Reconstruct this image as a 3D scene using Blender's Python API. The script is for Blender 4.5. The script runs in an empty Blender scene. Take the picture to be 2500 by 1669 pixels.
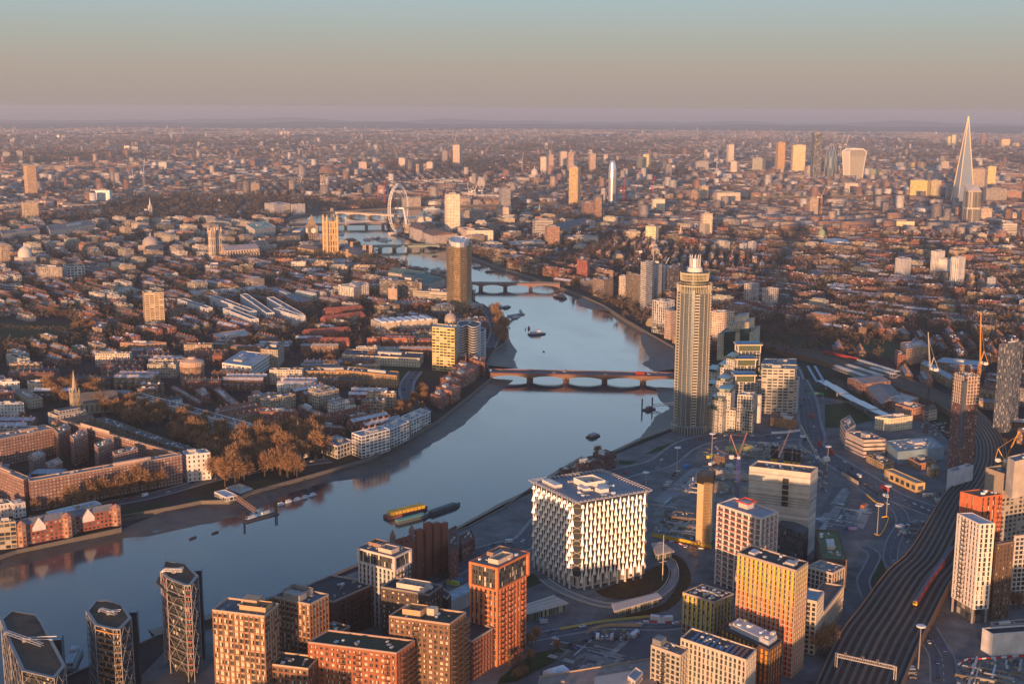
import bpy, math, random, colorsys
import numpy as np
from math import sin, cos, tan, radians, pi, hypot, atan2, floor, sqrt
from mathutils import Vector, Matrix, geometry
random.seed(7); RNG = np.random.default_rng(7)
scene = bpy.context.scene
C = scene.collection
# ---------------------------------------------------------------- camera
EX, EY, EH = -855.0, -1014.0, 328.5
YAW, PIT, ROL, FPX = radians(29.43), radians(10.55), radians(.315), 3050.0
_F = Vector((sin(YAW)*cos(PIT), cos(YAW)*cos(PIT), -sin(PIT)))
_R0 = Vector((cos(YAW), -sin(YAW), 0)); _U0 = _R0.cross(_F)
_R = _R0*cos(ROL)+_U0*sin(ROL); _U = _U0*cos(ROL)-_R0*sin(ROL)
cam_d = bpy.data.cameras.new('camera'); cam = bpy.data.objects.new('camera', cam_d); C.objects.link(cam)
cam.matrix_world = Matrix(((_R.x,_U.x,-_F.x,EX),(_R.y,_U.y,-_F.y,EY),(_R.z,_U.z,-_F.z,EH),(0,0,0,1)))
cam_d.sensor_width = 36.0; cam_d.lens = FPX/2500*36.0; cam_d.clip_start = 1.0; cam_d.clip_end = 200000.0
scene.camera = cam
scene.render.resolution_x, scene.render.resolution_y = 1024, 683
# ---------------------------------------------------------------- light
SUN_AZ, SUN_EL = radians(225), radians(3.3)
w = bpy.data.worlds.new('World'); scene.world = w; w.use_nodes = True
nt = w.node_tree; nt.nodes.clear()
_o = nt.nodes.new('ShaderNodeOutputWorld'); _b = nt.nodes.new('ShaderNodeBackground')
_s = nt.nodes.new('ShaderNodeTexSky'); _s.sky_type = 'NISHITA'; _s.sun_disc = False
_s.sun_elevation = SUN_EL; _s.sun_rotation = SUN_AZ; _s.altitude = 300; _s.air_density = 1.0; _s.dust_density = 2.0; _s.ozone_density = 1.5
_b.inputs[1].default_value = 0.12
_tc = nt.nodes.new('ShaderNodeTexCoord'); _sx = nt.nodes.new('ShaderNodeSeparateXYZ'); nt.links.new(_tc.outputs['Generated'], _sx.inputs[0])
_rp = nt.nodes.new('ShaderNodeValToRGB'); _e = _rp.color_ramp.elements   # winter evening sky by elevation
_K = 1/.12/1.74
_st = [(0,(.43,.35,.33)),(.03,(.46,.39,.345)),(.056,(.43,.45,.42)),(.085,(.41,.51,.555)),(.12,(.52,.74,.9)),(.19,(.95,1.25,1.5)),(.28,(.6,.88,1.18)),(.42,(.13,.31,.62)),(1,(.045,.16,.46))]
_e[0].position = 0; _e[1].position = 1
for _p, _c in _st[1:-1]: _e.new(_p)
for _i, (_p, _c) in enumerate(_st): _e[_i].color = (*[v*_K/16 for v in _c], 1)
nt.links.new(_sx.outputs[2], _rp.inputs[0])
_sc = nt.nodes.new('ShaderNodeVectorMath'); _sc.operation = 'SCALE'; _sc.inputs['Scale'].default_value = 16; nt.links.new(_rp.outputs[0], _sc.inputs[0])
_dt = nt.nodes.new('ShaderNodeVectorMath'); _dt.operation = 'DOT_PRODUCT'; _dt.inputs[1].default_value = (sin(SUN_AZ), cos(SUN_AZ), 0); nt.links.new(_tc.outputs['Generated'], _dt.inputs[0])
_mr = nt.nodes.new('ShaderNodeMapRange'); _mr.inputs[1].default_value = 0; _mr.inputs[2].default_value = .9; _mr.inputs[3].default_value = .9; _mr.inputs[4].default_value = .25; nt.links.new(_dt.outputs['Value'], _mr.inputs[0])
_mx = nt.nodes.new('ShaderNodeMix'); _mx.data_type = 'RGBA'; nt.links.new(_mr.outputs[0], _mx.inputs[0]); nt.links.new(_s.outputs[0], _mx.inputs[6]); nt.links.new(_sc.outputs[0], _mx.inputs[7])
nt.links.new(_mx.outputs[2], _b.inputs[0]); nt.links.new(_b.outputs[0], _o.inputs[0])
sun_d = bpy.data.lights.new('sun', 'SUN'); sun_d.energy = 5.0; sun_d.angle = radians(.8); sun_d.color = (1.0, .52, .25)
sun = bpy.data.objects.new('sun', sun_d); C.objects.link(sun)
_sd = Vector((sin(SUN_AZ)*cos(SUN_EL), cos(SUN_AZ)*cos(SUN_EL), sin(SUN_EL)))
sun.rotation_euler = _sd.to_track_quat('Z', 'Y').to_euler()
scene.view_settings.view_transform = 'Standard'; scene.view_settings.look = 'None'
scene.view_settings.exposure = 0.8; scene.view_settings.gamma = 1.0
scene.cycles.max_bounces = 5; scene.cycles.diffuse_bounces = 2; scene.cycles.glossy_bounces = 2
scene.cycles.transmission_bounces = 2; scene.cycles.volume_bounces = 0; scene.cycles.transparent_max_bounces = 6
scene.cycles.use_denoising = True
# ---------------------------------------------------------------- pixel helpers (2500 x 1669 photo pixels -> places on the ground)
RE = 6371000.0
def dz(x, y): return -((x-EX)**2+(y-EY)**2)/(2*RE)
def G(px, py, z=0.0):
 d = _F+_R*((px-1250)/FPX)-_U*((py-834.5)/FPX)
 zz = z
 for _ in range(6):
  if d.z >= -1e-4: t = 60000.0
  else: t = (zz-EH)/d.z
  t = min(t, 60000.0)
  x, y = EX+d.x*t, EY+d.y*t
  zz = z+dz(x, y)
 return Vector((x, y))
def height(px, ytop, yb):
 """height of a vertical edge whose top is at ytop and whose foot is at yb"""
 b = G(px, yb); D = hypot(b.x-EX, b.y-EY)
 d = _F+_R*((px-1250)/FPX)-_U*((ytop-834.5)/FPX)
 return EH+d.z/hypot(d.x, d.y)*D-dz(b.x, b.y)
def geo(a, b): return Vector(((b+.127)*111320*cos(radians(51.485)), (a-51.485)*111240))
ZM = dict(a=(0,1100,.38314),b=(800,1100,.38314),c=(1600,1100,.38314),d=(0,600,.38314),e=(800,550,.38314),f=(1600,550,.38314),
 g=(0,200,.53214),h=(1250,200,.53214),A=(1480,1040,.22989),B=(1960,1000,.22989),K=(1960,1330,.22989),D=(1560,1330,.21617),
 E=(600,420,.27671),F=(1600,740,.21688),I=(1100,1280,.24814),J=(1250,1120,.22955),L=(780,1280,.24814),M=(500,1400,.17157),z=(0,0,1.0643))
def q(z, x, y):
 o = ZM[z]; return (o[0]+x*o[2], o[1]+y*o[2])
def qs(z, *a): return [q(z, a[i], a[i+1]) for i in range(0, len(a), 2)]
def gs(pts, z=0): return [G(x, y, z) for x, y in pts]
# ---------------------------------------------------------------- materials
def mat(name, rough=.8, metal=0.0, spec=.3, noise=.15, nscale=.08, attr=True, color=(.5,.5,.5), bump=0):
 m = bpy.data.materials.new(name); m.use_nodes = True
 t = m.node_tree; n = t.nodes; l = t.links; p = n['Principled BSDF']
 p.inputs['Roughness'].default_value = rough; p.inputs['Metallic'].default_value = metal
 p.inputs['Specular IOR Level'].default_value = spec
 if attr:
  a = n.new('ShaderNodeAttribute'); a.attribute_name = 'col'; src = a.outputs['Color']
 else:
  a = n.new('ShaderNodeRGB'); a.outputs[0].default_value = (*color, 1); src = a.outputs[0]
 if noise:
  tc = n.new('ShaderNodeTexCoord'); g = n.new('ShaderNodeTexNoise'); g.inputs['Scale'].default_value = nscale; g.inputs['Detail'].default_value = 6; g.inputs['Roughness'].default_value = .7
  l.new(tc.outputs['Object'], g.inputs['Vector'])
  mr = n.new('ShaderNodeMapRange'); mr.inputs[1].default_value = .3; mr.inputs[2].default_value = .7; mr.inputs[3].default_value = 1-noise; mr.inputs[4].default_value = 1+noise
  l.new(g.outputs[0], mr.inputs[0])
  v = n.new('ShaderNodeVectorMath'); v.operation = 'SCALE'; l.new(src, v.inputs[0]); l.new(mr.outputs[0], v.inputs['Scale']); src = v.outputs[0]
  if bump:
   b = n.new('ShaderNodeBump'); b.inputs['Strength'].default_value = bump; b.inputs['Distance'].default_value = .5; l.new(g.outputs[0], b.inputs['Height']); l.new(b.outputs[0], p.inputs['Normal'])
 l.new(src, p.inputs['Base Color'])
 return m
def facade_mat():
 m = bpy.data.materials.new('facade'); m.use_nodes = True
 t = m.node_tree; n = t.nodes; l = t.links; p = n['Principled BSDF']
 def math_(op, a, b=None, c=None):
  x = n.new('ShaderNodeMath'); x.operation = op
  for i, v in enumerate((a, b, c)):
   if v is None: continue
   if isinstance(v, (int, float)): x.inputs[i].default_value = v
   else: l.new(v, x.inputs[i])
  return x.outputs[0]
 uv = n.new('ShaderNodeUVMap'); uv.uv_map = 'uv'
 s = n.new('ShaderNodeSeparateXYZ'); l.new(uv.outputs[0], s.inputs[0])
 wp = n.new('ShaderNodeAttribute'); wp.attribute_name = 'wp'; ws = n.new('ShaderNodeSeparateXYZ'); l.new(wp.outputs['Vector'], ws.inputs[0])
 fu, fv = math_('FRACT', s.outputs[0]), math_('FRACT', s.outputs[1])
 mu = math_('LESS_THAN', math_('ABSOLUTE', math_('SUBTRACT', fu, .5)), math_('MULTIPLY', ws.outputs[0], .5))
 mv = math_('LESS_THAN', math_('ABSOLUTE', math_('SUBTRACT', fv, .5)), math_('MULTIPLY', ws.outputs[1], .5))
 mask = math_('MULTIPLY', mu, mv)
 cx = n.new('ShaderNodeCombineXYZ'); l.new(math_('FLOOR', s.outputs[0]), cx.inputs[0]); l.new(math_('FLOOR', s.outputs[1]), cx.inputs[1])
 wn = n.new('ShaderNodeTexWhiteNoise'); wn.noise_dimensions = '2D'; l.new(cx.outputs[0], wn.inputs['Vector'])
 cr = n.new('ShaderNodeValToRGB'); cr.color_ramp.interpolation = 'CONSTANT'
 e = cr.color_ramp.elements; e[0].color = (.03,.035,.045,1); e[1].position = .35; e[1].color = (.07,.08,.1,1)
 x = e.new(.6); x.color = (.14,.14,.15,1); x = e.new(.82); x.color = (.42,.38,.33,1)
 l.new(wn.outputs['Value'], cr.inputs[0])
 a = n.new('ShaderNodeAttribute'); a.attribute_name = 'col'
 tc = n.new('ShaderNodeTexCoord'); g = n.new('ShaderNodeTexNoise'); g.inputs['Scale'].default_value = .12; g.inputs['Detail'].default_value = 6; l.new(tc.outputs['Object'], g.inputs['Vector'])
 mr = n.new('ShaderNodeMapRange'); mr.inputs[1].default_value = .3; mr.inputs[2].default_value = .7; mr.inputs[3].default_value = .78; mr.inputs[4].default_value = 1.18; l.new(g.outputs[0], mr.inputs[0])
 v = n.new('ShaderNodeVectorMath'); v.operation = 'SCALE'; l.new(a.outputs['Color'], v.inputs[0]); l.new(mr.outputs[0], v.inputs['Scale'])
 mx = n.new('ShaderNodeMix'); mx.data_type = 'RGBA'; l.new(mask, mx.inputs[0]); l.new(v.outputs[0], mx.inputs[6]); lw = n.new('ShaderNodeMix'); lw.data_type = 'RGBA'; lw.inputs[7].default_value = (.5,.48,.46,1); l.new(ws.outputs[2], lw.inputs[0]); l.new(cr.outputs[0], lw.inputs[6]); l.new(lw.outputs[2], mx.inputs[7])
 l.new(mx.outputs[2], p.inputs['Base Color'])
 ro = n.new('ShaderNodeMapRange'); ro.inputs[3].default_value = .85; ro.inputs[4].default_value = .22; l.new(mask, ro.inputs[0]); l.new(ro.outputs[0], p.inputs['Roughness'])
 return m
M = {}
M['facade'] = facade_mat()
M['roof'] = mat('roofing', .9, noise=.35, nscale=.15)
M['plain'] = mat('painted_surface', .75, noise=.12, nscale=.3)
M['metal'] = mat('brushed_metal', .4, .6, .5, noise=.1)
M['glass'] = mat('window_glass', .12, .0, .9, noise=0)
M['skin'] = mat('curtain_glass', .2, .55, .8, noise=.25, nscale=.3)
M['sailskin'] = mat('sail_foil', .38, .25, .6, noise=.08)
M['solid'] = mat('matt_solid', .95, noise=0)
M['bark'] = mat('bark', .95, noise=.2, nscale=.5)
M['twig'] = mat('bare_twigs', .95, spec=.05, noise=.3, nscale=.25)
# ---------------------------------------------------------------- mesh builder
class MB:
 def __init__(s): s.v=[]; s.f=[]; s.c=[]; s.m=[]; s.uv=[]; s.w=[]
 def face(s, pts, col, m='plain', uv=None, wp=(0,0,0)):
  i = len(s.v); s.v += [tuple(p) for p in pts]; s.f.append(tuple(range(i, i+len(pts))))
  s.c.append(tuple(col)); s.m.append(m); s.uv.append(uv or [(0,0)]*len(pts)); s.w.append(wp)
 def wall(s, a, b, z0, z1, col, bay=3.0, fl=3.2, wp=(.5,.5,0), m='facade', u0=None, z0b=None):
  L = hypot(b[0]-a[0], b[1]-a[1])
  if L < .05: return
  nb = max(1, round(L/bay)); nf = max(1, round((z1-z0)/fl)); u0 = random.randint(0, 9999) if u0 is None else u0; v0 = random.randint(0, 999)
  s.face([(a[0],a[1],z0),(b[0],b[1],z0),(b[0],b[1],z1),(a[0],a[1],z1)], col, m, [(u0,v0),(u0+nb,v0),(u0+nb,v0+nf),(u0,v0+nf)], wp)
 def prism(s, poly, z0, z1, col, rcol=None, bay=3.0, fl=3.2, wp=(.5,.5,0), m='facade', top=True, rm='roof', bottom=False):
  poly = ccw(poly); n = len(poly)
  for i in range(n): s.wall(poly[i], poly[(i+1)%n], z0, z1, col, bay, fl, wp, m)
  if top: s.face([(p[0],p[1],z1) for p in poly], rcol or col, rm)
  if bottom: s.face([(p[0],p[1],z0) for p in reversed(poly)], rcol or col, rm)
 def slab(s, poly, z0, z1, col, m='plain'): s.prism(poly, z0, z1, col, col, m=m, rm=m, wp=(0,0,0), bottom=True)
 def parapet(s, poly, z, h, t, col, m='plain'):
  poly = ccw(poly); inn = inset(poly, t); n = len(poly)
  for i in range(n):
   j = (i+1)%n; a,b,c,d = poly[i],poly[j],inn[j],inn[i]
   s.face([(a[0],a[1],z),(b[0],b[1],z),(b[0],b[1],z+h),(a[0],a[1],z+h)], col, m)
   s.face([(c[0],c[1],z),(d[0],d[1],z),(d[0],d[1],z+h),(c[0],c[1],z+h)], col, m)
   s.face([(a[0],a[1],z+h),(b[0],b[1],z+h),(c[0],c[1],z+h),(d[0],d[1],z+h)], col, m)
 def box(s, x, y, z0, sx, sy, sz, ang=0, col=(.5,.5,.5), m='plain'):
  s.slab(rect(x, y, sx, sy, ang), z0, z0+sz, col, m)
 def beam(s, p, q_, w, h=None, col=(.5,.5,.5), m='plain'):
  h = h or w; p = Vector(p); q_ = Vector(q_); d = (q_-p)
  if d.length < 1e-4: return
  d.normalize(); up = Vector((0,0,1)) if abs(d.z) < .95 else Vector((0,1,0))
  r = d.cross(up).normalized(); u = r.cross(d)
  k = [(-1,-1),(1,-1),(1,1),(-1,1)]
  A = [p+r*(a*w/2)+u*(b*h/2) for a,b in k]; B = [q_+r*(a*w/2)+u*(b*h/2) for a,b in k]
  for i in range(4): s.face([A[i],A[(i+1)%4],B[(i+1)%4],B[i]][::-1], col, m)
  s.face(A, col, m); s.face(B[::-1], col, m)
 def lathe(s, x, y, prof, n=16, col=(.5,.5,.5), m='plain', a0=0, cap=True, sx=1, sy=1, uvb=None, wp=(0,0,0), rot=0):
  """prof: list of (radius, z)"""
  def P(r, z, k):
   a = a0+2*pi*k/n; X, Y = r*cos(a)*sx, r*sin(a)*sy; return (x+X*cos(rot)-Y*sin(rot), y+X*sin(rot)+Y*cos(rot), z)
  for (r0,z0),(r1,z1) in zip(prof, prof[1:]):
   for k in range(n):
    if r0 < 1e-3 and r1 < 1e-3: continue
    pts = [P(r0,z0,k),P(r0,z0,k+1),P(r1,z1,k+1),P(r1,z1,k)]
    if r1 < 1e-3: pts = pts[:3]
    elif r0 < 1e-3: pts = [pts[0],pts[2],pts[3]]
    uv = None
    if uvb and len(pts) == 4:
     bb = uvb[0]/n; uv = [(k*bb,z0/uvb[1]),((k+1)*bb,z0/uvb[1]),((k+1)*bb,z1/uvb[1]),(k*bb,z1/uvb[1])]
    s.face(pts, col, m, uv, wp)
  if cap and prof[-1][0] > 1e-3: s.face([P(*prof[-1], k) for k in range(n)], col, 'roof' if m in('facade','skin') else m)
 def mesh(s, name, ox=0, oy=0, smooth=False):
  me = bpy.data.meshes.new(name)
  v = [(a-ox, b-oy, c) for a,b,c in s.v]
  me.from_pydata(v, [], s.f); return finish(me, s.m, s.c, s.uv, s.w, smooth)
def finish(me, mlist, cols, uvs, wps, smooth=False):
 names = []
 for k in mlist:
  if k not in names: names.append(k)
 for k in names: me.materials.append(M[k])
 idx = {k:i for i,k in enumerate(names)}
 me.polygons.foreach_set('material_index', [idx[k] for k in mlist])
 ca = me.attributes.new('col', 'FLOAT_COLOR', 'FACE'); arr = np.ones((len(cols), 4), 'f'); arr[:, :3] = np.array(cols, 'f').reshape(-1, 3); ca.data.foreach_set('color', arr.ravel())
 if any(k in ('facade',) for k in names):
  wa = me.attributes.new('wp', 'FLOAT_VECTOR', 'FACE'); wa.data.foreach_set('vector', np.array(wps, 'f').ravel())
  ul = me.uv_layers.new(name='uv'); ul.data.foreach_set('uv', np.array([c for u in uvs for c in u], 'f').ravel())
 if smooth: me.polygons.foreach_set('use_smooth', [True]*len(cols))
 me.update(); return me
def ccw(p):
 a = sum(p[i][0]*p[(i+1)%len(p)][1]-p[(i+1)%len(p)][0]*p[i][1] for i in range(len(p)))
 return list(p) if a > 0 else list(p)[::-1]
def inset(poly, t):
 n = len(poly); out = []
 for i in range(n):
  a, b, c = Vector(poly[i-1][:2]), Vector(poly[i][:2]), Vector(poly[(i+1)%n][:2])
  d1 = (b-a).normalized(); d2 = (c-b).normalized(); n1 = Vector((-d1.y, d1.x)); n2 = Vector((-d2.y, d2.x))
  k = n1+n2; k = k/max(.3, k.dot(n1)) if k.length > 1e-6 else n1
  out.append(b+k*t)
 return out
def rect(x, y, sx, sy, ang=0):
 c, s = cos(ang), sin(ang)
 return [Vector((x+a*sx/2*c-b*sy/2*s, y+a*sx/2*s+b*sy/2*c)) for a, b in ((-1,-1),(1,-1),(1,1),(-1,1))]
def tagit(o, label=None, cat=None, group=None, kind=None):
 if label: o['label'] = label
 if cat: o['category'] = cat
 if group: o['group'] = group
 if kind: o['kind'] = kind
 return o
class Thing:
 """an Empty at the thing's base; parts are built in world x, y with z above the ground"""
 def __init__(s, name, label, cat, x, y, group=None, z=0):
  s.o = bpy.data.objects.new(name, None); C.objects.link(s.o); s.x, s.y = x, y
  s.o.location = (x, y, dz(x, y)+z); s.o.empty_display_size = 1; tagit(s.o, label, cat, group); s.z = z
 def part(s, name, mb, parent=None, label=None, smooth=False, kind=None):
  if not mb.f: return None
  o = bpy.data.objects.new(name, mb.mesh(name, s.x, s.y, smooth)); C.objects.link(o); o.parent = parent or s.o
  if label: o['label'] = label
  if kind: o['kind'] = kind
  return o
def single(name, mb, label, cat, x, y, group=None, kind=None, smooth=False, z=0):
 o = bpy.data.objects.new(name, mb.mesh(name, x, y, smooth)); C.objects.link(o); o.location = (x, y, dz(x, y)+z)
 return tagit(o, label, cat, group, kind)
def copy_tree(o, parent=None):
 c = o.copy(); C.objects.link(c); c.parent = parent
 for ch in o.children:
  copy_tree(ch, c)
 return c
# ---------------------------------------------------------------- river, ground, banks
LB = [(-1500,1780),(-500,1520),(0,1358),(40,1345),(296,1290),(287,1262),(421,1238),(490,1224),(560,1222),(613,1201),(760,1160),(900,1120),(985,1076),(1068,1029),(1140,972),(1202,922),(1187,890),(1206,856),(1232,838),(1240,810),(1229,780),(1202,757),(1160,736),(1150,695),(1091,676),(1037,667),(953,636),(911,621),(877,600)]
RB = [(-1500,2300),(-300,1850),(100,1680),(300,1592),(383,1553),(500,1516),(640,1470),(766,1425),(873,1380),(960,1345),(1080,1310),(1145,1286),(1230,1240),(1275,1206),(1355,1161),(1428,1118),(1505,1102),(1570,1072),(1643,1046),(1662,1000),(1660,950),(1655,900),(1645,847),(1593,818),(1528,780),(1474,745),(1405,715),(1355,696),(1290,673),(1221,653),(1152,627),(1090,600),(1015,584),(984,573),(965,563)]
left = gs(LB)+[geo(51.5025,-.1236),geo(51.5070,-.1222),geo(51.5092,-.1205),geo(51.5103,-.1185),geo(51.5108,-.1140),geo(51.5110,-.1040),geo(51.5105,-.0948),geo(51.5093,-.0873),geo(51.5070,-.0752),geo(51.5045,-.06),geo(51.502,-.045)]
right = gs(RB)+[geo(51.5058,-.1183),geo(51.5070,-.1158),geo(51.5080,-.1120),geo(51.5086,-.1083),geo(51.5086,-.1040),geo(51.5083,-.0995),geo(51.5073,-.0945),geo(51.5065,-.0888),geo(51.5038,-.0755),geo(51.5012,-.06),geo(51.499,-.047)]
river = left+right[::-1]
WZ = -4.5
rings = []
for r in (250,500,750,1000,1300,1700,2200,2800,3500,4500,6000,8000,11000,15000,20000,27000,36000,48000,62000,78000):
 rings += [Vector((EX+r*cos(a*pi/24), EY+r*sin(a*pi/24))) for a in range(48)]
nr = len(river)
cv = [Vector(p) for p in river]+rings
ce = [(i, (i+1)%nr) for i in range(nr)]
R_ = geometry.delaunay_2d_cdt(cv, ce, [], 0, 1e-3)
riv2 = [(p.x, p.y) for p in river]
def inpoly(x, y, poly):
 c = False; j = len(poly)-1
 for i in range(len(poly)):
  a, b = poly[i], poly[j]
  if (a[1] > y) != (b[1] > y) and x < (b[0]-a[0])*(y-a[1])/(b[1]-a[1])+a[0]: c = not c
  j = i
 return c
gv, gf = R_[0], R_[2]
land, wat = [], []
for f in gf:
 x = sum(gv[i].x for i in f)/len(f); y = sum(gv[i].y for i in f)/len(f)
 (wat if inpoly(x, y, riv2) else land).append(tuple(f))
def sheet(name, faces, z, m):
 me = bpy.data.meshes.new(name); me.from_pydata([(p.x, p.y, dz(p.x, p.y)+z) for p in gv], [], faces)
 me.materials.append(m); me.update()
 if me.polygons and me.polygons[0].normal.z < 0: me.flip_normals()
 o = bpy.data.objects.new(name, me); C.objects.link(o); o['kind'] = 'structure'; return o
def ground_mat():
 m = bpy.data.materials.new('city_ground'); m.use_nodes = True; n = m.node_tree.nodes; l = m.node_tree.links; p = n['Principled BSDF']
 p.inputs['Roughness'].default_value = .95; p.inputs['Specular IOR Level'].default_value = .1
 tc = n.new('ShaderNodeTexCoord')
 a = n.new('ShaderNodeTexNoise'); a.inputs['Scale'].default_value = .012; a.inputs['Detail'].default_value = 8; a.inputs['Roughness'].default_value = .65; l.new(tc.outputs['Object'], a.inputs['Vector'])
 r = n.new('ShaderNodeValToRGB'); e = r.color_ramp.elements; e[0].position = .35; e[0].color = (.028,.034,.018,1); e[1].position = .65; e[1].color = (.085,.07,.055,1); x = e.new(.5); x.color = (.06,.055,.045,1)
 l.new(a.outputs[0], r.inputs[0]);
 v = n.new('ShaderNodeTexVoronoi'); v.inputs['Scale'].default_value = .02; l.new(tc.outputs['Object'], v.inputs['Vector'])
 mx = n.new('ShaderNodeMix'); mx.data_type = 'RGBA'; mx.blend_type = 'MULTIPLY'; mx.inputs[0].default_value = .5; l.new(r.outputs[0], mx.inputs[6]); l.new(v.outputs['Color'], mx.inputs[7]); l.new(mx.outputs[2], p.inputs['Base Color'])
 return m
def water_mat():
 m = bpy.data.materials.new('river_water'); m.use_nodes = True; n = m.node_tree.nodes; l = m.node_tree.links; p = n['Principled BSDF']
 p.inputs['Base Color'].default_value = (.045,.065,.085,1); p.inputs['Roughness'].default_value = .12; p.inputs['IOR'].default_value = 1.4; p.inputs['Specular IOR Level'].default_value = 1.0
 tc = n.new('ShaderNodeTexCoord')
 mp = n.new('ShaderNodeMapping'); mp.inputs['Rotation'].default_value = (0,0,.9); mp.inputs['Scale'].default_value = (1,.35,1); l.new(tc.outputs['Object'], mp.inputs[0])
 a = n.new('ShaderNodeTexNoise'); a.inputs['Scale'].default_value = .35; a.inputs['Detail'].default_value = 5; a.inputs['Roughness'].default_value = .6; l.new(mp.outputs[0], a.inputs['Vector'])
 c = n.new('ShaderNodeTexNoise'); c.inputs['Scale'].default_value = .012; c.inputs['Detail'].default_value = 4; c.inputs['Distortion'].default_value = 1.5; l.new(mp.outputs[0], c.inputs['Vector'])
 b = n.new('ShaderNodeBump'); b.inputs['Strength'].default_value = .17; b.inputs['Distance'].default_value = .5; l.new(a.outputs[0], b.inputs['Height']); l.new(b.outputs[0], p.inputs['Normal'])
 r = n.new('ShaderNodeMapRange'); r.inputs[1].default_value = .35; r.inputs[2].default_value = .65; r.inputs[3].default_value = .02; r.inputs[4].default_value = .13; l.new(c.outputs[0], r.inputs[0]); l.new(r.outputs[0], p.inputs['Roughness'])
 sr = n.new('ShaderNodeValToRGB'); sr.color_ramp.elements[0].position = .35; sr.color_ramp.elements[0].color = (.02,.035,.055,1); sr.color_ramp.elements[1].position = .7; sr.color_ramp.elements[1].color = (.05,.056,.062,1); l.new(c.outputs[0], sr.inputs[0]); l.new(sr.outputs[0], p.inputs['Base Color'])
 return m
ground = sheet('ground', land, 0, ground_mat()); water = sheet('river_water', wat, WZ, water_mat())
def wall_strip(name, pts, label, z0=WZ-1, z1=1.1, t=1.2, col=(.16,.14,.12)):
 mb = MB()
 for a, b in zip(pts, pts[1:]):
  L = (b-a).length; k = max(1, int(L/300))
  for i in range(k):
   p, r = a.lerp(b, i/k), a.lerp(b, (i+1)/k); d = (r-p).normalized(); nn = Vector((-d.y, d.x))*t/2
   za = dz(p.x, p.y)
   mb.slab([p-nn, r-nn, r+nn, p+nn], z0+za, z1+za, col)
 o = bpy.data.objects.new(name, mb.mesh(name)); C.objects.link(o); return tagit(o, label, 'wall')
wall_strip('embankment_wall', left, 'low stone embankment wall along the far left river bank')
wall_strip('embankment_wall', right, 'low stone embankment wall along the right river bank')
def patch_mat(name, col, noise, scale, rough=.9, c2=None):
 m = mat(name, rough, noise=noise, nscale=scale, attr=False, color=col); return m
M['asphalt'] = mat('asphalt', .85, noise=.3, nscale=.06, attr=False, color=(.085,.09,.1))
M['grass'] = mat('grass', .95, noise=.4, nscale=.1, attr=False, color=(.035,.055,.02), spec=.1)
M['paving'] = mat('paving', .9, noise=.25, nscale=.08, attr=False, color=(.24,.235,.23))
M['mud'] = mat('river_mud', .55, noise=.5, nscale=.07, attr=False, color=(.075,.062,.05), spec=.4)
M['earth'] = mat('site_earth', .95, noise=.55, nscale=.09, attr=False, color=(.2,.18,.16), spec=.1)
M['ballast'] = mat('rail_ballast', .95, noise=.4, nscale=.12, attr=False, color=(.05,.042,.038), spec=.1)
M['line'] = mat('road_paint', .8, noise=.2, attr=False, color=(.5,.5,.48))
def patch(name, pts, z, mk, kind='structure', label=None, cat=None):
 mb = MB(); cv = [Vector(p) for p in pts]; r = geometry.delaunay_2d_cdt(cv, [], [list(range(len(cv)))], 1, 1e-3)
 for f in r[2]: mb.face([(r[0][i].x, r[0][i].y, z+dz(r[0][i].x, r[0][i].y)) for i in f], (.5,.5,.5), mk)
 me = mb.mesh(name)
 o = bpy.data.objects.new(name, me); C.objects.link(o); o['kind'] = kind
 if me.polygons and me.polygons[0].normal.z < 0: me.flip_normals()
 return tagit(o, label, cat)
def ribbon_pts(c, w):
 L, R2 = [], []
 for i, p in enumerate(c):
  a = c[max(0, i-1)]; b = c[min(len(c)-1, i+1)]; d = (b-a).normalized(); nn = Vector((-d.y, d.x)); ww = w[i] if isinstance(w, (list, tuple)) else w
  L.append(p+nn*ww/2); R2.append(p-nn*ww/2)
 return L, R2
def smooth(c, k=4):
 out = []
 for i in range(len(c)-1):
  p0, p1, p2, p3 = c[max(0,i-1)], c[i], c[i+1], c[min(len(c)-1,i+2)]
  for j in range(k):
   t = j/k; out.append(.5*((2*p1)+(p2-p0)*t+(2*p0-5*p1+4*p2-p3)*t*t+(3*p1-p0-3*p2+p3)*t**3))
 out.append(c[-1]); return out
def ribbon(name, c, w, z, mk, kind='structure', label=None, cat=None, kerb=False):
 mb = MB(); L, R2 = ribbon_pts(c, w)
 for i in range(len(c)-1):
  f = [L[i], R2[i], R2[i+1], L[i+1]]
  mb.face([(p.x, p.y, z+dz(p.x, p.y)) for p in f], (.5,.5,.5), mk)
 o = bpy.data.objects.new(name, mb.mesh(name)); C.objects.link(o); o['kind'] = kind; return tagit(o, label, cat)
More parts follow.
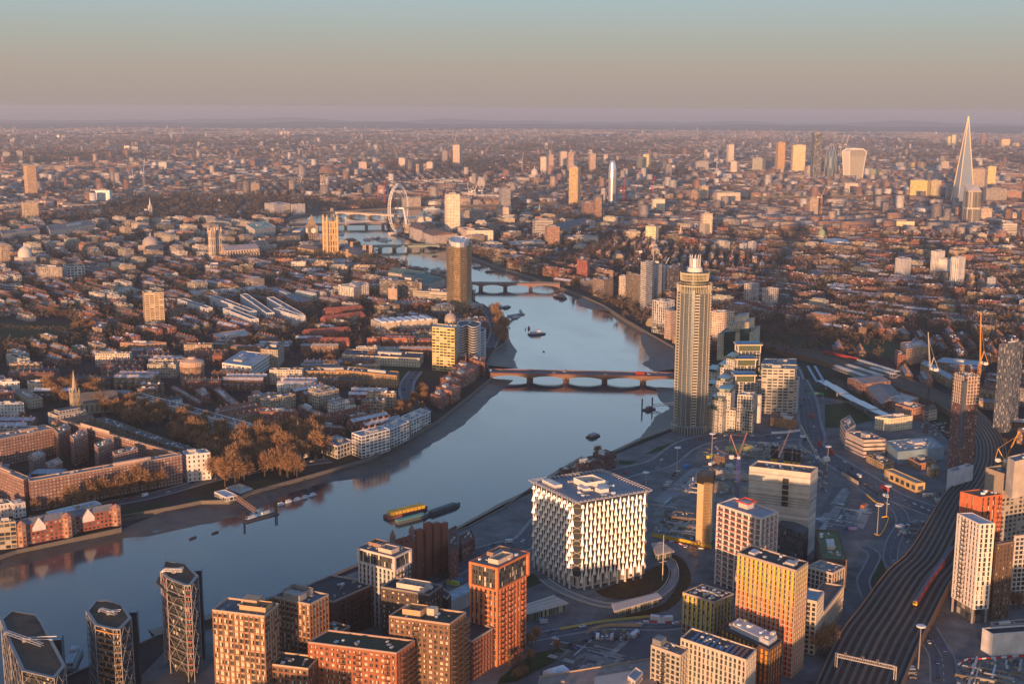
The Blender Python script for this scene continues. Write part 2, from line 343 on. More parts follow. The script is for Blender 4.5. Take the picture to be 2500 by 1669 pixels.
# foreshore: mud between the wall and the water line (wall points, shore points)
def shore(wallpx, shorepx, m='mud'):
 a = [G(x, y, -2) for x, y in wallpx]; b = [G(x, y, WZ) for x, y in shorepx]
 def resamp(c, k):
  d = [0]
  for p, r in zip(c, c[1:]): d.append(d[-1]+(r-p).length)
  o = []
  for i in range(k):
   t = d[-1]*i/(k-1); j = max(0, min(len(c)-2, next((x for x in range(len(d)-1) if d[x+1] >= t), len(c)-2)))
   o.append(c[j].lerp(c[j+1], (t-d[j])/max(1e-6, d[j+1]-d[j])))
  return o
 k = 60; A, B = resamp(a, k), resamp(b, k); mb = MB(); J = [random.uniform(0, .25) for _ in range(k)]
 rows = [[(A[i].x, A[i].y, -1.8), *[((A[i].lerp(B[i], t)).x, (A[i].lerp(B[i], t)).y, -1.8+(WZ+1.9)*t+random.uniform(-.12,.12)) for t in (.25,.5,.75)], (A[i].lerp(B[i], 1+J[i]*.4).x, A[i].lerp(B[i], 1+J[i]*.4).y, WZ-.25)] for i in range(k)]
 for i in range(k-1):
  for j in range(4):
   f = [rows[i][j], rows[i+1][j], rows[i+1][j+1], rows[i][j+1]]
   mb.face([(x, y, z+dz(x, y)) for x, y, z in f], (.07,.06,.05), m)
 me = mb.mesh('foreshore');
 if me.polygons[0].normal.z < 0: me.flip_normals()
 o = bpy.data.objects.new('foreshore', me); C.objects.link(o); o['kind'] = 'structure'
shore([(0,1362),(296,1292),(421,1240),(613,1203),(900,1122),(1068,1031),(1202,924)], qs('a',0,760,300,690,700,560,980,540)+qs('a',1400,450,1600,400,1850,270,2000,215,2349,165)+qs('e',520,1488,870,1270,1050,1100,1190,985))
shore([(1190,892),(1206,858),(1234,838),(1243,806)], qs('e',1215,910,1190,850,1210,800,1150,730))
shore([(383,1555),(640,1472),(873,1382),(1080,1311),(1275,1207),(1428,1120)], [(360,1535),(500,1500),(640,1462)]+qs('b',0,800,190,720)+qs('b',560,620,800,495,1100,330,1240,265)+[(1355,1150),(1420,1112)], 'mud')
shore([(1505,1103),(1570,1073),(1643,1046),(1662,1000),(1660,948)], qs('e',1800,1440,1990,1350,2060,1260,2080,1220,2180,1165,2110,1110,2090,1050,2100,1030))
shore([(1655,900),(1645,847),(1593,818),(1562,800)], qs('e',2080,930,1990,880,2050,850,2000,760,1990,710,2020,680))
shore([(1500,765),(1474,747),(1420,722)], qs('e',1800,545,1690,540,1590,510,1600,475))
# haze round the camera and the whole scene
hz = MB(); S_ = 82000.0; hz.slab([Vector((EX-S_,EY-S_)),Vector((EX+S_,EY-S_)),Vector((EX+S_,EY+S_)),Vector((EX-S_,EY+S_))], -1100, 345, (1,1,1), 'solid')
hme = hz.mesh('haze'); hme.materials.clear()
hm = bpy.data.materials.new('haze'); hm.use_nodes = True; _n = hm.node_tree.nodes; _n.remove(_n['Principled BSDF'])
pv = _n.new('ShaderNodeVolumePrincipled'); pv.inputs['Density'].default_value = 4.8e-5; pv.inputs['Color'].default_value = (.93,.91,.92,1); pv.inputs['Anisotropy'].default_value = 0.3
hm.node_tree.links.new(pv.outputs[0], _n['Material Output'].inputs['Volume']); hme.materials.append(hm)
ho = bpy.data.objects.new('haze', hme); C.objects.link(ho); ho['kind'] = 'stuff'
# low hills on the horizon
mb = MB()
for D0, amp in ((30000.0, 85), (44000.0, 150)):
 N_ = 90; pts = [(YAW-.5+i/N_*1.0, amp*(.25+.75*abs(sin(i*.21+D0)*sin(i*.083+2)+.25*sin(i*.9)))) for i in range(N_+1)]
 for (a0, h0), (a1, h1) in zip(pts, pts[1:]):
  def hp(a, d, h): x, y = EX+sin(a)*d, EY+cos(a)*d; return (x, y, dz(x, y)+h)
  mb.face([hp(a0,D0-2500,-5),hp(a1,D0-2500,-5),hp(a1,D0,h1),hp(a0,D0,h0)], (.06,.055,.045), 'roof'); mb.face([hp(a0,D0,h0),hp(a1,D0,h1),hp(a1,D0+3500,-5),hp(a0,D0+3500,-5)], (.06,.055,.045), 'roof')
o = bpy.data.objects.new('hills', mb.mesh('hills')); C.objects.link(o); o['kind'] = 'structure'
# ---------------------------------------------------------------- occupancy of the ground
OX, OY, OS, ON = -1700.0, -1200.0, 5.0, 1500
OCC = np.zeros((ON, ON), bool)
def _cells(poly):
 xs = [p[0] for p in poly]; ys = [p[1] for p in poly]
 i0, i1 = max(0, int((min(xs)-OX)/OS)), min(ON-1, int((max(xs)-OX)/OS)+1); j0, j1 = max(0, int((min(ys)-OY)/OS)), min(ON-1, int((max(ys)-OY)/OS)+1)
 if i1 <= i0 or j1 <= j0: return None
 X, Y = np.meshgrid(OX+(np.arange(i0, i1+1)+.5)*OS, OY+(np.arange(j0, j1+1)+.5)*OS, indexing='ij')
 ins = np.zeros(X.shape, bool); n = len(poly); j = n-1
 for i in range(n):
  (xi, yi), (xj, yj) = poly[i][:2], poly[j][:2]
  if yi != yj: ins ^= ((yi > Y) != (yj > Y)) & (X < (xj-xi)*(Y-yi)/(yj-yi)+xi)
  j = i
 return i0, i1, j0, j1, ins
def occupy(poly, m=4.0, arr=None):
 A = OCC if arr is None else arr
 c = sum((Vector(p[:2]) for p in poly), Vector((0, 0)))/len(poly)
 if m: poly = [Vector(p[:2])+(Vector(p[:2])-c).normalized()*m for p in poly]
 r = _cells(poly)
 if r: A[r[0]:r[1]+1, r[2]:r[3]+1] |= r[4]
def is_occ(x, y):
 i, j = int((x-OX)/OS), int((y-OY)/OS)
 return bool(OCC[i, j]) if 0 <= i < ON and 0 <= j < ON else False
occupy(riv2, 0)
LAND = []     # landmarks that labels may refer to: (x, y, phrase)
# ---------------------------------------------------------------- colours (linear)
BRK = dict(red=(.27,.095,.055), brown=(.2,.115,.07), stock=(.33,.25,.16), dark=(.09,.06,.05), white=(.62,.6,.56), cream=(.6,.53,.4), conc=(.42,.4,.37), grey=(.25,.25,.25), tan=(.45,.36,.26), orange=(.55,.19,.07), slate=(.08,.085,.1), glass=(.06,.08,.09), terr=(.5,.14,.06))
def jit(c, a=.12):
 k = 1+random.uniform(-a, a); return tuple(max(0, min(1, x*k*(1+random.uniform(-.04,.04)))) for x in c)
_pane = {}
def pane_mesh(w_, h_, kind, wn='window'):
 key = (round(w_, 1), round(h_, 1), kind)
 if key not in _pane:
  w_, h_ = key[0], key[1]; mb = MB(); r = random.Random(hash(key) % 1000)
  dark = (.035,.045,.055); gl = (.14,.16,.17); cur = (.62,.55,.42)
  cols = {0:(dark,gl),1:(gl,cur),2:(cur,cur),3:(dark,dark),4:(gl,gl),5:(cur,dark)}[kind]
  for i in range(2):
   x0, x1 = -w_/2+i*w_/2, -w_/2+(i+1)*w_/2;
   mb.face([(x0+.06,0,.06),(x1-.06,0,.06),(x1-.06,0,h_-.06),(x0+.06,0,h_-.06)], cols[i], 'plain' if cols[i]==cur else 'skin')
  fr = (.2,.18,.16)
  for x in (-w_/2, 0, w_/2): mb.face([(x-.06,-.03,0),(x+.06,-.03,0),(x+.06,-.03,h_),(x-.06,-.03,h_)], fr)
  for z in (0, h_): mb.face([(-w_/2,-.035,z-.05),(w_/2,-.035,z-.05),(w_/2,-.035,z+.05),(-w_/2,-.035,z+.05)], fr)
  _pane[key] = mb.mesh('window')
 return _pane[key]
_balc = {}
def balcony_mesh(w_, d_, col):
 key = (round(w_, 1), round(d_, 1), col)
 if key not in _balc:
  mb = MB(); mb.slab([(-w_/2,-d_),(w_/2,-d_),(w_/2,-.02),(-w_/2,-.02)], 0, .22, col)
  for a, b in (((-w_/2,-d_),(w_/2,-d_)),((-w_/2,-d_),(-w_/2,0)),((w_/2,-d_),(w_/2,0))):
   mb.beam((*a,1.25),(*b,1.25),.09,.09,(.12,.11,.1),'metal')
   L = hypot(b[0]-a[0], b[1]-a[1]); k = max(2, int(L/.5))
   for i in range(k+1):
    t = i/k; x, y = a[0]+(b[0]-a[0])*t, a[1]+(b[1]-a[1])*t; mb.beam((x,y,.22),(x,y,1.25),.05,.05,(.12,.11,.1),'metal')
  _balc[key] = mb.mesh('balcony')
 return _balc[key]
def put(name, me, T, x, y, z, ang, parent=None, sc=None):
 o = bpy.data.objects.new(name, me); C.objects.link(o); o.parent = parent or T.o; o.location = (x-T.x, y-T.y, z); o.rotation_euler = (0, 0, ang)
 if sc: o.scale = sc
 return o
def place_many(name, lst, T, limit=100):
 """lst: (mesh, x, y, z, angle). The nearest are parts of their own, the rest one stuff part."""
 if not lst: return
 lst.sort(key=lambda a: (a[1]-EX)**2+(a[2]-EY)**2+(a[3]-EH)**2)
 for a in lst[:limit]: put(name, a[0], T, *a[1:])
 rest = lst[limit:]
 if rest:
  vs, fs, ml, cl, uv, ws = [], [], [], [], [], []
  for me, x, y, z, an in rest:
   c, s = cos(an), sin(an); b = len(vs)
   vs += [(v.co.x*c-v.co.y*s+x-T.x, v.co.x*s+v.co.y*c+y-T.y, v.co.z+z) for v in me.vertices]
   at = me.attributes['col'].data; mn = [k for k in M if any(mm == M[k] for mm in me.materials)]; order = [next(k for k in M if M[k] == mm) for mm in me.materials]
   for p in me.polygons:
    fs.append(tuple(b+i for i in p.vertices)); ml.append(order[p.material_index]); cl.append(tuple(at[p.index].color)[:3]); uv.append([(0,0)]*len(p.vertices)); ws.append((0,0,0))
  me = bpy.data.meshes.new(name); me.from_pydata(vs, [], fs); finish(me, ml, cl, uv, ws)
  o = bpy.data.objects.new(name, me); C.objects.link(o); o.parent = T.o; o['kind'] = 'stuff'
def edges(poly):
 n = len(poly)
 for i in range(n):
  a, b = Vector(poly[i][:2]), Vector(poly[(i+1)%n][:2]); d = (b-a); L = d.length
  if L < .3: continue
  d /= L; yield a, b, d, Vector((d.y, -d.x)), L
def geo_facade(T, mb, poly, z0, z1, bay=3.2, fl=3.2, pier=.9, span=1.1, dep=.35, col=(.3,.2,.15), scol=None, pcol=None, wkinds=(0,1,2,3,4), wins=None, mul=None, accent=None, skip=None, topband=None):
 poly = ccw(poly); scol = scol or col; core = inset(poly, dep)
 mb.prism(core, z0, z1, (.05,.05,.055), top=False, m='plain')
 if wins is None: wins = []
 for ei, (a, b, d, nn, L) in enumerate(edges(poly)):
  front = nn.dot(Vector((EX, EY))-(a+b)/2) > 0
  nb = max(1, round(L/bay)); bw = L/nb; nf = max(1, round((z1-z0)/fl)); fh = (z1-z0)/nf; ang = atan2(d.y, d.x)
  for k in range(nf+1):
   zb = z0+k*fh-(span/2 if 0 < k < nf else (span if k == nf else 0)); zt = zb+(span if 0 < k < nf else span)
   if k == 0: zt = zb+.4
   p = a-nn*.02; r = b-nn*.02; ip = p-nn*dep; ir = r-nn*dep
   mb.slab([p, r, ir, ip], zb, zt, jit(scol, .03))
  for j in range(nb+1):
   pw = pier if 0 < j < nb else pier*.7
   cc = a+d*(j*bw) if 0 < j < nb else (a+d*pw/2 if j == 0 else b-d*pw/2)
   p0, p1 = cc-d*pw/2, cc+d*pw/2
   mb.slab([p0+nn*.05, p1+nn*.05, p1-nn*dep, p0-nn*dep], z0, z1-.01, jit(pcol(j, nb) if pcol else col, .04))
  for j in range(nb):
   for k in range(nf):
    cx = a+d*((j+.5)*bw)-nn*(dep-.08); zb = z0+k*fh+span/2; hh = fh-span; ww = bw-pier
    if accent:
     r = accent(ei, j, k, nb, nf)
     if r:
      fr, acol = r; pw = ww*fr; pc = a+d*((j*bw)+pier/2+pw/2)
      mb.slab([pc-d*pw/2-nn*.1, pc+d*pw/2-nn*.1, pc+d*pw/2-nn*dep, pc-d*pw/2-nn*dep], zb-.01, zb+hh+.01, acol)
      cx = a+d*(j*bw+pier/2+pw+(ww-pw)/2)-nn*(dep-.08); ww = ww-pw
    if skip and skip(ei, j, k, nb, nf): continue
    if front: wins.append((pane_mesh(ww, hh, random.choice(wkinds)), cx.x, cx.y, zb, ang))
    else:
     q1, q2 = cx-d*ww/2, cx+d*ww/2; mb.face([(q1.x,q1.y,zb),(q2.x,q2.y,zb),(q2.x,q2.y,zb+hh),(q1.x,q1.y,zb+hh)], (.1,.11,.12), 'skin')
 return wins
def roof_part(T, poly, z, rcol=(.12,.12,.12), pcol=(.4,.35,.3), ph=1.1, pt=.5, name='roof'):
 mb = MB(); poly = ccw(poly); inn = inset(poly, .05)
 mb.slab(inn, z-.4, z+.03, rcol, 'roof'); o = T.part(name, mb)
 mp = MB(); mp.parapet(poly, z-.02, ph, pt, pcol); T.part('parapet', mp, parent=o)
 return o
def plant_box(T, poly, z, u0, v0, u1, v1, h, col=(.45,.38,.3), open_top=True, parent=None, fans=True, name='plant_screen'):
 """box on a roof given by fractions of the footprint: poly[0]=C, [1]=R, [3]=L"""
 Cc, Rr, Ll = Vector(poly[0][:2]), Vector(poly[1][:2]), Vector(poly[3][:2])
 def pt(u, v): return Cc+(Rr-Cc)*u+(Ll-Cc)*v
 pl = [pt(u0, v0), pt(u1, v0), pt(u1, v1), pt(u0, v1)]; mb = MB()
 if open_top:
  mb.parapet(pl, z, h, .25, col); mb.face([(p.x, p.y, z+.4) for p in ccw(pl)], (.12,.12,.13), 'roof')
  if fans:
   for i in range(5):
    for j in range(2):
     c = pt(u0+(u1-u0)*(.15+.17*i), v0+(v1-v0)*(.35+.3*j)); mb.box(c.x, c.y, z+.4, 1.3, 1.3, .9, 0, (.5,.5,.52), 'metal')
 else: mb.slab(pl, z, z+h, col)
 return T.part(name, mb, parent=parent)
def clutter(T, poly, z, n=10, parent=None, cols=((.5,.5,.5),(.3,.28,.25),(.7,.7,.68)), smax=3.0, name='roof_plant'):
 Cc, Rr, Ll = Vector(poly[0][:2]), Vector(poly[1][:2]), Vector(poly[3][:2]); mb = MB()
 for _ in range(n):
  c = Cc+(Rr-Cc)*random.uniform(.12,.88)+(Ll-Cc)*random.uniform(.12,.88); ang = atan2((Rr-Cc).y, (Rr-Cc).x)
  mb.box(c.x, c.y, z, random.uniform(.6,smax), random.uniform(.6,smax*.7), random.uniform(.4,1.6), ang, jit(random.choice(cols), .2))
 return T.part(name, mb, parent=parent)
def foot(z, L, Cc, R, h):
 """footprint [C, R, far, L] from three roof corners at height h"""
 l, c, r = G(*q(z, *L), h), G(*q(z, *Cc), h), G(*q(z, *R), h)
 return [c, r, l+r-c, l]
def center(poly): return sum((Vector(p[:2]) for p in poly), Vector((0, 0)))/len(poly)
def mk(name, label, cat, poly, group=None, lm=None, m=4):
 c = center(poly); occupy(poly, m)
 if lm: LAND.append((c.x, c.y, lm))
 return Thing(name, label, cat, c.x, c.y, group)
def simple(name, label, cat, z, L, Cc, R, h=None, yb=None, col=(.4,.35,.3), rcol=(.2,.2,.2), bay=3.2, fl=3.3, wp=(.55,.5,0), lm=None, plant=1, ph=.9, pcol=None, z0=0, group=None, tiers=None, clut=6, m=4, pitched=False):
 """a block with a wall part, a roof part with parapet, and plant on the roof"""
 if h is None: a = q(z, *Cc); h = height(a[0], a[1], q(z, Cc[0], yb)[1])
 poly = foot(z, L, Cc, R, h); T = mk(name, label, cat, poly, group, lm, m)
 block(T, poly, z0, h, col, rcol, bay, fl, wp, plant, ph, pcol, clut, pitched)
 return T, poly, h
def block(T, poly, z0, h, col, rcol=(.2,.2,.2), bay=3.2, fl=3.3, wp=(.55,.5,0), plant=1, ph=.9, pcol=None, clut=6, pitched=False, wname='wall'):
 mb = MB(); mb.prism(poly, z0, h, col, rcol, bay, fl, wp, top=False); T.part(wname, mb)
 if pitched:
  gable(T, poly, h, pitched if not isinstance(pitched, bool) else 3.5, rcol); return
 r = roof_part(T, poly, h, rcol, pcol or col, ph)
 for i in range(plant):
  u, v = random.uniform(.15,.55), random.uniform(.15,.55); plant_box(T, poly, h, u, v, u+random.uniform(.2,.35), v+random.uniform(.2,.35), random.uniform(2,3.5), jit(pcol or (.5,.46,.42), .2), open_top=False, parent=r)
 if clut: clutter(T, poly, h+.03, clut, r)
def gable(T, poly, z, rh, col, name='roof', wallcol=None):
 a, b, c, d = [Vector(p[:2]) for p in poly]
 if (b-a).length < (c-b).length: a, b, c, d = b, c, d, a
 m1, m2 = (a+d)/2, (b+c)/2; mb = MB(); dd = (m2-m1).normalized()*min(2.0, (b-a).length*.1) if not wallcol else Vector((0,0)); m1, m2 = m1+dd, m2-dd
 f = lambda p, zz: (p.x, p.y, zz)
 cen = (a+b+c+d)/4
 for pts in ([f(a,z),f(b,z),f(m2,z+rh),f(m1,z+rh)], [f(c,z),f(d,z),f(m1,z+rh),f(m2,z+rh)], [f(b,z),f(c,z),f(m2,z+rh)], [f(d,z),f(a,z),f(m1,z+rh)]):
  n = (Vector(pts[1])-Vector(pts[0])).cross(Vector(pts[2])-Vector(pts[0]))
  if n.z < 0: pts = pts[::-1]
  mb.face(pts, col if len(pts) == 4 or not wallcol else wallcol, 'roof')
 return T.part(name, mb)
# ---------------------------------------------------------------- glazed hexagonal towers by the river, bottom left
def braced_tower(label, pts, yb_pt, h=None, accent=(.6,.08,.05), lower=None, lm=None, rot=0):
 z = 'a'
 if h is None: a = q(z, *yb_pt[0]); h = height(a[0], a[1], q(z, *yb_pt[1])[1])
 poly = ccw([G(*q(z, *p), h) for p in pts]); T = mk('apartment_tower', label, 'tower', poly, 'braced riverside glass towers', lm, 8)
 FL = 3.5; nf = int(h/FL); z0 = h-nf*FL
 body = MB(); body.prism(inset(poly, 2.2), 0, h-.3, (.05,.06,.07), top=False, m='skin'); T.part('wall', body)
 fr = (.42,.4,.38)
 for k in range(nf):
  zz = z0+k*FL; mb = MB(); inn = inset(poly, .5)
  if k: mb.slab(inn, zz, zz+.35, (.1,.1,.1)); T.part('floor_slab', mb)
 rail = MB()
 for k in range(1, nf):
  zz = z0+k*FL
  for a, b, d, nn, L in edges(inset(poly, .6)):
   if nn.dot(Vector((EX, EY))-a) > 0 and L < 14: rail.beam((a.x,a.y,zz+.55),(b.x,b.y,zz+.55),.12,.5,accent)
 T.part('balcony_rail', rail)
 br = MB()
 for ei, (a, b, d, nn, L) in enumerate(edges(poly)):
  br.beam((a.x,a.y,0),(a.x,a.y,h),.32,.32,fr)
  n2 = 2 if L < 13 else (3 if L < 24 else 5); kk = 0; zz = h
  while zz-2*FL >= -1:
   br.beam((a.x,a.y,zz),(b.x,b.y,zz),.22,.22,fr)
   for j in range(n2):
    p, r = a.lerp(b, j/n2), a.lerp(b, (j+1)/n2)
    s = (j+kk) % 2; br.beam((p.x,p.y,zz if s else zz-2*FL),(r.x,r.y,zz-2*FL if s else zz),.17,.17,fr)
   zz -= 2*FL; kk += 1
 T.part('brace_frame', br)
 # windows: panes in each storey on the near sides
 wins = []
 for a, b, d, nn, L in edges(inset(poly, 2.0)):
  if nn.dot(Vector((EX, EY))-a) <= 0: continue
  nb = max(1, round(L/2.6))
  for k in range(nf):
   for j in range(nb):
    c = a+d*((j+.5)*L/nb); wins.append((pane_mesh(L/nb-.2, FL-.9, random.choice((0,3,3,4,0,1))), c.x, c.y, z0+k*FL+.5, atan2(d.y, d.x)))
 place_many('window', wins, T)
 r = MB(); r.slab(inset(poly, .9), h-.5, h-.1, (.07,.055,.04), 'roof'); ro = T.part('roof', r)
 p2 = MB(); p2.parapet(poly, h-.6, .9, 1.6, (.16,.17,.19), 'metal'); T.part('parapet', p2, parent=ro)
 return T, poly, h, ro
def cradle(T, x, y, z, ang, L=12, parent=None):
 mb = MB(); c, s = cos(ang), sin(ang)
 def W(u, v, w_): return (x+u*c-v*s, y+u*s+v*c, z+w_)
 for v in (-.8, .8):
  for w_ in (1.2, 2.6): mb.beam(W(-L/2,v,w_), W(L/2,v,w_), .28, .28, (.6,.6,.62), 'metal')
  for i in range(8):
   u = -L/2+i*L/8; mb.beam(W(u,v,1.2), W(u+L/8,v,2.6), .16, .16, (.6,.6,.62), 'metal')
 mb.beam(W(-L/2,0,2), W(-L/2-1.5,0,.2), 1.8, 1.2, (.5,.5,.5), 'metal'); mb.beam(W(0,0,.1), W(0,0,1.6), 2.2, 2.2, (.3,.3,.32))
 mb.beam(W(0,1,2.2), W(L*.45,L*.35,2.6), .3, .4, (.6,.6,.62), 'metal'); mb.beam(W(0,-1,2.2), W(L*.5,L*.22,2.4), .3, .4, (.6,.6,.62), 'metal')
 T.part('roof_crane', mb, parent=parent)
T, p, h, ro = braced_tower('tallest of three braced glass towers, red balcony rails, open river right beside it', [(1022,765),(1042,697),(1185,715),(1265,795),(1215,857),(1175,857),(1060,810)], ((1215,857),(1215,1475)), lm='the tallest braced glass tower')
c = center(p); cradle(T, c.x-2, c.y+3, h, radians(-35), 11, ro)
lift = MB(); e = G(*q('a',1262,750), h-3); lift.box(e.x, e.y, 0, 4.5, 7, h-3, radians(-20), (.06,.09,.11), 'skin'); T.part('lift_shaft', lift)
lo = MB(); lp = ccw([G(*q('a',*t), h-8) for t in [(993,840),(1010,800),(1175,760),(1230,800),(1235,925),(1180,940),(1100,930)]]); lo.slab(lp, h-8.6, h-8, (.09,.08,.07)); T.part('terrace', lo)
T, p, h, ro = braced_tower('middle braced glass tower with orange balcony rails and cranked roof cradle', [(548,1022),(605,953),(683,948),(780,975),(838,1062),(765,1137),(720,1137),(605,1110)], None, h=47, accent=(.75,.3,.05), lm='the middle braced glass tower')
c = center(p); cradle(T, c.x, c.y, h, radians(-60), 12, ro)
lift = MB(); e = G(*q('a',850,1015), h-3); lift.box(e.x, e.y, 0, 4.5, 6, h-3, radians(-20), (.06,.09,.11), 'skin'); T.part('lift_shaft', lift)
T, p, h, ro = braced_tower('leftmost braced glass tower with long dark sedum roof and roof rails', [(2,1075),(75,1014),(235,1040),(270,1085),(418,1365),(345,1450),(140,1400),(60,1230)], None, h=44, accent=(.75,.55,.1), lm='the leftmost braced glass tower')
c = center(p); cradle(T, c.x-3, c.y-2, h, radians(-62), 30, ro)
lift = MB(); e = G(*q('a',370,1185), h-3); lift.box(e.x, e.y, 0, 4.5, 8, h-3, radians(-20), (.06,.09,.11), 'skin'); T.part('lift_shaft', lift)
# ---------------------------------------------------------------- brick blocks, bottom centre
def brick_block(label, z, L, Cc, R, h, col, bay=3.1, fl=3.2, pier=1.3, span=1.3, rcol=(.07,.075,.06), pc=(.45,.36,.28), wk=(0,1,2,3,4,4), scol=None, pcol=None, name='apartment_block', cat='apartment block', lm=None, z0=0, dep=.55, accent=None, balc=None, plant=None, clut=8, skip=None, ph=1.1, group=None):
 poly = foot(z, L, Cc, R, h); T = mk(name, label, cat, poly, group, lm)
 mb = MB(); wins = geo_facade(T, mb, poly, z0, h, bay, fl, pier, span, dep, col, scol, pcol, wk, accent=accent, skip=skip); T.part('wall', mb)
 place_many('window', wins, T)
 r = roof_part(T, poly, h, rcol, pc, ph)
 for a in (plant or []): plant_box(T, poly, h, *a, parent=r)
 if clut: clutter(T, poly, h+.03, clut, r)
 if balc:
  out = []
  for (edge, cols_, w_, d_, bc) in balc:
   pl = ccw(poly); es = list(edges(pl))
   # edge: 'L' = face from C to L, 'R' = face from C to R
   tgt = Vector(poly[3]) if edge == 'L' else Vector(poly[1]); cc = Vector(poly[0])
   for a, b, d, nn, Ln in es:
    if ((a-cc).length < .1 and (b-tgt).length < .1) or ((b-cc).length < .1 and (a-tgt).length < .1):
     nf = round((h-z0)/fl); fh = (h-z0)/nf
     for u in cols_:
      pp = cc+(tgt-cc)*u+nn*.06
      for k in range(1, nf): out.append((balcony_mesh(w_, d_, bc), pp.x, pp.y, z0+k*fh+.1, atan2(d.y, d.x)))
  place_many('balcony', out, T)
 return T, poly
DK = (.05,.045,.04)
T, p = brick_block('golden lit brown brick tower nearest the braced glass towers, grid of tall windows', 'M', (105,530), (850,620), (1055,440), 58, (.24,.11,.06), bay=3.1, fl=3.35, pier=1.0, span=1.0, scol=(.42,.28,.17), rcol=(.14,.14,.15), pc=(.45,.34,.26), wk=(2,2,1,5,4,0), lm='the golden brown brick tower', plant=[(.25,.05,.75,.55,3.5,(.5,.32,.18)),(.55,.3,.95,.6,4.5,(.45,.3,.18),False)])
T, p = brick_block('brown brick tower with large open plant screen, second back from golden brick tower', 'M', (978,335), (1495,452), (1765,308), 50, (.22,.1,.055), bay=3.0, fl=3.3, pier=1.1, span=.9, scol=(.4,.3,.2), rcol=(.13,.14,.16), pc=(.4,.33,.27), lm='the second brown brick tower', plant=[(.3,.35,.85,.9,4,(.3,.27,.25)),(.05,.3,.4,.75,4,(.32,.28,.25),False)])
brick_block('glazed link block sunk between the two brown brick towers', 'M', (930,545), (1065,622), (1262,512), 38, (.3,.26,.22), bay=4.5, fl=4.2, pier=.5, span=1.2, wk=(0,3,4), rcol=(.09,.09,.09), clut=2)
brick_block('low block with two dark sedum squares on its roof, beside golden brick tower', 'M', (865,1292), (1470,1366), (1628,1192), 27, (.24,.12,.07), bay=3.4, fl=3.3, pier=1.2, span=1.1, wk=(1,4,0,5), rcol=(.045,.05,.03), pc=(.5,.36,.26))
brick_block('low brick link block with sloping green roof in front of long dark block', 'M', (1500,866), (1735,934), (2070,760), 25, (.25,.12,.07), rcol=(.05,.06,.03), pc=(.5,.33,.22), clut=3)
brick_block('long dark red brick block beside the riverside path, dark flat roof', 'L', (-330,690), (138,768), (570,577), 27, (.15,.065,.05), bay=3.6, fl=3.2, pier=2.0, span=1.5, rcol=(.05,.05,.055), pc=(.4,.33,.3), wk=(0,3,4), lm='the long dark red brick block', balc=[('R',(.2,.42,.62,.8),3.2,1.2,DK)])
T, p = brick_block('red brick apartment block at bottom edge with sedum roof and window balconies', 'L', (-115,1165), (757,1275), (940,1150), 36, (.33,.115,.06), bay=3.3, fl=3.2, pier=1.5, span=1.35, rcol=(.05,.06,.035), pc=(.38,.27,.22), wk=(1,2,0,5,4), lm='the red brick block at the bottom edge', balc=[('R',(.35,.62,.86),4.5,2.6,(.16,.1,.07)),('L',(.1,.42,.6),3.0,.8,DK)])
T, p = brick_block('dark grey brick block with square white plant box on its roof', 'L', (605,622), (1078,702), (1212,606), 42, (.085,.065,.06), bay=3.3, fl=3.25, pier=1.5, span=1.35, rcol=(.04,.042,.045), pc=(.25,.22,.21), wk=(1,4,0,2), lm='the dark grey brick block', plant=[(.15,.15,.7,.72,4,(.6,.52,.45))])
T, p = brick_block('half shaded brown brick block with tan plant box and stacked corner balconies', 'L', (683,908), (1280,990), (1442,872), 47, (.2,.11,.07), bay=3.2, fl=3.2, pier=1.4, span=1.3, rcol=(.05,.055,.04), pc=(.42,.3,.22), wk=(1,2,4,0,5), lm='the half shaded brown brick block', balc=[('R',(.25,.55,.88,),4.8,2.8,(.2,.12,.08)),('L',(.55,),3.2,1,DK)], plant=[(.25,.55,.75,.85,4,(.5,.33,.2)),(.45,.38,.7,.5,4.5,(.55,.45,.35),False)])
brick_block('dark annex block behind the dark grey brick block', 'L', (1100,640), (1255,740), (1295,690), 30, (.06,.05,.05), wk=(0,4,3), rcol=(.05,.05,.05), clut=0)
brick_block('low red brick wing with tall windows left of the orange tower', 'I', (20,1060), (207,1160), (415,1032), 24, (.27,.11,.07), bay=3.2, fl=3.6, pier=1.3, span=.9, rcol=(.05,.045,.045), wk=(0,3,4), clut=0)
